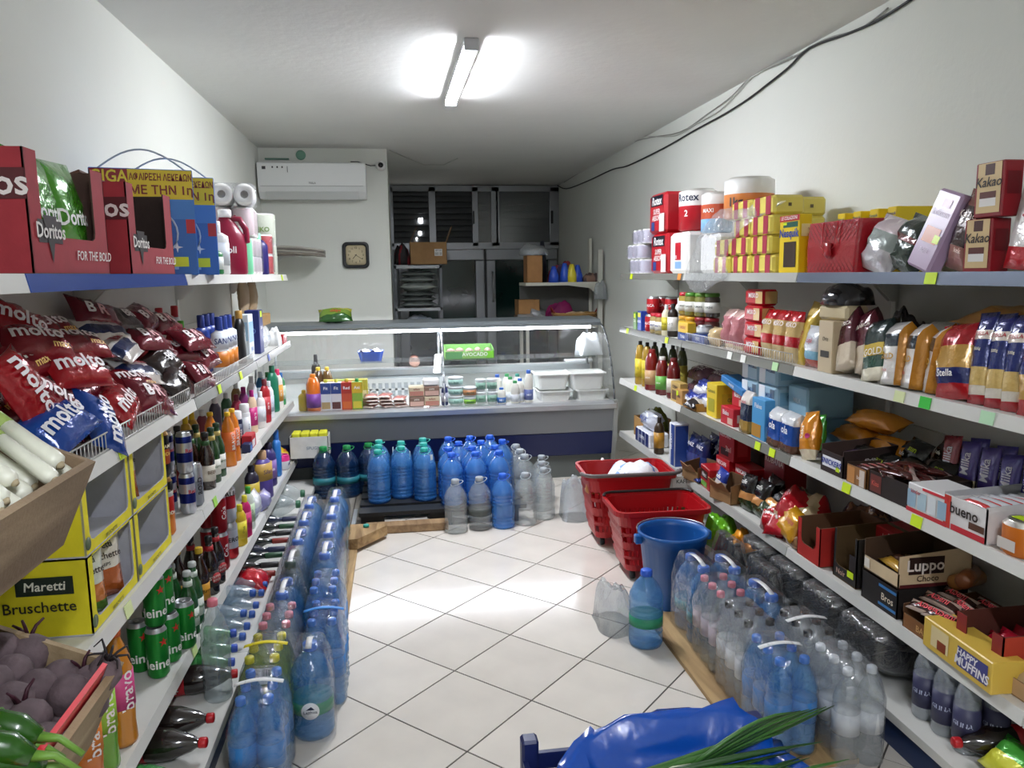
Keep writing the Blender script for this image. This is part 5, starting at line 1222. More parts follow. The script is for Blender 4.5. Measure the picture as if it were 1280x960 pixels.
put(OC2, 'drink_can', 'orange and red can by the yellow carton corner', 'can', (-.80, 2.64, ZLs[2]+.0005), LT)
EC = can(.0275, .152, ((0, .28, 'c4c8d0'), (.28, .52, '1c2a7a'), (.52, .75, 'c4c8d0'), (.75, 1, '1c2a7a')), (('Red', .02, .085, 'c01828', 0),), metal=.7)
for i, (x, y, z, lb) in enumerate(((-.79, 2.88, 0, 'lower silver and blue can at the front'), (-.79, 2.88, .153, 'upper silver and blue can at the front'), (-.86, 2.90, 0, 'lower silver and blue can of the second row'), (-.86, 2.90, .153, 'upper silver and blue can of the second row'))): put(EC, 'drink_can', lb, 'can', (x, y, ZLs[2]+.0005+z), LT)
put(can(.027, .165, ((0, .6, '8a8f98'), (.6, 1, 'b8bcc4')), (('BOLD', .026, .08, '22262c', PI/2),), metal=.7), 'drink_can', 'slim grey can beside the silver cans', 'can', (-.785, 2.975, ZLs[2]+.0005), LT)
BRN = beer('2c1408', .235, .032, '1c1c1c', 'd8d0c0', text='BEER', tcol='5a3a1a', neck='2f5a2a'); GRN = beer('1c4a20', .235, .031, '1c3a1c', 'e8e6dc', text='birra', tcol='2a5a2a', neck='c8b060'); RBR = beer('2a1410', .235, .031, '8a1a1a', 'b8323a', text='KORÇA', tcol='f0e8d8', neck='d8d0c0')
for i, (x, y, tr, lb) in enumerate(((-.80, 3.22, BRN, 'brown bottle nearest the slim grey can'), (-.80, 3.32, GRN, 'green bottle beside the nearest brown bottle'), (-.87, 3.16, RBR, 'brown bottle with red label behind the grey can'), (-.87, 3.27, BRN, 'brown bottle of the second row with pale label'), (-.80, 3.42, GRN, 'green bottle next to the orange drinks'), (-.88, 3.40, GRN, 'green bottle of the second row'), (-.95, 3.25, GRN, 'green bottle of the third row, shelf middle'), (-.95, 3.38, BRN, 'brown bottle of the third row'), (-.95, 3.10, GRN, 'green bottle of the third row by the cans'))): put(tr, 'glass_bottle', lb, 'bottle', (x, y, ZLs[2]+.0005), LT)
OB = bottle([(.02, .003), (.028, 0), (.03, .01), (.027, .08), (.03, .14), (.026, .19), (.012, .225), (.011, .235)], liquid('f08a1e', .9, .1), (.0135, .232, .25, 'f0c020'), [(.07, .16, .0305, 'e8702a')], [('BRAVO', .024, .115, .0305, 'f4f0ea', PI/2)], 14)
for i, y in enumerate((3.60, 3.70)): put(OB, 'drink_bottle', '%s orange drink bottle with yellow cap' % ('nearer', 'farther')[i], 'bottle', (-.79, y, ZLs[2]+.0005), LT)
put(OB, 'drink_bottle', 'orange drink bottle hidden in the second row', 'bottle', (-.87, 3.62, ZLs[2]+.0005), LT)
for i, y in enumerate((3.55, 3.66)): put(plastic_bottle(.03, .25, 'c89a2a', 'e8c020', None, 1), 'drink_bottle', '%s amber bottle with yellow cap behind the green bottles' % ('nearer', 'farther')[i], 'bottle', (-.96, y, ZLs[2]+.0005), LT)
put(aerosol(.03, .19, '1c244a', 'f0f0f2', '1c244a', 'NIVEA', rot=PI/2), 'aerosol_can', 'navy aerosol with white cap', 'aerosol', (-.83, 3.98, ZLs[2]+.0005), LT)
put(aerosol(.028, .2, 'eceef0', 'f4f4f4', 'e2e6ea', 'dove', '5a6a8a'), 'aerosol_can', 'white aerosol beside the navy one', 'aerosol', (-.82, 4.14, ZLs[2]+.0005), LT)
put(aerosol(.028, .19, 'e4e6ea', 'f4f4f4', 'c8ccd4', 'spa', '5a6a8a'), 'aerosol_can', 'white aerosol behind the navy one', 'aerosol', (-.88, 4.05, ZLs[2]+.0005), LT)
put(carton(.11, .05, .07, 'c01c2a', (), (), [('f', -.05, .02, .01, .045, 'f0e8e8')]), 'small_box', 'small red carton before the aerosols', 'carton', (-.775, 3.98, ZLs[2]+.0005), LR)
put(carton(.06, .04, .045, '1c2c5a', (), (), [('f', -.025, .025, .01, .035, '5a8ad0')]), 'small_box', 'tiny navy carton before the aerosols', 'carton', (-.765, 3.87, ZLs[2]+.0005), LR)
sh = [(-.82, 4.36, .03, .24, 'e8c8a8', 'b0187a', 'c8207a', 'beige and magenta bottle with white band'), (-.80, 4.50, .032, .21, 'e8e4e0', 'f0f0f0', 'd8dce4', 'white squeeze bottle beside the magenta one'), (-.90, 4.35, .036, .22, '8a1c3a', '7a1430', '9a2444', 'maroon shampoo bottle in the second row'), (-.89, 4.50, .034, .24, '7a2a6a', 'a01870', 'e8e0e8', 'violet and white bottle in the second row'), (-.80, 4.66, .037, .26, 'b0202c', '7a2a38', 'c83a44', 'red shampoo bottle with dark cap'), (-.80, 4.80, .034, .23, 'e6eaf0', 'dfe4ea', 'c8d4e4', 'white bottle right of the red shampoo'), (-.81, 5.02, .045, .30, '1f7a5a', '1a6a4c', None, 'tall green cleaner bottle with sticker'), (-.80, 5.16, .038, .26, 'f0e8e0', 'e83a6a', 'e8a03a', 'white bottle with orange print near the shelf end'), (-.89, 4.75, .036, .27, 'e2e6ea', 'd8dce0', 'b8c8dc', 'tall white bottle behind the red shampoo'), (-.90, 5.12, .036, .25, '2f6a9a', 'e8e8f0', 'e0e8f0', 'blue bottle behind the tall green one'), (-.80, 5.29, .035, .22, '3f9a5a', '2a6ab0', 'c8e0c8', 'green bottle at the very end of the shelf'), (-.88, 5.26, .035, .23, 'd8e0e0', '3a8a4a', '8fc08f', 'pale bottle behind the last green one')]
for x, y, R, H, c, cp, lb_, lab in sh: put(plastic_bottle(R, H, c, cp, lb_, .62, text='care' if lb_ else None, tcol='f4f0f0', trot=PI/2, tsize=.024), 'care_bottle', lab, 'bottle', (x, y, ZLs[2]+.0005), LT)
for i in range(4): put(plastic_bottle(.035, .2+.02*(i % 2), ('6a1a2c', '3a3040', '2a5a3a', '7a5a2a')[i], 'c8c8c8', None, .7), 'care_bottle', '%s dark bottle at the back of the shampoo shelf' % ORD[i], 'bottle', (-1.0, 4.0+.28*i, ZLs[2]+.0005), LT)
p = on(395, 560, .60); 
def sponge_box():
    t = put(tray(.26, .16, .15, .15, 'dcdcd8', 'bdbdb8', [('f', 'SPUGNA', .03, .04, .07, '8a9aa8')]), 'sponge_carton', 'white carton of yellow sponges at the end of the left shelving', 'carton', (-.64, 5.395, .3055), .0)
    return t
sponge_box()
tag(link('carton_prop', MB().rbox(-.05, .05, -.03, .03, 0, .273, card('c9c7c0'), .004).mesh('b'), None, (-.57, 5.43, .0315)), 'pale carton holding up the sponge carton', 'carton')
for i in range(4): tag(link('sponge', MB().rbox(-.027, .027, -.06, .06, 0, .05, mat('e2e03a', .9, 0, .4, 200), .006).mesh('s'), None, (-.73+.06*i, 5.395, .428), (0, 0, 0)), '%s yellow sponge from the left in the white carton' % ORD[i], 'sponge', 'yellow sponges in the white carton')
for i in range(4): tag(link('sponge', MB().rbox(-.027, .027, -.06, .06, 0, .115, mat('c9c83a', .9, 0, .4, 200), .006).mesh('s'), None, (-.73+.06*i, 5.395, .3115)), '%s yellow sponge from the left, under the top row' % ORD[i], 'sponge', 'yellow sponges in the white carton')

# ---- fourth shelf
BV = bottle([(.028, .004), (.036, 0), (.039, .012), (.036, .06), (.039, .12), (.039, .2), (.034, .25), (.016, .30), (.014, .315)], liquid('d98a1e', .88, .1), (.017, .31, .335, 'e86a1e'), [(.11, .21, .0395, 'd84a8a')], [('bravo', .05, .16, .0395, 'f4ecea', PI/2)], 16)
BVO = bottle([(.028, .004), (.036, 0), (.039, .012), (.036, .06), (.039, .12), (.039, .2), (.034, .25), (.016, .30), (.014, .315)], liquid('e07a1a', .88, .1), (.017, .31, .335, 'e86a1e'), [(.11, .21, .0395, 'e8842a')], [('bravo', .05, .16, .0395, 'f4ecea', PI/2)], 16)
BVG = bottle([(.028, .004), (.036, 0), (.039, .012), (.036, .06), (.039, .12), (.039, .2), (.034, .25), (.016, .30), (.014, .315)], liquid('6fae2a', .88, .1), (.017, .31, .335, '4a9a1e'), [(.11, .21, .0395, '9ac83a')], [('bravo', .05, .16, .0395, 'f4ecea', PI/2)], 16)
put(BV, 'juice_bottle', 'tall amber juice bottle with pink label, farthest of three', 'bottle', (-.79, 2.09, ZLs[3]+.0005), LT)
put(BVG, 'juice_bottle', 'tall green juice bottle between the orange ones', 'bottle', (-.80, 1.98, ZLs[3]+.0005), LT)
put(BVO, 'juice_bottle', 'tall orange juice bottle nearest the beetroot bin', 'bottle', (-.80, 1.88, ZLs[3]+.0005), LT)
HC = can(.033, .168, ((0, .12, 'c8ccc8'), (.12, .3, '1a7a2c'), (.3, .42, 'dfe6dc'), (.42, 1, '1a7a2c')), (('Heineken', .036, .055, '0f3a18', PI/2*0),), metal=.45)
HC = can(.033, .168, ((0, 1, '1f8a32'),), (('Heineken', .042, .05, 'eef2ea', 0), ('★', .03, .12, 'd03028', 0)), metal=.45)
g = 'green beer cans on the lower left shelf'
for x, y, z, lb in ((-.79, 2.55, 0, 'lower green beer can in the front middle'), (-.80, 2.45, 0, 'lower green beer can nearest the juice bottles'), (-.765, 2.64, 0, 'lower green beer can farthest along the front'), (-.80, 2.55, .1685, 'upper green beer can in the front middle'), (-.87, 2.50, 0, 'lower green beer can of the second row, near'), (-.86, 2.62, 0, 'lower green beer can of the second row, far'), (-.80, 2.46, .1685, 'upper green beer can nearest the juice bottles')): put(HC, 'beer_can', lb, 'can', (x, y, ZLs[3]+.0005+z), LT+.25*(x+.8)*10, g)
HB = beer('1c5a26', .235, .031, 'c8ccc8', 'e6ece2', text='Heineken', tcol='1a6a2a', neck='d8e0d4')
for i, (x, y) in enumerate(((-.775, 2.74), (-.78, 2.83), (-.85, 2.72), (-.85, 2.82))): put(HB, 'beer_bottle', '%s green beer bottle behind the green cans' % ORD[i], 'bottle', (x, y, ZLs[3]+.0005), LT, 'green beer bottles')
YBR = beer('2c1408', .24, .031, 'd8b030', 'd89a2a', text='Birra', tcol='2a1a0a'); SBK = beer('201008', .24, .031, '1c1c1c', '1a1210', text='SUPER', tcol='f0e0d8', neck='b01c24')
put(YBR, 'beer_bottle', 'brown beer bottle with amber label', 'bottle', (-.79, 2.97, ZLs[3]+.0005), LT); put(YBR, 'beer_bottle', 'brown beer bottle with amber label in the second row', 'bottle', (-.87, 2.97, ZLs[3]+.0005), LT)
def disc_beer(x, y, lb):
    o = put(SBK, 'beer_bottle', lb, 'bottle', (x, y, ZLs[3]+.0005), LT); link('round_emblem', MB().lathe([(.022, -.0335), (.022, -.0325)], pap('b01c24'), 18, axis='y').mesh('e'), o, (0, 0, .07))
    m = MB(); put_text(m, 'SUPER', .013, pap('f4e8e0'), lambda a, b: (a, -.0342, .076+b)); put_text(m, 'BOCK', .013, pap('f4e8e0'), lambda a, b: (a, -.0342, .062+b)); link('emblem_lettering', m.mesh('t'), o)
disc_beer(-.785, 3.10, 'dark beer bottle with round red emblem, nearer'); disc_beer(-.785, 3.21, 'dark beer bottle with round red emblem, farther'); disc_beer(-.86, 3.12, 'dark beer bottle with round red emblem in the second row')
PC = can(.033, .168, ((0, .3, 'b8222c'), (.3, .8, 'd8dade'), (.8, 1, 'c0c4c8')), (('PERONI', .028, .09, '1c1c22', 0),), metal=.5); PC2 = can(.033, .168, ((0, .4, 'c8ccd0'), (.4, .75, 'b01c28'), (.75, 1, 'e0e2e4')), (('ALBA', .03, .135, '2a1a1c', 0),), metal=.5)
put(PC, 'beer_can', 'silver and red can, lower of the stack', 'can', (-.79, 3.50, ZLs[3]+.0005), LT); put(PC2, 'beer_can', 'silver and red can, upper of the stack', 'can', (-.79, 3.50, ZLs[3]+.169), LT)
RC = can(.033, .168, ((0, 1, 'a01420'),), (('Cola', .03, .09, 'f0e8e8', PI/2),), metal=.4)
for i, (x, y, z) in enumerate(((-.80, 3.36, 0), (-.80, 3.36, .1685), (-.87, 3.44, 0), (-.87, 3.44, .1685))): put(RC, 'drink_can', ('lower red can of the front stack', 'upper red can of the front stack', 'lower red can of the rear stack', 'upper red can of the rear stack')[i], 'can', (x, y, ZLs[3]+.0005+z), LT)
for x, y, c, cp, l, H, lab in ((-.775, 3.66, 'd8b82a', 'e8d82a', 'e8d83a', .2, 'yellow dish soap bottle with yellow cap'), (-.775, 3.78, 'c8206a', 'f0e040', 'd83a7a', .21, 'pink dish soap bottle with yellow cap'), (-.78, 3.90, 'dfe8da', '3fa83a', 'c8e0b8', .22, 'white and green dish soap bottle'), (-.86, 3.72, 'cfe0c4', '3fa83a', 'b8d8a8', .23, 'white and green dish soap bottle in the second row'), (-.86, 3.86, 'd8e4d8', '3fa83a', None, .24, 'pale green dish soap bottle in the second row')): put(plastic_bottle(.032, H, c, cp, l, .65, text='Fino' if l else None, tcol='2a4a2a', trot=PI/2), 'dish_soap_bottle', lab, 'bottle', (x, y, ZLs[3]+.0005), LT)
put(pillow(.18, .14, .09, ((0, .5, 'c8cce4'), (.5, 1, 'e8eaec')), seed=61), 'sponge_pack', 'white soft pack behind the dish soap', 'pack', (-.80, 4.08, ZLs[3]+.0005), (0, 0, LR)); put(pillow(.13, .10, .09, ((0, 1, 'a8a4d4'),), seed=62), 'sponge_pack', 'lavender soft pack low at the shelf edge', 'pack', (-.775, 4.24, ZLs[3]+.0005), (0, 0, LR))
put(plastic_bottle(.06, .28, '5a4a9a', 'c8a078', 'c8a04a', .7, text='Silan', tcol='3a2a6a', caph=.16, lz=(.4, .75), tsize=.035), 'softener_bottle', 'large purple softener bottle with floral print', 'bottle', (-.80, 4.45, ZLs[3]+.0005), LT)
put(plastic_bottle(.05, .27, '3a3070', '2a2444', '8a6ab0', .7, text='silk', tcol='f0e8f4'), 'softener_bottle', 'dark purple softener bottle behind the floral one', 'bottle', (-.81, 4.72, ZLs[3]+.0005), LT); put(plastic_bottle(.045, .24, '2a2438', '1c1830', 'c8b030', .7), 'softener_bottle', 'dark bottle with yellow label before the floral softener', 'bottle', (-.83, 4.27, ZLs[3]+.0005), LT)
put(plastic_bottle(.045, .30, '2f7ac8', '2a6ab8', None, .6, caph=.2), 'cleaner_bottle', 'slim blue cleaner bottle near the far shelf end', 'bottle', (-.80, 4.96, ZLs[3]+.0005), LR)
put(can(.045, .10, ((0, .6, 'eceef0'), (.6, 1, 'e83a8a')), (('ACE', .03, .04, '2a3a7a', 0),), lid='f04a9a', metal=0), 'tub', 'white tub with pink lid near the far shelf end', 'tub', (-.79, 5.12, ZLs[3]+.0005), LR)
put_c(pillow(.14, .12, .06, ((0, 1, 'f0c82a'),), (('chips', .03, 0, .06, 'b03020'),), seed=63), 'snack_bag', 'yellow packet lying behind the pink-lidded tub', 'packet', (-.82, 5.28, ZLs[3]+.07), .12, LR, -.8)

# ---- bottom deck: lying and standing bottles
zb4 = ZLs[4]+.051
for i, (y, x) in enumerate(((2.60, -.93), (2.36, -.95), (2.26, -.94))): put(soda2(text='Cola', cap='c01822'), 'cola_bottle', '%s cola bottle lying on the bottom deck, from the upright water bottle' % ORD[i], 'bottle', (x, y, zb4), (0, PI/2, .12-.1*i))
GW = water15('4fae5a', '3a5ac0', .55, label='6fc07a', tint='9adca4')
for i, (y, z, x) in enumerate(((2.10, 0, -.95), (2.01, 0, -.95), (2.72, 0, -.95), (2.81, 0, -.96), (2.76, .075, -.95))): put(GW, 'water_bottle', '%s green water bottle lying on the bottom deck' % ORD[i], 'bottle', (x, y, ZLs[4]+.044+z), (0, PI/2, .06*(i-1)), 'green water bottles lying on the deck')
put(water15('c4d2d8', 'e07a8a', .25, tint='e6eef0', H=.318), 'water_bottle', 'clear pink-capped bottle standing before the bottom deck', 'bottle', (-.655, 2.58, ZLs[4]+.0005), .4, None, 1.12)
CW = water15('a8bccc', '3a62b8', .3, label='9ab8d0', tint='dfeaf0')
for i, (y, z) in enumerate(((2.94, 0), (3.03, 0), (2.985, .075), (3.14, 0), (3.23, 0), (3.18, .075), (3.36, 0), (3.45, 0))): put(CW, 'water_bottle', '%s clear water bottle lying on the deck behind the yellow-capped pack' % ORD[i], 'bottle', (-.95, y, ZLs[4]+.044+z), (0, PI/2, 0), 'clear bottles lying on the deck')
for i, y in enumerate((3.60, 3.70, 3.82, 3.93, 4.05, 4.16, 4.3, 4.42)): put(beer(('0f1a10', '14100e', '101c14', '16203a')[i % 4], .30, .037, ('8a2a20', '1c1c1c', '1c4a2a', '22284a')[i % 4], ('5a3a2a', '2a2a2c', '3a4a3a', '6a5a3a')[i % 4], body=.93), 'wine_bottle', '%s dark bottle lying on the deck, from the soda end' % ORD[i], 'bottle', (-.92, y, ZLs[4]+.038), (0, PI/2, .05*(i % 3)), 'dark bottles lying on the deck')
put_c(pillow(.16, .14, .09, ((0, 1, 'c01c2a'),), seed=71), 'packet', 'red packet on the deck among the dark bottles', 'packet', (-.70, 3.5, ZLs[4]+.05), .14, LR, -1.3)
for i, y in enumerate((4.62, 4.85)): put(water5('b8c4c8', '2f6a4a', .25, handle=False, tint='e8f0f0', R=.066), 'water_bottle', '%s big clear bottle lying at the far end of the deck' % ('nearer', 'farther')[i], 'bottle', (-.95, y, ZLs[4]+.068), (0, PI/2, 0))

# ================================================================== RIGHT SHELVES
R0, R1, R2, R3, R4 = [z+.0005 for z in ZRs]
RT = RR+.55
# ---- top shelf
for i, (z, dx, dy) in enumerate(((0, 0, 0), (.102, -.01, .03), (.204, .015, -.02))):
    roll_pack('white toilet roll pack with violet print, %s of the stack by the wall post' % ('bottom', 'middle', 'top')[i], (1.76+dx, 5.27+dy, R0+z), 3, 2, 1, .05, .1, 'y' if False else 'z', prt='d8d4e4', rot=(0, 0, RR))
RX = lambda: carton(.30, .24, .25, 'b81c28', (), [('f', 'Rotex', .07, 0, .20, 'f4f0ee', .02, .1), ('f', 'SUPER', .045, 0, .135, 'f0e4e0', .02), ('f', 'ABSORB', .045, 0, .095, 'f0e4e0', .02)], [('f', -.11, .11, .17, .235, '1c1c2a'), ('f', -.10, -.04, .02, .075, '2f4a8a'), ('f', .05, .14, .01, .12, 'e8d8d4')], .3, .02)
put(RX(), 'kitchen_roll_pack', 'red kitchen roll pack with white script, lower of two', 'roll pack', (1.76, 4.72, R0), RR); put(RX(), 'kitchen_roll_pack', 'red kitchen roll pack with white script, upper of two', 'roll pack', (1.76, 4.76, R0+.252), RR)
put(carton(.28, .24, .24, 'e4e2de', (), [('f', 'Rotex', .04, -.06, .1, 'f0f0f0', .02)], [('f', -.04, .05, .08, .18, 'c02030'), ('f', -.04, .06, .03, .07, '8ab0d8')], .3, .02), 'kitchen_roll_pack', 'white kitchen roll pack with small red print', 'roll pack', (1.76, 4.38, R0), RR)
def big_roll(label, loc, R, H, bands, texts):
    put(can(R, H, bands, texts, lid='f0efea', metal=0, seg=24)[:2], 'kitchen_roll', label, 'paper roll', loc, RT)
big_roll('big paper roll with red lower band on the white pack', (1.75, 4.36, R0+.242), .11, .24, ((0, .6, 'b81c28'), (.6, 1, 'ece8e4')), (('Rotex', .06, .19, '1c2440', 0), ('2', .05, .10, 'f4f0ee', 0)))
big_roll('paper roll with orange and blue print beside the big one', (1.74, 4.06, R0+.215), .085, .22, ((0, .35, '8fc0e8'), (.35, .7, 'c85a3a'), (.7, 1, 'e8e4e0')), (('MAXI', .03, .12, 'f0f0f0', 0),))
big_roll('largest white paper roll with orange label', (1.80, 3.80, R0+.27), .125, .21, ((0, .6, 'e08a4a'), (.6, 1, 'ecebe8')), (('1kg', .06, .085, '2a2a3a', 0),))
tag(link('white_pack', MB().rbox(-.11, .11, -.12, .12, 0, .213, mat('e6e4e2', .4), .02).mesh('b'), None, (1.80, 4.05, R0)), 'white paper pack under the orange and blue roll', 'roll pack')
BS = carton(.205, .15, .085, 'ead96a', (), (), [('f', -.07, -.025, .002, .083, 'b03a50'), ('f', .03, .075, .002, .083, 'b03a50'), ('t', -.07, -.025, -.07, .07, 'b03a50'), ('t', .03, .075, -.07, .07, 'b03a50'), ('r', -.008, .008, .035, .05, '6a5a3a'), ('l', -.008, .008, .035, .05, '6a5a3a')], .3, .012)
g = 'striped biscuit packs on the right top shelf'
for c in range(3):
    for k in range((2, 4, 4)[c]):
        put(BS, 'biscuit_pack', 'yellow biscuit pack with red stripes, %s column from the paper rolls, %s from below' % (ORD[c], ORD[k]), 'biscuit pack', (1.72+.006*((c+2*k) % 3), 3.78-.215*c+.01*(k % 2), R0+k*.0865), RR+.03*((c+k) % 3-1), g)
for k in range(4): put(BS, 'biscuit_pack', 'yellow biscuit pack with red stripes, second row, %s from below' % ORD[k], 'biscuit pack', (1.89, 3.45, R0+.0865*k), RR, g)
def clear_bag():
    rows = [[(900, 262, 1.66), (940, 255, 1.66), (985, 250, 1.68)], [(880, 282, 1.60), (905, 285, 1.615), (925, 288, 1.63)], [(868, 312, 1.575), (885, 318, 1.59), (905, 320, 1.62)], [(856, 345, 1.56), (885, 348, 1.57), (912, 345, 1.59)], [(862, 358, 1.565), (885, 362, 1.57), (900, 352, 1.585)], [(868, 366, 1.57), (877, 366, 1.57), (888, 358, 1.575)]]
    m = MB(); P_ = [[atX(*q) for q in r] for r in rows]; o = P_[3][1].copy(); rnd = random.Random(2); nx, ny = 9, 16; vs = []
    def lerp(a, b, t): return a+(b-a)*t
    for j in range(ny+1):
        f = j/ny*(len(P_)-1); a = min(int(f), len(P_)-2); t = f-a
        for i in range(nx+1):
            u = i/nx*2; b = min(int(u), 1); s = u-b
            p = lerp(lerp(P_[a][b], P_[a][b+1], s), lerp(P_[a+1][b], P_[a+1][b+1], s), t)-o
            vs.append((p.x+rnd.uniform(-.012, .006), p.y, p.z+rnd.uniform(-.004, .004)))
    m.add(vs, [(j*(nx+1)+i, j*(nx+1)+i+1, (j+1)*(nx+1)+i+1, (j+1)*(nx+1)+i) for j in range(ny) for i in range(nx)], film('f2f4f4', .16, .9, 25), True)
    tag(link('clear_bag', m.mesh('bag'), None, o), 'clear plastic bag hanging from the striped biscuit packs over the edge', 'bag')
clear_bag()
NQ = carton(.165, .055, .24, 'f0cf1a', (), [('f', 'LE COLAZIONI', .02, 0, .228, 'f4f0f0', .015), ('f', 'Nesquik', .048, 0, .165, '1f3f9a', .025)], [('f', -.082, .082, .215, .239, 'c01c2a'), ('f', -.05, .07, .19, .212, '1f5a4a'), ('f', -.04, .06, .025, .13, '3a2416'), ('r', -.02, .02, .15, .2, 'f0e4a0'), ('f', -.05, -.02, .2, .21, 'd6f21a')], .35)
put(NQ, 'cereal_box', 'yellow cereal box facing the aisle, foremost of the row', 'cereal box', (1.66, 3.06, R0), RR)
for i in range(4): put(carton(.055, .17, .24, 'f0cf1a', (), [('f', 'Nesquik', .016, 0, .215, '2a3a6a', .015), ('r', 'Nesquik', .04, 0, .16, '1f3f9a', .02)], [('f', -.02, .02, .17, .195, 'e8e070'), ('f', -.02, .02, .03, .12, '7a4a20')], .35), 'cereal_box', '%s yellow cereal box edge-on behind the red gift bag, from the front box' % ORD[i], 'cereal box', (1.90, 2.98-.11*i, R0), RR, 'cereal boxes edge-on')
def gift():
    t = thing('gift_bag', 'glossy red quilted gift bag on the right top shelf', 'gift bag', (1.70, 2.76, R0), RR); RM = mat('a8101e', .25, 0, .3, 60, .5)
    link('bag_body', MB().loops([rrect(.33, .12, .01, 0, 3), rrect(.345, .12, .01, .10, 3), rrect(.35, .10, .01, .195, 3)], RM, False, True, False).mesh('b'), t)
    m = MB()
    for i in range(14):
        x = -.17+.34*i/13
        for s in (-1, 1):
            xa, xb = x, max(-.17, min(.17, x+s*.19)); m.tube([(xa, -.0605, .005), (xb, -.0605+.005*.9, .19*abs(xb-xa)/.19)], .0009, mat('7a0814', .3), 4)
    o = link('quilting', m.mesh('q'), t); o['kind'] = 'stuff'
    link('ribbon', MB().tube([(-.05, -.06, .19), (-.045, -.07, .10), (0, -.072, .075), (.045, -.07, .10), (.05, -.06, .19)], .003, mat('c8202c', .3), 6).mesh('r'), t)
    link('bow', MB().lathe([(.002, .055), (.028, .07), (.02, .09), (.028, .11), (.002, .12)], RM, 10, 0, -.07, .4).mesh('bw'), t)
gift()
put_c(pillow(.20, .20, .09, ((0, .4, 'c8c4c8'), (.4, .7, '9aa4a0'), (.7, 1, 'd8c8cc')), seed=81, wr=.009), 'candy_bag', 'clear pinkish sweets bag leaning beside the gift bag', 'bag', (1.70, 2.50, R0+.095), .2, RR, -.35, .25)
put_c(pillow(.17, .19, .09, ((0, .5, '2a3a30'), (.5, .6, '6a2a2a'), (.6, 1, '22302a')), seed=82, wr=.01), 'coffee_bag', 'dark green crumpled bag beside the sweets bag', 'bag', (1.70, 2.35, R0+.09), .19, RR, -.3, .3)
put_c(carton(.12, .05, .25, 'b49ab8', (), [('f', 'Lokum', .03, 0, .18, 'e8dcec', .01), ('f', 'ROSE', .018, 0, .06, 'e8dcec')], [('f', -.035, .04, .085, .135, 'c8703a'), ('f', -.01, .03, .20, .225, '8a3a6a'), ('f', .02, .05, .09, .115, 'd6f21a')], .3, .008), 'sweets_pack', 'lilac pack leaning with an orange picture', 'pack', (1.685, 2.215, R0+.125), .25, RR, -.22, .3)
put_c(pillow(.115, .24, .06, ((0, .35, 'a8746a'), (.35, .8, '3a201c'), (.8, 1, '8a5a50')), (('Kakao', .03, 0, .165, 'e8d8d0', .01), ('kek', .02, .01, .06, 'f0d0c0')), seed=83), 'cocoa_bag', 'brown cocoa bag between lilac pack and cocoa boxes', 'bag', (1.70, 2.10, R0+.12), .24, RR, -.15, .25)
KK = carton(.105, .06, .15, '8c1a24', (), [('f', 'Kakao', .038, 0, .095, '2a1a14', .012, .2)], [('f', -.042, .045, .012, .148, 'd8bc8a'), ('f', -.015, .02, .115, .145, '4a2018'), ('f', -.03, .03, .03, .055, 'e8e4e0'), ('f', -.03, .03, .052, .07, '5a1c14'), ('r', -.02, .02, .06, .12, '6a141c')], .35)
put(KK, 'cocoa_box', 'cocoa box with cup picture, lower of two', 'carton', (1.67, 2.0, R0), RR); put(KK, 'cocoa_box', 'cocoa box with cup picture, upper of two', 'carton', (1.665, 1.965, R0+.152), RR)
FP = pillow(.15, .30, .08, ((0, .17, 'c01c28'), (.17, 1, 'ece8e6')), (('Sheqer', .035, 0, .12, 'a02838', .01, .2, PI/2), ('Miell', .04, -.03, .17, 'b03040', .01, .2, PI/2)), seed=84, wr=.005, gusset=True)
for i, y in enumerate((1.83, 1.67, 1.51)): put(FP, 'flour_bag', '%s white bag with red base at the picture edge, from the cocoa boxes' % ORD[i], 'bag', (1.68, y, R0), (-.12, .1, RR), 'white bags with red base')

# ---- second shelf (z 1.155)
def row(tree, name, cat, pts, labels, group=None, rz=RR+.55):
    for (x, y, z), lb in zip(pts, labels): put(tree, name, lb, cat, (x, y, z), rz, group)
def tin(R, H, c, c2, txt, tc='f0f0f0'): return can(R, H, ((0, .3, c2), (.3, 1, c)), ((txt, .024, H*.5, tc, 0),) if txt else (), metal=.1)
put(carton(.07, .05, .12, '5a8a3a', (), [('f', 'CAJ', .025, 0, .06, 'f0f0e0')], [('f', -.02, .02, .08, .11, 'd6e81a')]), 'tea_box', 'green carton at the far end of the second right shelf', 'carton', (1.64, 5.12, R1), RR)
put(carton(.08, .05, .13, '2a4ab0', (), [('f', 'KNORR', .024, 0, .06, 'f0f0f0')], [('f', -.03, .03, .09, .12, 'e8e03a')]), 'soup_box', 'blue carton beside the far green one', 'carton', (1.64, 5.02, R1), RR)
TIN_R = tin(.042, .115, 'b81c24', 'a01420', 'SALCA')
for i, (x, y, z, lb) in enumerate(((1.66, 4.90, 0, 'front red tin, lower'), (1.67, 4.90, .116, 'front red tin, upper'), (1.75, 4.94, 0, 'rear red tin beside the post, lower'), (1.75, 4.94, .116, 'rear red tin beside the post, upper'), (1.76, 4.80, 0, 'rear red tin nearer the jars, lower'), (1.76, 4.80, .116, 'rear red tin nearer the jars, upper'))): put(TIN_R, 'tomato_tin', lb+' on the second right shelf', 'tin', (x, y, R1+z), RT)
put(tin(.04, .2, '14204a', '101a3a', 'CAFE'), 'coffee_tin', 'tall navy tin behind the red tins', 'tin', (1.86, 4.92, R1), RR); put(carton(.09, .06, .2, '3a6a2a', (), [('f', 'bio', .03, 0, .16, 'e0f0d0')]), 'tea_box', 'green carton behind the red tins', 'carton', (1.85, 5.05, R1), RR)
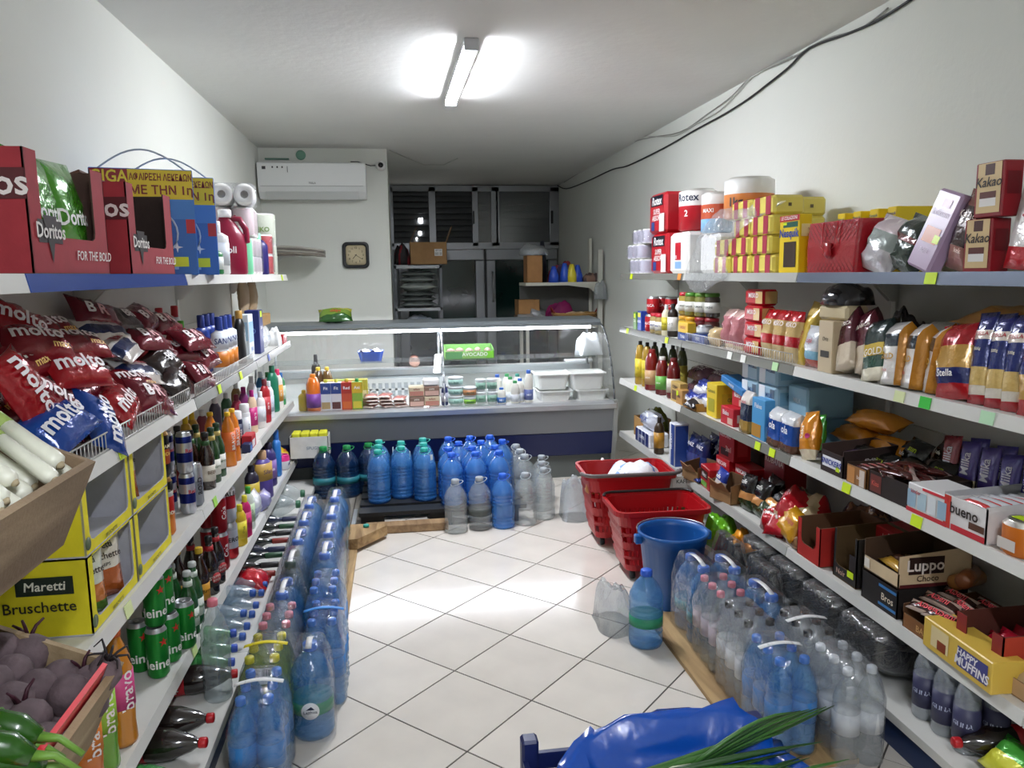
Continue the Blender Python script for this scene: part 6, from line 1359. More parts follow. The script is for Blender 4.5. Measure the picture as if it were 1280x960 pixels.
row(jar(.036, .13, 'c8b070', 'c8283a', 'e8e4d8', 'MAJO', '2a3a8a'), 'sauce_jar', 'jar', ((1.64, 4.76, R1), (1.64, 4.66, R1)), ('cream jar with red lid next to the red tins', 'cream jar with red lid nearer the white bottle'))
row(plastic_bottle(.028, .19, 'e8e0c0', 'f0f0ee', 'd8c83a', 1, text='mus', tcol='2a2a2a'), 'sauce_bottle', 'bottle', ((1.64, 4.56, R1),), ('pale sauce bottle with white cap beside the jars',))
row(plastic_bottle(.032, .2, '2a2018', '1c1c1c', 'e8e6e0', 1, text='BALS', tcol='2a2a2a'), 'sauce_bottle', 'bottle', ((1.65, 4.47, R1),), ('dark sauce bottle with white label',))
row(plastic_bottle(.03, .23, 'd8d8d0', 'e8e8e8', None, 1), 'sauce_bottle', 'bottle', ((1.72, 4.55, R1),), ('tall pale bottle behind the dark sauce bottle',))
for i, (c, lid, x) in enumerate((('b8a040', 'b82430', 1.66), ('8a8a40', '4a8a2a', 1.66), ('8a8a44', '5a8a2a', 1.68), ('4a4238', '4a7a2a', 1.70))):
    lbn = ('red-lidded', 'green-lidded', 'next green-lidded', 'dark')[i]
    put(jar(.042, .135, c, lid, 'e4e4dc', 'TURSHI', '2a3a2a', .9), 'pickle_jar', '%s pickle jar on the upper row, from the sauce bottles' % lbn, 'jar', (x+.02, 4.34-.098*i, R1+.137), RT); put(jar(.042, .135, ('c8a030', 'c0982a', '6a1c20', '5a2a20')[i], ('d8a020', 'd8a020', '8a1820', '8a1820')[i], 'e0dcc8', None, '2a3a2a', .9), 'pickle_jar', '%s pickle jar of the lower row, from the sauce bottles' % ORD[i], 'jar', (x+.02, 4.34-.098*i, R1), RT)
put(carton(.15, .05, .06, 'e0b820', (), [('f', 'SARDELE', .022, 0, .03, 'b02020', .015)]), 'fish_box', 'flat yellow carton before the jars', 'carton', (1.635, 4.20, R1+.045), RR); put(carton(.16, .06, .044, '24408a', (), [('f', 'TUNA', .025, 0, .022, 'f0f0f0', .015)]), 'fish_box', 'flat blue carton under the yellow one', 'carton', (1.64, 4.20, R1), RR); put(carton(.17, .06, .05, '2a4a9a', (), [('f', 'RIO', .03, 0, .025, 'f0f0f0', .015)]), 'fish_box', 'flat blue carton nearer along the rail', 'carton', (1.65, 4.0, R1), RR)
put(tin(.045, .05, 'd8dce0', 'b8c0c8', None), 'fish_tin', 'flat silver tin on the nearer blue carton', 'tin', (1.66, 4.0, R1+.0505), RR)
for i, (y, x) in enumerate(((3.74, 1.69), (3.62, 1.68), (3.52, 1.70))): put(pillow(.13, .20, .09, ((0, .15, 'e0c8a0'), (.15, .85, 'c07a80'), (.85, 1, 'd8b0a8')), seed=90+i, wr=.008), 'bean_bag', '%s pinkish clear bag of beans behind the wire rail' % ORD[i], 'bag', (x, y, R1), (-.12, .06*(i-1), RR))
put(pillow(.12, .10, .08, ((0, 1, 'd8c090'),), seed=93), 'bean_bag', 'small cream bag left of the pinkish ones', 'bag', (1.66, 3.86, R1), (-.2, 0, RR))
PR_ = carton(.17, .08, .075, 'b81420', (), [('f', 'MISKO', .03, 0, .045, 'f4e8e4', .02)], [('f', .02, .08, .01, .065, 'd8b070'), ('r', -.03, .03, .01, .065, 'd8b070')], .25, .012)
for k in range(4): put(PR_, 'pasta_pack', 'flat red pasta pack in the stack over the wire rail, %s from below' % ORD[k], 'pasta pack', (1.68+.006*(k % 2), 3.40, R1+.002+.0765*k), RR+.06*(k % 2))
for i in range(3): put(pillow(.12, .22, .06, ((0, .3, 'd8c090'), (.3, .55, 'b81420'), (.55, .8, 'd8b878'), (.8, 1, 'b81420')), (('MISKO', .03, 0, .16, 'f4e8e4', .02),), seed=95+i), 'pasta_bag', '%s red and beige pasta bag beside the red stack' % ORD[i], 'pasta bag', (1.66, 3.27-.11*i, R1), (-.1, 0, RR))
for i in range(3): put(pillow(.10, .27, .05, ((0, .8, 'd8b84a'), (.8, 1, 'c8a850')), (('SPAGO', .025, 0, .1, 'a02820', .01, 0, PI/2),), seed=98+i), 'spaghetti_pack', '%s golden spaghetti pack leaning at the rail end' % ORD[i], 'spaghetti pack', (1.66+.03*i, 3.0-.02*i, R1), (-.28, .12, RR-.1*i))
put(pillow(.14, .17, .07, ((0, .25, 'b84a3a'), (.25, .45, '8ac0d8'), (.45, 1, 'dfe4ea')), (('cipi', .03, 0, .11, 'b02838', .015),), seed=101), 'snack_bag', 'silver and white bag at the rail end', 'bag', (1.655, 2.86, R1), (-.1, 0, RR))
put(carton(.10, .07, .20, 'cbb896', (), [('f', 'Oriz', .022, 0, .13, '4a3a2a', .008, .2)], [('f', -.03, .03, .06, .085, '2a2620')], .4), 'rice_block', 'upright cream rice block with dark oval', 'pack', (1.65, 2.72, R1), RR)
put(carton(.17, .1, .055, 'd0c09a', (), (), (), .4, .01), 'rice_block', 'cream rice block lying on the upright one', 'pack', (1.69, 2.73, R1+.202), RR+.1)
heap('clear_wrap', 'dark clear-wrapped bundle on the cream rice block', 'bag', (1.72, 2.76, R1+.258), .18, .20, .09, ['4a4a4e', '2a2a2e'], 41, mt=lambda c: foil(c, .2))
heap('clear_wrap', 'large dark wrapped bundle at the back under the top shelf', 'bag', (1.95, 2.72, R1), .12, .24, .26, ['3a3436', '2a2426'], 42, mt=lambda c: foil(c, .25))
for i, (c1, c2, tx, y, ro) in enumerate((('5a1c2a', 'd8c8b0', 'ARABICA', 2.64, .35), ('5a1c2a', 'd8c8b0', 'ARABICA', 2.555, .4))):
    put_c(pillow(.085, .24, .06, ((0, .45, c2), (.45, 1, c1)), ((tx, .02, 0, .17, 'f0e8d8', .01),), seed=104+i, gusset=True), 'coffee_pack', '%s maroon and cream pack leaning beside the rice block' % ('first', 'second')[i], 'pack', (1.67+.02*i, y, R1+.135), .24, RR, -.25, -ro)
put_c(pillow(.11, .22, .06, ((0, .2, 'e8e0c8'), (.2, .4, '1c4a3a'), (.4, .6, 'd8b84a'), (.6, 1, '2a3a3a')), (('GOLD', .035, 0, .10, 'f0e8d8', .015),), seed=106, gusset=True), 'coffee_pack', 'green and gold pack leaning among the rice', 'pack', (1.665, 2.45, R1+.11), .22, RR, -.2, -.22)
RP = pillow(.105, .215, .085, ((0, .25, 'd8d4ce'), (.25, .6, 'e4e0da'), (.6, .82, '22303a'), (.82, 1, 'd8d4d0')), (('GOLD', .028, 0, .095, 'c8962a', .02), ('rice', .02, 0, .05, 'b03020')), seed=107, gusset=True, side='c8862a')
for i, y in enumerate((2.36, 2.265, 2.175)): put_c(RP, 'rice_bag', '%s rice bag with orange sides, from the green and gold pack' % ORD[i], 'rice bag', (1.675+.012*i, y, R1+.107), .215, RR-.15-.25*i, -.12, -.12+.04*i, 'rice bags with orange sides')
for i, y in enumerate((2.33, 2.20)): put(RP, 'rice_bag', '%s rice bag with orange sides in the second row' % ('farther', 'nearer')[i], 'rice bag', (1.79, y, R1), (-.1, 0, RR))
TP = pillow(.30, .19, .10, ((0, .3, 'c08a4a'), (.3, .7, 'd0a468'), (.7, 1, 'b87c3c')), seed=108, wr=.008, foilm=.35)
for k, (x, y, z, rz) in enumerate(((1.88, 2.10, 0, 0), (1.88, 2.08, .085, .05), (1.87, 2.12, .17, -.04), (1.90, 2.42, 0, .05), (1.89, 2.42, .085, .1))): put_c(TP, 'bread_pack', 'wrapped toast loaf at the shelf back, %s' % ('bottom of the nearer stack', 'middle of the nearer stack', 'top of the nearer stack', 'bottom of the farther stack', 'top of the farther stack')[k], 'bread pack', (x, y, R1+.05+z), .19, RR+rz, -PI/2)
put_c(pillow(.145, .23, .075, ((0, .22, 'b8141f'), (.22, .4, '1f2a6a'), (.4, .75, 'c89a4a'), (.75, 1, 'a8121e')), (('Stella', .03, 0, .075, 'f4f0f0', .015),), seed=110, wr=.006), 'pasta_bag', 'red pasta bag with clear window and curled pasta', 'pasta bag', (1.665, 2.075, R1+.112), .23, RR, -.2, -.16)
SPG = pillow(.07, .27, .045, ((0, .1, 'a8121e'), (.1, .16, 'e8e0d0'), (.16, .22, '1f2a6a'), (.22, .42, 'd8b870'), (.42, .72, '1c2a6e'), (.72, .78, 'e8dcd0'), (.78, 1, '22286a')), (('STELLA', .016, 0, .205, 'b02030', .015), ('500g', .012, 0, .16, 'f0e8d0')), seed=111, wr=.002)
for i, y in enumerate((1.985, 1.92, 1.86)): put_c(SPG, 'spaghetti_pack', '%s blue and red spaghetti pack leaning at the right edge' % ORD[i], 'spaghetti pack', (1.675, y, R1+.132), .27, RR, -.2, -.12, 'blue and red spaghetti packs')
put_c(pillow(.145, .22, .075, ((0, .25, 'b8141f'), (.25, .5, 'c89a4a'), (.5, .7, '1f2a6a'), (.7, 1, 'a8121e')), (('Stella', .03, 0, .15, 'f4f0f0', .015),), seed=112, wr=.006), 'pasta_bag', 'red pasta bag at the very picture edge', 'pasta bag', (1.665, 1.755, R1+.108), .22, RR, -.2, -.1)
heap('pasta_heap_bag', 'dark red and blue pasta bags lying behind the spaghetti', 'bag', (1.88, 1.82, R1), .20, .22, .24, ['6a1018', '1c2452'], 43, mt=foil)

# ---- third shelf (z .775)
OIL = plastic_bottle(.035, .30, 'c8a82a', '2a2a20', 'e8d03a', 1, m=liquid('c8a030', .75, .08), text='VAJ', tcol='2a5a2a', caph=.08, capr=.38)
OLV = plastic_bottle(.033, .30, '3a4a1c', '1c1c14', 'c8b84a', 1, m=liquid('3f4a1a', .85, .08), text='ULLIRI', tcol='2a3a1a', caph=.08, capr=.38)
for i, (x, y, tr, lb) in enumerate(((1.65, 5.10, OIL, 'golden oil bottle at the far end'), (1.72, 5.0, OLV, 'dark olive oil bottle, first from the far end'), (1.74, 4.88, OLV, 'dark olive oil bottle, second from the far end'), (1.76, 4.76, OLV, 'dark olive oil bottle, third from the far end'), (1.78, 4.64, OLV, 'dark olive oil bottle, nearest the sauce'), (1.66, 4.98, OIL, 'short-labelled oil bottle before the dark ones'))): put(tr, 'oil_bottle', lb+' on the third right shelf', 'bottle', (x, y, R2), RT)
SAU = lambda c, l, t, cap: plastic_bottle(.045, .27, c, cap, l, 1, m=liquid(c, .93, .1), text=t, tcol='f4f0e4', caph=.08, capr=.5, lz=(.15, .5))
put(SAU('8a1a14', 'c8a070', 'salce', '8a1a14'), 'sauce_bottle', 'tall red tomato sauce bottle', 'bottle', (1.64, 4.82, R2), RT); put(SAU('7a1812', '6ab04a', 'salce', 'e8e4dc'), 'sauce_bottle', 'red sauce bottle with green label and pale cap', 'bottle', (1.64, 4.62, R2), RT, None, .9); put(SAU('701410', 'd8d0c0', 'salce', '6a1410'), 'sauce_bottle', 'dark red sauce bottle with pale label', 'bottle', (1.66, 4.47, R2), RT, None, .92)
for k in range(4): put_c(pillow(.30, .13, .10, ((0, 1, '7a5464'),), (('FASULE', .05, 0, .06, 'd8c8c8', .02),), seed=120+k, wr=.008), 'sugar_bag', 'mauve bag stacked at the shelf back, %s' % ('lower farther', 'lower nearer', 'upper farther', 'upper nearer')[k], 'bag', (1.86, 4.50-.29*(k % 2), R2+.05+.085*(k//2)), .13, RR, -1.2)
put(carton(.15, .05, .12, 'c8a860', (), [('f', 'CREMA', .028, 0, .09, '4a2a1a', .015)], [('f', -.05, .05, .015, .07, '6a4a2a')]), 'dessert_box', 'beige carton before the mauve bags', 'carton', (1.645, 4.33, R2), RR)
put(carton(.10, .05, .09, 'b88a4a', (), [('f', 'mix', .03, 0, .05, '2a2a2a')], [('f', -.04, -.01, .05, .08, 'd6f21a')]), 'dessert_box', 'small brown carton with sticker at the shelf edge', 'carton', (1.635, 4.24, R2), RR)
BWB = pillow(.15, .10, .06, ((0, .4, 'e4e4ea'), (.4, 1, '22348a')), (('kek', .03, 0, .04, '22348a'),), seed=125, wr=.008)
for k, (y, x, z, ro, lb) in enumerate(((4.15, 1.66, .05, .3, 'blue and white packet lying before the yellow carton'), (4.02, 1.68, .06, -.2, 'blue and white packet beside the yellow carton'), (4.08, 1.70, .12, .1, 'blue and white packet on top of the others'))): put_c(BWB, 'cake_packet', lb, 'packet', (x, y, R2+z), .10, RR+.2, -.7, ro)
put_c(pillow(.14, .10, .05, ((0, .5, '2a2426'), (.5, 1, 'd8d0c4')), seed=126), 'cake_packet', 'black and cream packet lying at the shelf edge', 'packet', (1.635, 4.05, R2+.04), .1, RR, -1.2)
put(tray(.18, .14, .045, .03, 'b0803c', '8a6434'), 'cardboard_tray', 'small brown tray under the blue and white packets', 'tray', (1.68, 4.07, R2), RR)
put(carton(.13, .16, .18, 'e0c42a', (), [('f', 'Camomil', .026, 0, .14, '3a4a1a', .01), ('r', 'caj', .04, 0, .1, '5a6a2a')], [('f', -.04, .04, .03, .1, 'a8a02a'), ('r', -.05, .03, .04, .13, 'c8b02a')]), 'tea_box', 'yellow tea carton on the third right shelf', 'carton', (1.72, 3.84, R2), RR)
put(pillow(.16, .12, .07, ((0, 1, 'c8821e'),), seed=127), 'snack_bag', 'orange bag behind the yellow tea carton', 'bag', (1.90, 3.86, R2+.12), (-.5, 0, RR)); tag(link('carton_stack', MB().rbox(-.08, .08, -.1, .1, 0, .12, card('8a6a3c'), .004).mesh('b'), None, (1.92, 3.86, R2)), 'brown carton under the orange bag', 'carton')
put_c(carton(.26, .10, .035, '2a78b8', (), [('f', 'WAFER', .02, 0, .017, 'f0f0f4')]), 'biscuit_box', 'flat sky blue carton lying slanted on the red cartons', 'carton', (1.70, 3.62, R2+.20), .035, RR, .0, .18)
RD = carton(.15, .12, .09, 'c01c2e', (), [('f', 'Bisko', .034, -.01, .06, 'f4ecec', .02)], [('f', .01, .07, .008, .04, 'd8b0a0'), ('r', -.04, .04, .02, .06, 'e0c8c4')])
put(RD, 'biscuit_box', 'red carton, lower of two beside the yellow one', 'carton', (1.69, 3.62, R2), RR); put(RD, 'biscuit_box', 'red carton, upper of two beside the yellow one', 'carton', (1.74, 3.60, R2+.091), RR)
MKC = carton(.10, .26, .115, '9fc0d4', (), [('f', 'MILK', .026, 0, .06, '3a5a8a', .01), ('r', 'Qumesht', .035, 0, .07, '4a6a8a', .01)], [('f', -.045, .045, .07, .108, 'eceef0'), ('r', .05, .11, .02, .10, 'd8e2e8'), ('r', -.11, -.04, .03, .09, '7aa8c4')], .35, .01)
for c in range(2):
    for k in range(2):
        put(MKC, 'milk_pack', 'pale blue carton pack, %s %s' % (('upper', 'lower')[1-k], ('nearer the wall post', 'nearer the viewer')[c]), 'carton', (1.80, 3.45-.175*c, R2+.135+.1165*k), RR+PI/2*0, 'pale blue carton packs') if False else put(carton(.165, .24, .115, '9fc0d4', (), [('f', 'MILK', .03, .02, .07, '3a5a8a', .01), ('r', 'Qumesht', .035, 0, .07, '4a6a8a', .01)], [('f', -.08, -.02, .005, .11, 'e8ecf0'), ('f', .03, .07, .06, .10, '5a6a7a'), ('r', -.10, -.04, .03, .09, '7aa8c4')], .35, .01), 'milk_pack', 'pale blue carton pack, %s one %s' % (('lower', 'upper')[k], ('nearer the counter', 'nearer the viewer')[c]), 'carton', (1.79, 3.46-.18*c, R2+.135+.1165*k), RR)
for i in range(3): put(carton(.165, .22, .134, '7aa4bc', (), [('f', 'MILK', .03, 0, .07, 'e8f0f4', .01)], (), .35, .008), 'milk_pack', '%s blue carton pack at the bottom of the pale blue stack' % ORD[i], 'carton', (1.83, 3.46-.17*i, R2), RR)
put(carton(.165, .22, .134, '8fb4c8', (), [('f', 'MILK', .03, 0, .07, 'e8f0f4', .01)], (), .35, .008), 'milk_pack', 'blue carton pack on the third one of the bottom row', 'carton', (1.83, 3.10, R2+.135), RR)
put(pillow(.09, .20, .06, ((0, .35, 'b08a3a'), (.35, .7, '24304a'), (.7, 1, 'e8e0d8')), (('müsli', .022, 0, .15, 'b02030', .01),), seed=130, gusset=True), 'cereal_bag', 'slim cereal bag with red top beside the blue carton', 'bag', (1.65, 3.42, R2), (-.05, 0, RR))
put(carton(.13, .09, .19, '4a9ad0', (), [('f', 'Flakes', .03, 0, .155, 'f0f0f4', .015), ('r', 'Flakes', .022, 0, .13, 'e8f0f4')], [('f', -.06, .03, .01, .07, 'b8862e'), ('r', -.04, .04, .02, .07, '88c0e0')]), 'cereal_box', 'sky blue cereal carton at the shelf edge', 'cereal box', (1.67, 3.27, R2), RR)
OLA = pillow(.11, .17, .08, ((0, .2, '6a4430'), (.2, .7, '1c50a8'), (.7, 1, 'e8eaec')), (('ola', .045, 0, .095, 'f4f6fa', .02),), seed=131, wr=.006, gusset=True)
for i, (y, x) in enumerate(((3.12, 1.655), (3.01, 1.655))): put(OLA, 'croissant_bag', '%s blue and white bag with white word' % ('farther', 'nearer')[i], 'bag', (x, y, R2), (-.06, .03, RR), 'blue and white bags with word')
put(OLA, 'croissant_bag', 'blue and white bag hidden behind the front pair', 'bag', (1.74, 3.02, R2), (-.06, .03, RR))
put_c(pillow(.10, .20, .07, ((0, .2, 'f0e0c0'), (.2, 1, 'e8941e')), (('keks', .03, 0, .11, 'f4ecd8', .01, 0, PI/2), ('•', .08, .03, .09, 'c0206a')), seed=132), 'wafer_bag', 'orange wafer bag leaning beside the blue bags', 'bag', (1.655, 2.865, R2+.1), .2, RR, -.2, -.25)
put_c(pillow(.09, .15, .05, ((0, 1, '4aa83a'),), seed=133), 'wafer_bag', 'green bag behind the orange wafer bag', 'bag', (1.72, 2.92, R2+.1), .15, RR, -.2, -.2)
OW = pillow(.26, .10, .08, ((0, 1, 'd88a20'),), seed=134, wr=.006)
for k, (x, y, z) in enumerate(((1.86, 2.86, .05), (1.86, 2.62, .05), (1.88, 2.76, .13))): put_c(OW, 'wafer_pack', 'long orange pack at the shelf back, %s' % ('farther lower', 'nearer lower', 'upper')[k], 'pack', (x, y, R2+z+.04), .1, RR+.1*k, -1.3)
BKP = pillow(.13, .11, .06, ((0, 1, '1c1c1a'),), (('sun', .03, .02, .06, 'b8d02a', .02), ('kafe', .02, -.02, .03, 'e8e4d8')), seed=135, wr=.006)
for k, (x, y, z) in enumerate(((1.76, 2.68, .05), (1.77, 2.56, .05), (1.80, 2.44, .05), (1.86, 2.36, .06), (1.86, 2.50, .10), (1.93, 2.40, .12))): put_c(BKP, 'seed_packet', '%s black seed packet behind the dark candy carton' % ORD[k], 'packet', (x, y, R2+z), .11, RR, -.6, .1*(k % 3), 'black seed packets')
SNB = tray(.15, .22, .12, .085, '2a1a18', '4a3630', [('f', 'SNICKERS', .03, 0, .045, '1f3a9a', .02, .15), ('r', '40x50g', .018, 0, .07, 'e8e0e0')], [('f', -.062, .062, .025, .066, 'f0f0f4'), ('f', .03, .055, .02, .04, 'd6f21a')], sh=.105)
put(SNB, 'candy_box', 'dark open carton with white lettering patch at the edge', 'candy box', (1.72, 2.63, R2), RR)
CBAR = pillow(.12, .035, .02, ((0, 1, '2a1c3a'),), seed=140, nx=6, nz=4, wr=.001); CBR = pillow(.11, .04, .022, ((0, .5, '4a1c18'), (.5, 1, 'c8b0a8')), (('Lion', .02, 0, .02, 'b02028', .015),), seed=141, nx=6, nz=5, wr=.001)
for i in range(6): put_c(CBAR, 'chocolate_bar', '%s navy chocolate bar in the dark open carton' % ORD[i], 'chocolate bar', (1.70+.028*i, 2.62, R2+.075+.004*(i % 2)), .035, RR, -PI/2+.1, .0, 'navy bars in the dark carton')
put(tray(.12, .20, .075, .07, '9a6a3a', '3a2a20', [('f', 'bar', .02, .02, .035, 'f0e0d0')], [('f', -.055, -.01, .005, .065, 'c88a4a'), ('f', .02, .05, .005, .065, 'd8ccc0')]), 'candy_box', 'small brown carton between the two dark ones', 'candy box', (1.71, 2.47, R2), RR)
put(tray(.22, .22, .085, .08, '241814', '3a2a22', [('f', 'Kiss', .025, -.07, .04, 'd85a4a')], [('f', -.10, -.04, .01, .07, '6a2a20'), ('r', -.1, .1, .005, .08, '1c1614')]), 'candy_box', 'black open carton heaped with bronze wrapped bars', 'candy box', (1.72, 2.285, R2), RR)
for i in range(10): put_c(CBR, 'chocolate_bar', '%s bronze wrapped bar heaped on the black carton' % ORD[i], 'chocolate bar', (1.64+.045*(i % 4), 2.35-.06*(i//4), R2+.075+.012*(i % 3)), .04, RR+.3*((i*7) % 5-2), -PI/2+.25*((i*3) % 3-1), .2*((i*5) % 3-1), 'bronze bars on the black carton')
for i in range(5): put_c(CBR, 'chocolate_bar', '%s bronze wrapped bar in the small brown carton' % ORD[i], 'chocolate bar', (1.65+.03*i, 2.47, R2+.062), .04, RR, -PI/2+.15, .0, 'bronze bars in the brown carton')
MK = lambda c, c2: pillow(.085, .19, .022, ((0, .3, c2), (.3, 1, c)), (('Milka', .05, 0, .11, 'f0eef6', .012, .2, PI/2),), seed=145, wr=.001)
mk = [('8a1c2a', 'c8a070'), ('4a3a8a', 'd8c8a0'), ('4a3a8a', '5a2a6a'), ('3f3488', '4a3a8a'), ('453a90', '453a90'), ('3a8a9a', '4a3a8a'), ('453a90', '6a8ab0'), ('453a90', '453a90')]
for i, (c, c2) in enumerate(mk): put_c(MK(c, c2), 'chocolate_tablet', '%s large chocolate tablet leaning against the back, from the seed packets' % ORD[i], 'chocolate', (1.89-.006*i, 2.36-.095*i, R2+.10), .19, RR, -.25, -.18, 'chocolate tablets leaning at the back')
for i in range(5): put_c(MK('453a90', '3a3080'), 'chocolate_tablet', '%s chocolate tablet in the second row behind' % ORD[i], 'chocolate', (1.945, 2.30-.12*i, R2+.10), .19, RR, -.22, -.15, 'chocolate tablets, second row')
put(carton(.185, .14, .095, 'e8e6e4', (), [('f', 'kinder', .018, -.05, .072, 'c02030', .01)], [('f', -.09, -.05, .02, .075, '9ab8cc'), ('f', -.042, -.002, .02, .075, 'b4ccd8'), ('f', .006, .042, .02, .075, 'dfe4e8'), ('f', .05, .088, .02, .075, '9ab8cc'), ('f', -.092, .092, .0, .016, 'c82432'), ('f', -.02, .092, .085, .094, 'd02a36')]), 'candy_box', 'white and red carton of milk slices at the edge', 'candy box', (1.675, 2.09, R2), RR)
put(tray(.17, .26, .12, .105, 'e4e0de', 'b8b8ba', [('f', 'bueno', .045, .0, .07, '2a1a14', .02), ('r', 'Kinder', .04, .05, .08, '2a1a14', .02)], [('f', -.083, -.055, .004, .103, 'd03a2a'), ('f', -.05, .083, .004, .022, 'c82432'), ('f', .02, .08, .03, .05, '5a3420')], sh=.11), 'candy_box', 'white open carton with red corner and black lettering', 'candy box', (1.735, 1.93, R2), RR)
for i in range(6): put_c(pillow(.12, .045, .02, ((0, .5, 'd84a4a'), (.5, 1, 'eef0f4')), seed=150, nx=6, nz=5, wr=.001), 'chocolate_bar', '%s white and red bar in the white open carton' % ORD[i], 'chocolate bar', (1.65+.035*i, 1.925, R2+.095), .045, RR+.05*i, -PI/2+.3, 0, 'white and red bars')
put(can(.055, .10, ((0, .85, 'd8741e'), (.85, 1, 'e08a2a')), (), lid='e8e4dc', metal=0)[:1]+[('paper_label', MB().box(-.03, .03, -.0575, -.0562, .02, .05, pap('d8d0c8')).mesh('l')), ('sticker', MB().box(-.03, .03, -.02, .01, .1005, .1015, pap('c8e81a')).mesh('s'))], 'candy_tub', 'orange plastic tub with yellow sticker on its lid', 'tub', (1.655, 1.765, R2), RR)
for i in range(2): put(carton(.15, .12, .09, ('22242a', '3a3a40')[i], (), [('f', 'CHOCO', .03, 0, .045, 'e8e0d8')]), 'candy_box', ('dark carton past the orange tub', 'grey carton at the picture edge past the orange tub')[i], 'candy box', (1.70, 1.60-.17*i, R2), RR)

# ---- fourth shelf (z .38)
put(tray(.22, .20, .14, .14, 'b0864c', '7a5a34'), 'cardboard_box', 'brown carton at the far end of the fourth right shelf', 'carton', (1.77, 5.18, R3), RR)
WP = pillow(.26, .13, .12, ((0, 1, 'd0d4e0'),), (('MAKA', .05, 0, .06, '4a5a9a', .015),), seed=160, wr=.012); BP_ = carton(.30, .14, .10, 'e4e6ec', (), [('f', 'COFFEE', .03, 0, .05, 'f0f0f4')], [('f', -.14, -.085, .005, .095, '22306a'), ('f', -.068, -.01, .005, .095, '22306a'), ('f', .006, .065, .005, .095, '22306a'), ('f', .08, .14, .005, .095, '22306a')], .3, .01)
put(BP_, 'coffee_brick_pack', 'navy and white brick pack under the silvery bag', 'pack', (1.69, 4.95, R3), RR); put_c(WP, 'pasta_bag', 'silvery clear bag on the navy and white pack', 'bag', (1.69, 4.95, R3+.165), .13, RR, -.35)
heap('olive_bag', 'olive green bag in the brown carton', 'bag', (1.78, 5.14, R3+.06), .18, .2, .16, ['7a8020', '5a6018'], 51, mt=foil)
put(plastic_bottle(.033, .24, '3a2a14', '2a1c10', 'b8862a', 1), 'syrup_bottle', 'dark slim bottle with amber label beside the brick pack', 'bottle', (1.64, 4.66, R3), RT)
put(carton(.09, .09, .26, 'e2e4ea', (), [('f', 'MLEKO', .03, 0, .15, 'f0f0f8', .01, 0, PI/2)], [('f', -.01, .044, .005, .255, '22408a'), ('r', -.04, .04, .0, .25, '2a4a9a')]), 'milk_carton', 'tall white and blue carton by the far shelf joint', 'carton', (1.66, 4.36, R3), RR)
LV = pillow(.13, .22, .07, ((0, .25, 'c8c0c8'), (.25, .55, '3a4a8a'), (.55, 1, '1c2a66')), (('LAVAZ', .03, 0, .16, 'e8e8f0', .015),), seed=165, wr=.006)
for i, (x, y) in enumerate(((1.70, 4.24), (1.71, 4.13), (1.80, 4.2), (1.80, 4.08))): put(LV, 'coffee_bag', '%s navy and silver coffee bag next to the tall carton' % ORD[i], 'bag', (x, y, R3), (-.1, .05, RR), 'navy and silver coffee bags')
def torn_box(label, loc, col, w, d, h):
    o = put(tray(w, d, h, h*.55, col, '6a4c30', sh=h*.8), 'cardboard_box', label, 'carton', loc, (0, 0, RR+.25)); link('torn_flap', MB().prism([(-w*.45, 0), (w*.4, 0), (w*.3, h*.5), (0, h*.3), (-w*.3, h*.55)], 'y', -.002, .002, card('a88058')).mesh('f'), o, (0, -d/2, h*.55), (.6, 0, 0))
torn_box('torn brown carton at the edge of the fourth shelf', (1.66, 4.02, R3), '8a6a44', .15, .14, .11)
NS = carton(.17, .10, .16, 'b01420', (), [('f', 'NESCAFE', .03, -.01, .13, 'f4f0f0', .02), ('f', '3in1', .04, .03, .06, 'f4e8e0', .02)], [('f', -.06, .03, .02, .06, '2a1410'), ('r', -.03, .03, .03, .12, 'd03a3a')], .3)
NS2 = carton(.16, .09, .12, 'b01420', (), [('f', 'Nesc', .035, -.01, .075, 'f4f0f0', .02)], [('f', -.07, .05, .055, .10, '201414'), ('f', -.06, .04, .01, .04, '6aa83a')], .3)
put(NS2, 'coffee_box', 'red coffee carton with green print at the edge', 'carton', (1.66, 3.84, R3), RR-.1); put(NS, 'coffee_box', 'red coffee carton behind the green-printed one', 'carton', (1.77, 3.86, R3), RR); put(NS, 'coffee_box', 'red coffee carton stacked highest beneath the shelf', 'carton', (1.77, 3.82, R3+.162), RR+.05); put(NS, 'coffee_box', 'red coffee carton farther in toward the black packets', 'carton', (1.79, 3.66, R3), RR)
put(carton(.20, .12, .18, '7a1016', (), [('f', 'KUBANA', .045, 0, .12, 'e0c8c0', .015, .2)], (), .3), 'coffee_box', 'dark red carton in the shade beside the red coffee', 'carton', (1.86, 3.44, R3+.12), RR); tag(link('carton_stack', MB().rbox(-.07, .07, -.1, .1, 0, .119, card('3a2a22'), .004).mesh('b'), None, (1.86, 3.44, R3)), 'dark carton under the dark red one', 'carton')
put(pillow(.16, .14, .06, ((0, .5, 'c8a878'), (.5, 1, '8a7050')), seed=168), 'nut_bag', 'beige bag on the highest red coffee carton', 'bag', (1.92, 3.86, R3+.2), (-.6, 0, RR)); tag(link('carton_stack', MB().rbox(-.05, .05, -.12, .12, 0, .2, card('4a3426'), .004).mesh('b'), None, (1.93, 3.86, R3)), 'dark carton under the beige bag', 'carton')
torn_box('brown carton with blue and white packets beside red coffee', (1.665, 3.62, R3), '9a744a', .17, .14, .12)
put_c(pillow(.12, .12, .04, ((0, .5, 'e0dcd8'), (.5, 1, '1f3a9a')), (('kafe', .03, 0, .08, 'f0f0f4'),), seed=170), 'coffee_packet', 'blue and white packet in the torn carton', 'packet', (1.62, 3.64, R3+.10), .12, RR, -.25, .1)
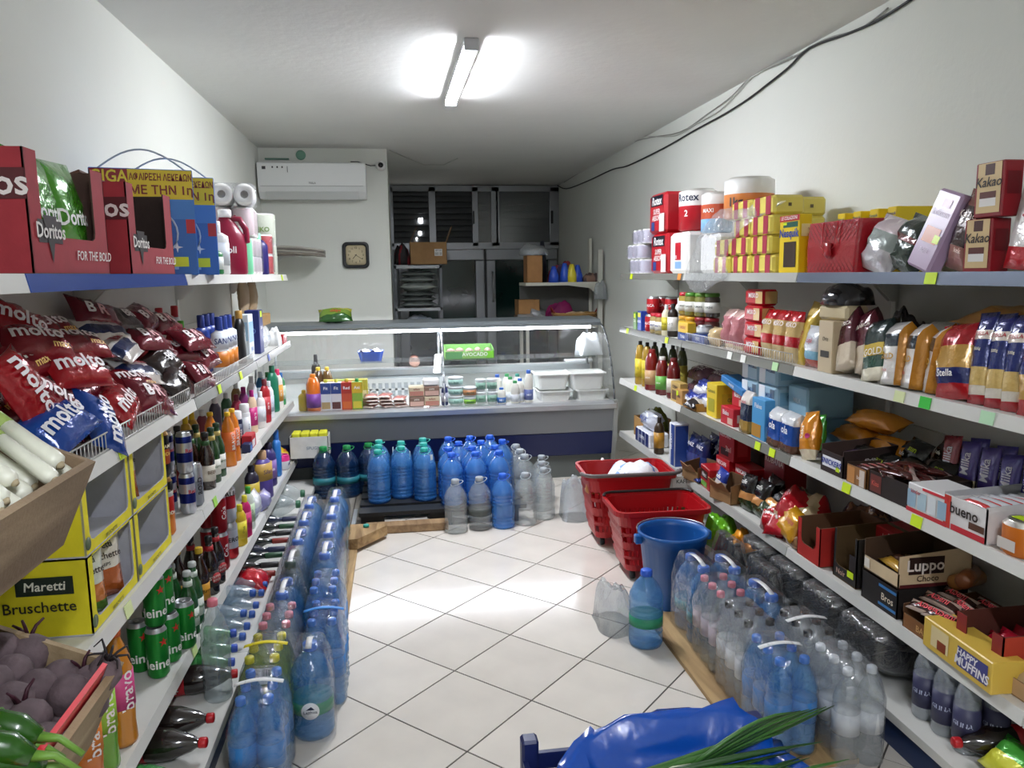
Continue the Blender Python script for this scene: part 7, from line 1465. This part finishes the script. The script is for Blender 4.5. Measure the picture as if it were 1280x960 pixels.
put_c(pillow(.12, .06, .035, ((0, 1, '22367a'),), seed=171), 'coffee_packet', 'small navy packet fallen at the shelf edge', 'packet', (1.63, 3.97, R3+.02), .06, RR, -1.4)
BK2 = pillow(.13, .18, .06, ((0, .35, '2a3a1a'), (.35, .5, 'd89a5a'), (.5, 1, '141414')), (('caffe', .03, 0, .14, 'd8d8d0', .01),), seed=172, wr=.008)
for i, (x, y, t) in enumerate(((1.66, 3.44, -.2), (1.67, 3.34, -.3), (1.76, 3.40, -.2), (1.64, 3.24, -1.0))): put(BK2, 'coffee_bag', '%s black coffee bag beside the torn carton' % ORD[i], 'bag', (x, y, R3+(.04 if t < -.9 else 0)), (t, .1*(i-1), RR), 'black coffee bags')
heap('candy_bag', 'red sweets bag gathered with a golden top', 'bag', (1.76, 3.09, R3), .24, .26, .21, ['b01420', 'b01420', 'c8b890'], 55, mt=foil)
heap('candy_bag', 'shiny red sweets bag at the shelf edge', 'bag', (1.655, 3.12, R3), .10, .20, .12, ['c01824', 'd8ccc4', 'b01420'], 56, mt=foil)
put_c(pillow(.17, .13, .07, ((0, 1, 'dca018'),), (('chips', .03, .03, .07, 'b83a20', .02),), seed=174, wr=.008), 'candy_bag', 'golden yellow bag lying at the shelf edge', 'bag', (1.65, 2.97, R3+.085), .13, RR, -.7, .15); put(pillow(.12, .07, .05, ((0, 1, 'a8805a'),), seed=175), 'candy_bag', 'small brown packet before the golden bag', 'packet', (1.625, 2.925, R3), (-.4, 0, RR))
put_c(pillow(.15, .10, .05, ((0, 1, 'c01824'),), seed=176), 'candy_bag', 'small red packet with a yellow sticker', 'packet', (1.63, 3.06, R3+.05), .1, RR, -.7, -.3)
heap('nut_bag', 'brownish clear bags piled at the shelf back', 'bag', (1.93, 2.86, R3), .16, .34, .20, ['6a4a34', '8a6040', '4a2a22'], 57, mt=foil)
put(tray(.17, .28, .17, .07, 'b8241c', '6a4a30', (), [('f', -.08, -.055, .10, .16, 'c83028')], sh=.16, cut=(-.055, .055, .06)), 'candy_box', 'red display carton with cut-out front', 'candy box', (1.75, 2.77, R3), RR)
for i in range(6): put_c(pillow(.10, .035, .025, ((0, 1, 'c01c20'),), (('kit', .02, 0, .018, 'f4e8e4', .02),), seed=177, nx=6, nz=4, wr=.002), 'chocolate_bar', '%s red bar in the red display carton' % ORD[i], 'chocolate bar', (1.66+.035*i, 2.765, R3+.04+.01*(i % 2)), .035, RR+.2*(i % 3-1), -PI/2+.2, 0, 'red bars in the red carton')
put(carton(.16, .14, .06, 'b01c20', (), [('f', 'kit', .025, 0, .03, 'f0e0dc')], [('f', .02, .06, .01, .05, 'd8d0cc')]), 'candy_box', 'flat red carton behind the red display carton', 'candy box', (1.87, 2.56, R3+.13), RR); tag(link('carton_stack', MB().rbox(-.06, .06, -.08, .08, 0, .129, card('3a2a22'), .004).mesh('b'), None, (1.88, 2.56, R3)), 'dark carton under the flat red one', 'carton')
put(tray(.15, .22, .20, .19, '1a1614', '5a4426', [('f', 'Noir', .03, -.02, .03, 'c8a090', .01)], [('f', .03, .07, .06, .12, '2a2220'), ('f', .02, .06, .03, .055, 'd6f21a')], sh=.19, cut=(-.06, .06, .05)), 'candy_box', 'tall black carton with an open brown inside', 'candy box', (1.74, 2.545, R3), RR)
put(tray(.20, .26, .11, .10, '1a1412', '2a1c16', [('f', 'Bros', .035, .05, .05, 'e8d8c0', .01)], [('f', .0, .095, .015, .025, '3a7ab8'), ('f', .0, .095, .08, .09, '3a7ab8')], sh=.105), 'candy_box', 'black carton carrying the cream wafer-roll carton', 'candy box', (1.75, 2.32, R3), RR)
LP = tray(.19, .27, .13, .05, 'd8c09a', '4a3422', [('r', 'Luppo', .055, -.04, .075, 'f0e8e0', .02), ('r', 'Choco', .03, -.03, .03, '3a2014', .01)], [('r', -.10, .03, .045, .105, '2a1410'), ('r', -.13, .13, .0, .012, '5a1c20'), ('f', -.09, -.06, .01, .045, 'e8e0d4')], sh=.11)
put(LP, 'wafer_box', 'cream open carton of cake rolls on the black carton', 'candy box', (1.75, 2.31, R3+.112), RR)
for i in range(5): put_c(pillow(.15, .045, .03, ((0, 1, ('c89a3a', '4a2c1c', 'd8b878', '3a2218', 'c89a3a')[i]),), seed=180, nx=6, nz=5, wr=.002), 'cake_roll', '%s wrapped cake roll in the cream open carton' % ORD[i], 'cake roll', (1.67+.04*i, 2.31, R3+.155+.008*(i % 2)), .045, RR+.1*(i % 3-1), -PI/2+.2, 0, 'cake rolls in the cream carton')
put(tray(.19, .26, .10, .05, '8a5a30', '5a3a20', [('f', 'BAR', .03, 0, .025, 'd8a868')], sh=.08), 'candy_box', 'brown open carton of two-tone wafers at the edge', 'candy box', (1.74, 2.08, R3), RR)
AL = pillow(.14, .042, .03, ((0, .25, 'c8b0a0'), (.25, .75, '3a1c18'), (.75, 1, 'd0b8a8')), (('Albeni', .03, 0, .022, 'e8505a', .02),), seed=182, nx=7, nz=6, wr=.001)
for i, (x, y, z, rz) in enumerate(((1.645, 2.10, .085, .3), (1.655, 2.04, .085, .3), (1.70, 2.12, .10, .15), (1.74, 2.06, .10, -.2), (1.78, 2.14, .10, .1), (1.83, 2.06, .095, .0))): put_c(AL, 'wafer_bar', '%s brown wafer bar with red word on the brown carton' % ORD[i], 'wafer', (x, y, R3+z), .042, RR+rz, -PI/2+.5, 0, 'brown wafer bars')
for i in range(2): tag(link('cake_tube', MB().lathe([(.018, 0), (.026, .004), (.026, .16), (.018, .164)], foil(('b0763a', '9a5a30')[i], .3), 14, axis='x').mesh('t'), None, (1.80, 2.19-.04*i, R3+.13+.02*i), (0, .1, .4+.3*i)), '%s caramel roll lying across the brown carton' % ('first', 'second')[i], 'cake roll')
put(tray(.18, .28, .15, .05, 'c0402a', '5a2a20', (), [('f', -.088, -.05, .08, .15, '8a2424'), ('f', .05, .088, .08, .15, '8a2424')], sh=.15, cut=(-.05, .05, .05)), 'candy_box', 'orange-red display carton near the picture edge', 'candy box', (1.77, 1.87, R3), RR)
for i in range(4): put_c(pillow(.10, .08, .04, ((0, 1, 'a8102a'),), seed=184+i, nx=6, nz=5, wr=.008), 'candy_bag', '%s crimson foil pack in the orange-red carton' % ORD[i], 'packet', (1.69+.05*i, 1.87, R3+.07), .08, RR+.4*i, -.6, .2*i, 'crimson packs')
HM = carton(.30, .10, .095, 'e0bc50', (), [('f', 'HAPPY', .028, .05, .062, 'f4f0f4', .03, .15), ('f', 'MUFFINS', .036, .07, .035, 'f4f0f4', .03, .15)], [('f', .01, .135, .018, .078, '4a4a8a'), ('f', -.11, -.03, .02, .085, 'e8d4a0'), ('f', -.08, -.04, .02, .05, '8a3a1c')], .35)
put(HM, 'muffin_box', 'yellow muffin carton at the shelf edge', 'muffin box', (1.635, 1.90, R3), RR-.05)
for i in range(4): put_c(pillow(.11, .09, .05, ((0, 1, 'd0b898'),), seed=188+i, nx=6, nz=5, wr=.008), 'muffin_pack', '%s wrapped muffin past the yellow carton' % ORD[i], 'muffin', (1.68+.06*(i % 2), 1.72-.08*(i//2), R3+.045+.07*(i % 2)), .09, RR, -.6, .2*i, 'wrapped muffins')
put(tray(.25, .2, .09, .05, 'c8a47c', '8a6a4a'), 'candy_box', 'pale carton under the wrapped muffins', 'candy box', (1.74, 1.67, R3), RR)

# ---- bottom deck near the viewer
GZ = plastic_bottle(.036, .24, 'c8ccd8', '2a3aa0', '3a3a5a', 1, m=liquid('c4ccd4', .35, .1, .2, 'eef2f6'), text='GLINA', tcol='c8d0e8', caph=.08, capr=.4)
for i, (x, y) in enumerate(((1.62, 2.06), (1.62, 1.97), (1.70, 2.04), (1.70, 1.95), (1.62, 1.88), (1.70, 1.86))): put(GZ, 'mineral_bottle', '%s small mineral bottle with blue cap on the right bottom deck' % ORD[i], 'bottle', (x, y, R4), RT, 'small mineral bottles with blue caps')
put(soda2(text='Cola', cap='c01822'), 'cola_bottle', 'cola bottle lying on the right bottom deck', 'bottle', (1.88, 1.80, R4+.051), (0, -PI/2, -.15)); put_c(pillow(.2, .12, .07, ((0, .5, 'd8d83a'), (.5, 1, '4aa83a')), seed=195), 'snack_bag', 'yellow and green packet on the right bottom deck', 'packet', (1.64, 1.70, R4+.06), .12, RR, -.9)

# ================================================================== GOODS IN AND BEHIND THE COUNTER
DZ = DECKZ+.001; GZ_ = .893
def dx(px, Y=5.64): return atY(px, 500, Y).x
put(plastic_bottle(.05, .27, '6a3aa0', 'f08a1e', None, 1, m=liquid('f07a1a', .92, .1), caph=.08)+[('label', MB().lathe([(.0512, .03), (.0512, .13)], pap('8a4aa8'), 24).mesh('l'))], 'drink_bottle', 'orange drink bottle with purple label at the left of the counter', 'bottle', (dx(393), 5.60, DZ))
put(plastic_bottle(.04, .15, 'b8a030', 'c8b030', None, 1), 'drink_bottle', 'short olive yellow bottle behind the sponge carton', 'bottle', (dx(380), 5.64, DZ))
for i, (px, c, c2, tx) in enumerate(((408, '24408a', 'dfe2e6', 'Fit'), (421, '22408a', 'dfdce0', 'Fit'), (434, 'b0281e', 'c84a2a', 'Red'), (447, 'd8b020', '8ab03a', 'Ani'))):
    tr = carton(.075, .075, .20, c2, (), [('f', tx, .03, 0, .16, 'f4f4f8', .02)], [('f', -.036, .036, .12, .198, c), ('f', -.03, .03, .01, .06, ('b8a070', '5a2a2a', 'd86a2a', 'd8c83a')[i]), ('r', -.036, .036, .12, .198, c)])
    put(tr+[('cap', MB().lathe([(.014, .20), (.014, .222)], mat('c8c83a' if i != 3 else '2a9a4a', .4), 12).mesh('c'))], 'juice_carton', ('navy and white juice carton, first in the counter', 'navy and white juice carton, second in the counter', 'red juice carton in the counter', 'yellow and green juice carton in the counter')[i], 'juice carton', (dx(px), 5.64, DZ))
for i, (px, c) in enumerate(((400, '6a4a1a'), (411, '7a5a20'))): put(plastic_bottle(.035, .25, c, 'e8c83a', None, 1, m=liquid(c, .85, .08), caph=.08)+[('label', MB().lathe([(.0362, .05), (.0362, .12)], pap('d8ccb0'), 24).mesh('l'))], 'vinegar_bottle', '%s brown vinegar bottle behind the juice cartons' % ('left', 'right')[i], 'bottle', (dx(px, 5.9), 5.86, DZ), 0, None, 1.15)
put(plastic_bottle(.03, .30, '2a2220', '1c1c1c', None, 1, caph=.15), 'syrup_bottle', 'tall dark bottle rising behind the vinegar', 'bottle', (dx(397, 6.1), 6.1, DZ), 0, None, 1.2)
for i in range(4): put(carton(.075, .07, .20, ('c8a83a', '9ab04a', 'd0b060', 'b8b03a')[i], (), (), [('f', -.03, .03, .02, .12, 'e8dcb0')]), 'juice_carton', '%s pale yellow juice carton in the second row' % ORD[i], 'juice carton', (dx(412+14*i, 5.76), 5.77, DZ))
HM_ = pillow(.098, .14, .022, ((0, .2, 'd8c4b8'), (.2, .8, 'c07a70'), (.8, 1, 'd0b8ac')), seed=201, nx=6, nz=6, wr=.004)
k = 0
for px, n in ((464, 4), (482, 4), (500, 3)):
    for j in range(n):
        put_c(HM_, 'ham_pack', 'pink sliced ham pack, %s stack from the cartons, %s from below' % (ORD[(464, 482, 500).index(px)], ORD[j]), 'ham pack', (dx(px, 5.68), 5.68, DZ+.016+.024*j), .17, .2*((j*3+k) % 5-2), -PI/2+.08, 0, 'sliced ham packs'); k += 1
LM = carton(.115, .10, .075, 'd8c8a8', (), [('f', 'sallam', .02, .0, .055, '8a2a20', .015)], [('f', -.05, .05, .006, .04, 'c08070')], .3, .008); LM2 = carton(.115, .10, .075, '8a6a5a', (), [('f', 'pate', .022, 0, .055, 'f0e8d8', .015)], [('f', -.05, .05, .006, .04, 'd8b0a0')], .3, .008)
for i, (px, j) in enumerate(((521, 0), (521, 1), (540, 0), (540, 1))): put(LM if (i % 3) else LM2, 'meat_box', ('lower left', 'upper left', 'lower right', 'upper right')[i]+' sliced meat box before the glass seam', 'meat box', (dx(px, 5.64), 5.66, DZ+.0755*j))
put(carton(.12, .10, .05, 'e6e4e0', (), (), [('f', -.05, .05, .01, .04, 'f4f2f0')], .3, .01), 'cheese_pack', 'white cheese pack on the right meat boxes', 'cheese', (dx(539, 5.66), 5.66, DZ+.152))
put(plastic_bottle(.025, .16, '1c2c6a', '1c2c6a', 'c8c8d8', 1), 'cream_bottle', 'small navy bottle at the glass seam', 'bottle', (dx(556), 5.64, DZ))
def tub(R, H, c, band, text): return bottle([(R*.82, 0), (R, H*.86), (R, H*.88)], mat(c, .4), (R*1.06, H*.86, H, 'e6eaea'), [(H*.2, H*.72, R*1.0, band)], [(text, .024, H*.45, R, '1f5a4a', 0)], 18)
TB = tub(.055, .07, 'e4ece8', 'a8d0c4', 'kos'); TB2 = tub(.05, .075, 'e8e6e2', 'c88a5a', 'djathë'); TB3 = tub(.038, .095, 'e0e6e4', '8ab4a0', 'kos'); TB4 = tub(.045, .06, 'e8ece8', '8ac83a', 'pesto')
for j in range(3): put(TB, 'yogurt_tub', 'wide teal and white tub right of the glass seam, %s of three' % ('bottom', 'middle', 'top')[j], 'tub', (dx(570), 5.64, DZ+.071*j))
put(TB4, 'yogurt_tub', 'white tub with lime print, lower', 'tub', (dx(587), 5.62, DZ)); put(TB2, 'yogurt_tub', 'white tub with brown print on the lime one', 'tub', (dx(587), 5.62, DZ+.061))
for i, px in enumerate((601, 615)):
    for j in range(2): put(TB3, 'yogurt_cup', '%s yogurt cup of the %s column' % (('lower', 'upper')[j], ('left', 'right')[i]), 'cup', (dx(px), 5.63, DZ+.096*j))
    put(TB3, 'yogurt_cup', 'yogurt cup behind the %s column' % ('left', 'right')[i], 'cup', (dx(px, 5.74), 5.74, DZ))
MLK = lambda H, cap, lab: plastic_bottle(.033, H, 'e8e6dc', cap, lab, 1, caph=.1, capr=.5, text='MILK', tcol='f0f4fa', lz=(.08, .4))
for px, Y, H, cap, lab, lb in ((627, 5.62, .12, '2a6ac0', '2a6ab8', 'small milk bottle with blue cap and label'), (638, 5.70, .19, '3a9a5a', 'd8dce0', 'cream bottle with green cap, left one'), (650, 5.66, .18, '2a62c0', 'd0d8e0', 'milk bottle with blue cap, middle one'), (661, 5.64, .245, '2a62c0', '5a6aa8', 'tallest milk bottle with blue cap'), (634, 5.80, .2, '3a9a5a', 'd8dcd8', 'cream bottle with green cap in the second row'), (622, 5.78, .2, '2a62c0', 'd8dce0', 'milk bottle with blue cap in the second row, left'), (647, 5.78, .2, '2f8a7a', 'd8dce0', 'milk bottle with teal cap in the second row'), (644, 5.62, .17, '3a9a5a', 'd8dce0', 'cream bottle with green cap, front right one')): put(MLK(H, cap, lab), 'milk_bottle', lb, 'bottle', (dx(px, Y), Y, DZ))
def food_tray(label, loc, w, d, h, rz=0):
    W_ = mat('eceeea', .35, kind='plastic'); t = thing('food_tray', label, 'tray', loc, rz)
    link('basin', MB().loops([rrect(w*.86, d*.86, .02, 0), rrect(w, d, .025, h), rrect(w-.01, d-.01, .02, h), rrect(w*.85, d*.85, .018, .008)], W_, False).mesh('b'), t)
    link('rim', MB().loops([rrect(w-.004, d-.004, .025, h-.002), rrect(w+.025, d+.025, .03, h-.004), rrect(w+.025, d+.025, .03, h+.004), rrect(w-.004, d-.004, .025, h+.004)], W_, False, False, False).mesh('r'), t)
food_tray('lower white food tray, left pair in the counter', (dx(691, 5.74), 5.74, DZ), .25, .24, .075); food_tray('deep white food tray, left pair in the counter', (dx(688, 5.80), 5.80, DZ+.08), .24, .24, .115)
food_tray('lower white food tray, right pair in the counter', (dx(736, 5.74), 5.74, DZ), .24, .24, .075); food_tray('deep white food tray, right pair in the counter', (dx(731, 5.74), 5.74, DZ+.08), .26, .24, .125)
# perforated white crate panel at the back of the counter
def perf():
    t = thing('perforated_crate', 'white perforated plastic crate at the back of the counter', 'crate', (dx(512, 6.05), 6.05, DZ)); W_ = mat('dfe2e4', .4, kind='plastic'); w, h = .72, .16
    for z0, z1 in ((0, .02), (.065, .08), (.125, h)): link('rail', MB().box(-w/2, w/2, -.005, .005, z0, z1, W_).mesh('r'), t)
    for i in range(15): link('bar', MB().box(-w/2+i*(w-.02)/14, -w/2+i*(w-.02)/14+.02, -.005, .005, .02, .125, W_).mesh('b'), t)
    link('back', MB().box(-w/2, w/2, .1, .11, 0, h, mat('b8bcc0', .5)).mesh('k'), t); link('bottom', MB().box(-w/2, w/2, .005, .1, 0, .008, W_).mesh('k'), t)
perf()
# on the glass shelf
def gx(px, Y=6.05): return atY(px, 450, Y).x
def bowl():
    t = thing('salad_bowl', 'blue plastic bowl of white dip on the glass shelf', 'bowl', (gx(464), 6.05, GZ_)); w, d = .20, .16
    link('shell', MB().loops([rrect(w*.8, d*.8, .03, 0), rrect(w, d, .04, .075), rrect(w-.006, d-.006, .035, .075), rrect(w*.79, d*.79, .03, .006)], liquid('3a62d0', .75, .15), False).mesh('s'), t)
    m = MB(); n = 8; vs = [((-.5+i/n)*w*.92, (-.5+j/n)*d*.92, .06+.022*math.sin(i*1.7+j)*math.cos(j*1.3)+.012) for j in range(n+1) for i in range(n+1)]
    m.add(vs, [(j*(n+1)+i, j*(n+1)+i+1, (j+1)*(n+1)+i+1, (j+1)*(n+1)+i) for j in range(n) for i in range(n)], mat('eceae6', .7), True); link('dip', m.mesh('d'), t)
bowl()
def avocado():
    a, b = gx(556), gx(616); w = b-a; t = put(tray(w, .20, .10, .06, '8ac060', '5a8a44', [('f', 'AVOCADO', .04, .04, .034, 'f0f4ea', .02)], [('f', -w/2+.004, -.06, .004, .056, '5a9a5a'), ('f', w/2-.06, w/2-.004, .004, .056, '7ad02a')], sh=.06), 'avocado_box', 'green avocado carton on the glass shelf', 'carton', ((a+b)/2, 6.05, GZ_))
    for i in range(5): tag(link('avocado', MB().lathe([(.004, -.036), (.022, -.025), (.029, 0), (.02, .028), (.006, .038)], mat('7a6a5e', .6, 0, .4, 60), 12, axis='x').mesh('a'), None, ((a+b)/2-w*.38+i*w*.19, 6.02+.05*(i % 2), GZ_+.052), (0, 0, .4*i)), '%s avocado from the left in the green carton' % ORD[i], 'avocado', 'avocados in the green carton')
avocado()
heap('plastic_bag', 'white knotted plastic bag on the glass shelf', 'bag', (gx(735), 6.03, GZ_), .22, .18, .20, ['e8ecee'], 77, rough=.35, sharp=.6)
tag(link('cut_sausage', MB().lathe([(.04, 0), (.044, .005), (.044, .15), (.03, .16)], None, 18, axis='y', mats=[mat('c8a090', .5), mat('8a4a3a', .5), mat('8a4a3a', .5)]).mesh('s'), None, (gx(518, 6.32), 6.27, .846)), 'round cut sausage on the rear rail', 'sausage')
tag(link('paper_strip', MB().rbox(-.12, .12, -.03, .03, 0, .025, mat('dfe2e2', .5), .005).mesh('s'), None, (gx(722, 6.32), 6.30, .801)), 'white wrapped strip on the rear rail below the bag', 'packet')
# on the canopy
cx = atY(420, 410, CY0+CYT+.15).x
put_c(pillow(.26, .15, .09, ((0, .3, '2a5a22'), (.3, .7, '7a9a3a'), (.7, 1, 'c8c84a')), (('chips', .04, 0, .07, 'c83a2a', .02),), seed=210, wr=.01), 'snack_bag', 'green snack bag lying on top of the counter', 'snack bag', (cx, CY0+CYT+.16, CZT+.045+.052), .15, .1, -.95)

# ---- alcove: rack with wrapped goods
def rack():
    x0, x1, y0, y1, top = -.03, .46, 8.0, 8.4, 1.655; t = thing('metal_rack', 'dark metal rack of wrapped bundles in the alcove', 'rack', (x0, y0, 0)); D = mat('5a5d60', .4, .5)
    w, d = x1-x0, y1-y0
    for x in (0, w-.025):
        for y in (0, d-.025): link('post', MB().box(x, x+.025, y, y+.025, 0, top, D).mesh('p'), t)
    for z in (.4, .97, 1.18, top-.04): link('shelf', MB().box(0, w, 0, d, z, z+.03, mat('8b8e90', .35, .5)).mesh('s'), t)
    for i, (z, h) in enumerate(((1.211, .06), (1.272, .05), (1.323, .05), (1.38, .09), (1.471, .06), (1.532, .05))):
        put_c(pillow(.40, .28, h*1.1, ((0, 1, ('8e9692', '767c7a', '6a706e', 'a4aca6', '8a918e', '7c8480')[i]),), seed=215+i, wr=.006), 'wrapped_bundle', 'grey plastic-wrapped bundle on the alcove rack, %s from below' % ORD[i], 'bundle', (x0+w/2, y0+.18, z+h/2), .28, 0, -PI/2, 0, 'wrapped bundles on the rack')
    heap('cloth', 'pale folded cloth on the lower rack shelf', 'cloth', (x0+w*.5, y0+.18, 1.001), .34, .26, .13, ['9aa4b0', 'b8c0c8'], 90); tag(link('lemon', MB().lathe([(.006, -.045), (.022, -.036), (.033, 0), (.022, .036), (.006, .045)], mat('e0c83a', .5), 12, axis='x').mesh('l'), None, (x1-.09, y0+.02, 1.034), (0, 0, .3)), 'yellow lemon on the rack shelf above the counter', 'lemon')
    a, b = atY(513, 330, 8.06), atY(558, 302, 8.06); bw = b.x-a.x
    o = put(tray(bw, .3, .225, .225, 'a07a4e', '6a4c2c', (), [('f', .06, .14, .085, .155, 'd8d8d4')]), 'cardboard_box', 'open brown cardboard box on top of the alcove rack', 'cardboard box', ((a.x+b.x)/2-.0, y0+.17, top+.0))
    m = MB(); put_text(m, 'QTY 24', .018, pap('3a3a3a'), lambda x, z: (.10+x, -.1525, .14+z)); put_text(m, '||||| |||', .03, pap('3a3a3a'), lambda x, z: (.10+x, -.1525, .11+z)); q = link('lettering', m.mesh('l'), o); q['kind'] = 'stuff'
    for s in (-1, 1): link('box_flap', MB().box(-.002, .002, -.15, .15, 0, .17, card('8a6840')).mesh('f'), o, (s*bw/2, 0, .225), (0, -s*.45 if s < 0 else .35, 0))
    heap('cloth_bundle', 'dark bundle with red cloth beside the cardboard box', 'bundle', (x0+.09, y0+.14, top), .17, .22, .22, ['1c1a1c', '7a1c24', '2a2628'], 92)
rack()
def side_unit():
    Y0 = 7.55; za = atY(700, 353, Y0).z; zl = atY(700, 407, Y0).z; x0, x1 = 1.26, 2.03
    t = thing('side_shelf', 'cream wall shelves in the alcove corner behind the counter', 'shelving', (x0, Y0, 0)); w = x1-x0; C_ = mat('d0cec0', .45)
    for z in (za, zl): link('shelf', MB().box(0, w, 0, .42, z-.03, z, C_).mesh('s'), t)
    for z in (za,): link('bracket', MB().prism([(w*.55, z-.03), (w, z-.03), (w, z-.14), (w-.03, z-.14), (w-.12, z-.06)], 'y', .01, .016, C_).mesh('b'), t)
    link('upright', MB().box(w-.03, w, .38, .44, 0, 1.9, C_).mesh('u'), t); link('upright', MB().box(.0, .03, .38, .44, 0, zl, C_).mesh('u'), t)
    link('front_post', MB().box(w-.045, w+.0, -.05, -.005, 0, atY(758, 312, Y0).z, mat('c8c8bc', .5)).mesh('u'), t)
    link('support_leg', MB().box(0, .03, 0, .03, 0, zl-.03, C_).mesh('u'), t)
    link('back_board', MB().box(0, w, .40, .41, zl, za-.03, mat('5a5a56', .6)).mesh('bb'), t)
    X = lambda px: atY(px, 350, Y0+.15).x
    put(tray(.16, .2, .27, .27, 'a8794a', '6a4c2c'), 'cardboard_box', 'upright brown carton on the upper alcove shelf', 'cardboard box', (X(667), Y0+.18, za), 0)
    heap('clear_bag', 'clear plastic bag draped over the upper alcove carton', 'bag', (X(668), Y0+.18, za+.274), .30, .26, .12, ['c8ced0'], 101, mt=lambda c: film('d8dde0', .22, .9, 20))
    for i, (px, c, h) in enumerate(((690, '2a50c0', .16), (704, '2a58c8', .19), (712, 'e0d03a', .18), (720, '2a50c0', .17))): tag(link('toy_skittle', MB().lathe([(.055, 0), (.05, h*.4), (.03, h*.8), (.02, h)], mat(c, .35), 14).mesh('c'), None, (X(px), Y0+.06+.02*(i % 2), za+.0005)), ('left blue plastic cone', 'tall blue plastic cone', 'yellow plastic cone', 'right blue plastic cone')[i]+' on the upper alcove shelf', 'cone')
    heap('cloth_bundle', 'red cloth bundle behind the plastic cones', 'cloth', (X(706), Y0+.28, za), .30, .18, .22, ['7a2028', '8a2a30', '4a3a5a'], 103); tag(link('dark_cone', MB().lathe([(.05, 0), (.045, .2), (.02, .42)], mat('1c2030', .5), 10).mesh('c'), None, (X(697)-.12, Y0+.34, za)), 'tall dark pointed object behind the red cloth', 'cone')
    heap('cloth_bundle', 'brown string and wrap at the shelf end', 'cloth', (X(737), Y0+.10, za), .18, .16, .10, ['8a6a5a', '5a4a48'], 104)
    heap('clear_bag', 'clear bag hanging at the right shelf end', 'bag', (X(744)-.02, Y0-.13, za-.17), .14, .10, .2, ['d0d4d6'], 105, mt=lambda c: film('dde2e4', .2, .9, 20))
    put(tray(.22, .24, .16, .16, 'a07444', '6a4c2c'), 'cardboard_box', 'brown carton on the lower alcove shelf', 'cardboard box', (X(660), Y0+.22, zl+.10), 0); tag(link('wooden_crate', MB().rbox(-.12, .12, -.12, .12, 0, .099, card('5a4a3a'), .004).mesh('b'), None, (X(660), Y0+.22, zl)), 'dark box under the lower alcove carton', 'box')
    for i, px in enumerate((652, 668, 678)): tag(link('foil_roll', MB().lathe([(.03, 0), (.06, .004), (.06, .15), (.03, .154)], foil(('9a9a9a', '8a8c8e', 'a4a4a2')[i], .35), 16, axis='x').mesh('r'), None, (X(px)-.06, Y0-.0+.07*(i % 2)+.05, zl+.061+.06*(i == 1)), (0, .2*i, .2*i)), '%s silvery wrapped roll on the lower alcove shelf' % ('left', 'middle', 'right')[i], 'roll')
    heap('cloth_bundle', 'magenta cloth behind the wicker basket', 'cloth', (X(703), Y0+.28, zl+.0), .32, .18, .24, ['7a1050', '8a1458'], 107)
    b = thing('wicker_basket', 'brown wicker basket with handles on the lower alcove shelf', 'basket', (X(718), Y0+.12, zl)); WK = mat('a8804a', .7, 0, .5, 120)
    for k in range(6):
        r = .13+.012*k; ring = [(r*1.25*math.cos(a), r*.8*math.sin(a), .012+.02*k+.004*(i % 2)) for i, a in enumerate([j*2*PI/36 for j in range(36)])]; link('weave_ring', MB().tube(ring, .011, WK, 6, True).mesh('w'), b)
    link('basket_bottom', MB().lathe([(.01, .002), (.13, .002), (.14, .01)], WK, 24, sy=.7).mesh('b'), b)
    for s in (-1, 1): link('basket_handle', MB().tube([(s*.22, -.05, .11), (s*.245, -.04, .16), (s*.25, 0, .18), (s*.245, .04, .16), (s*.22, .05, .11)], .008, mat('8a2a20', .6), 6).mesh('h'), b)
    heap('bread_roll', 'pale bread rolls heaped in the wicker basket', 'bread', (X(718), Y0+.12, zl+.075), .24, .14, .06, ['d8b890', 'e0c8a0'], 108)
side_unit()
# print and lettering are flat marks: read as one piece each
for o in bpy.data.objects:
    if o.name.split('.')[0] in ('lettering', 'printed_design', 'emblem_lettering', 'numerals'): o['kind'] = 'stuff'
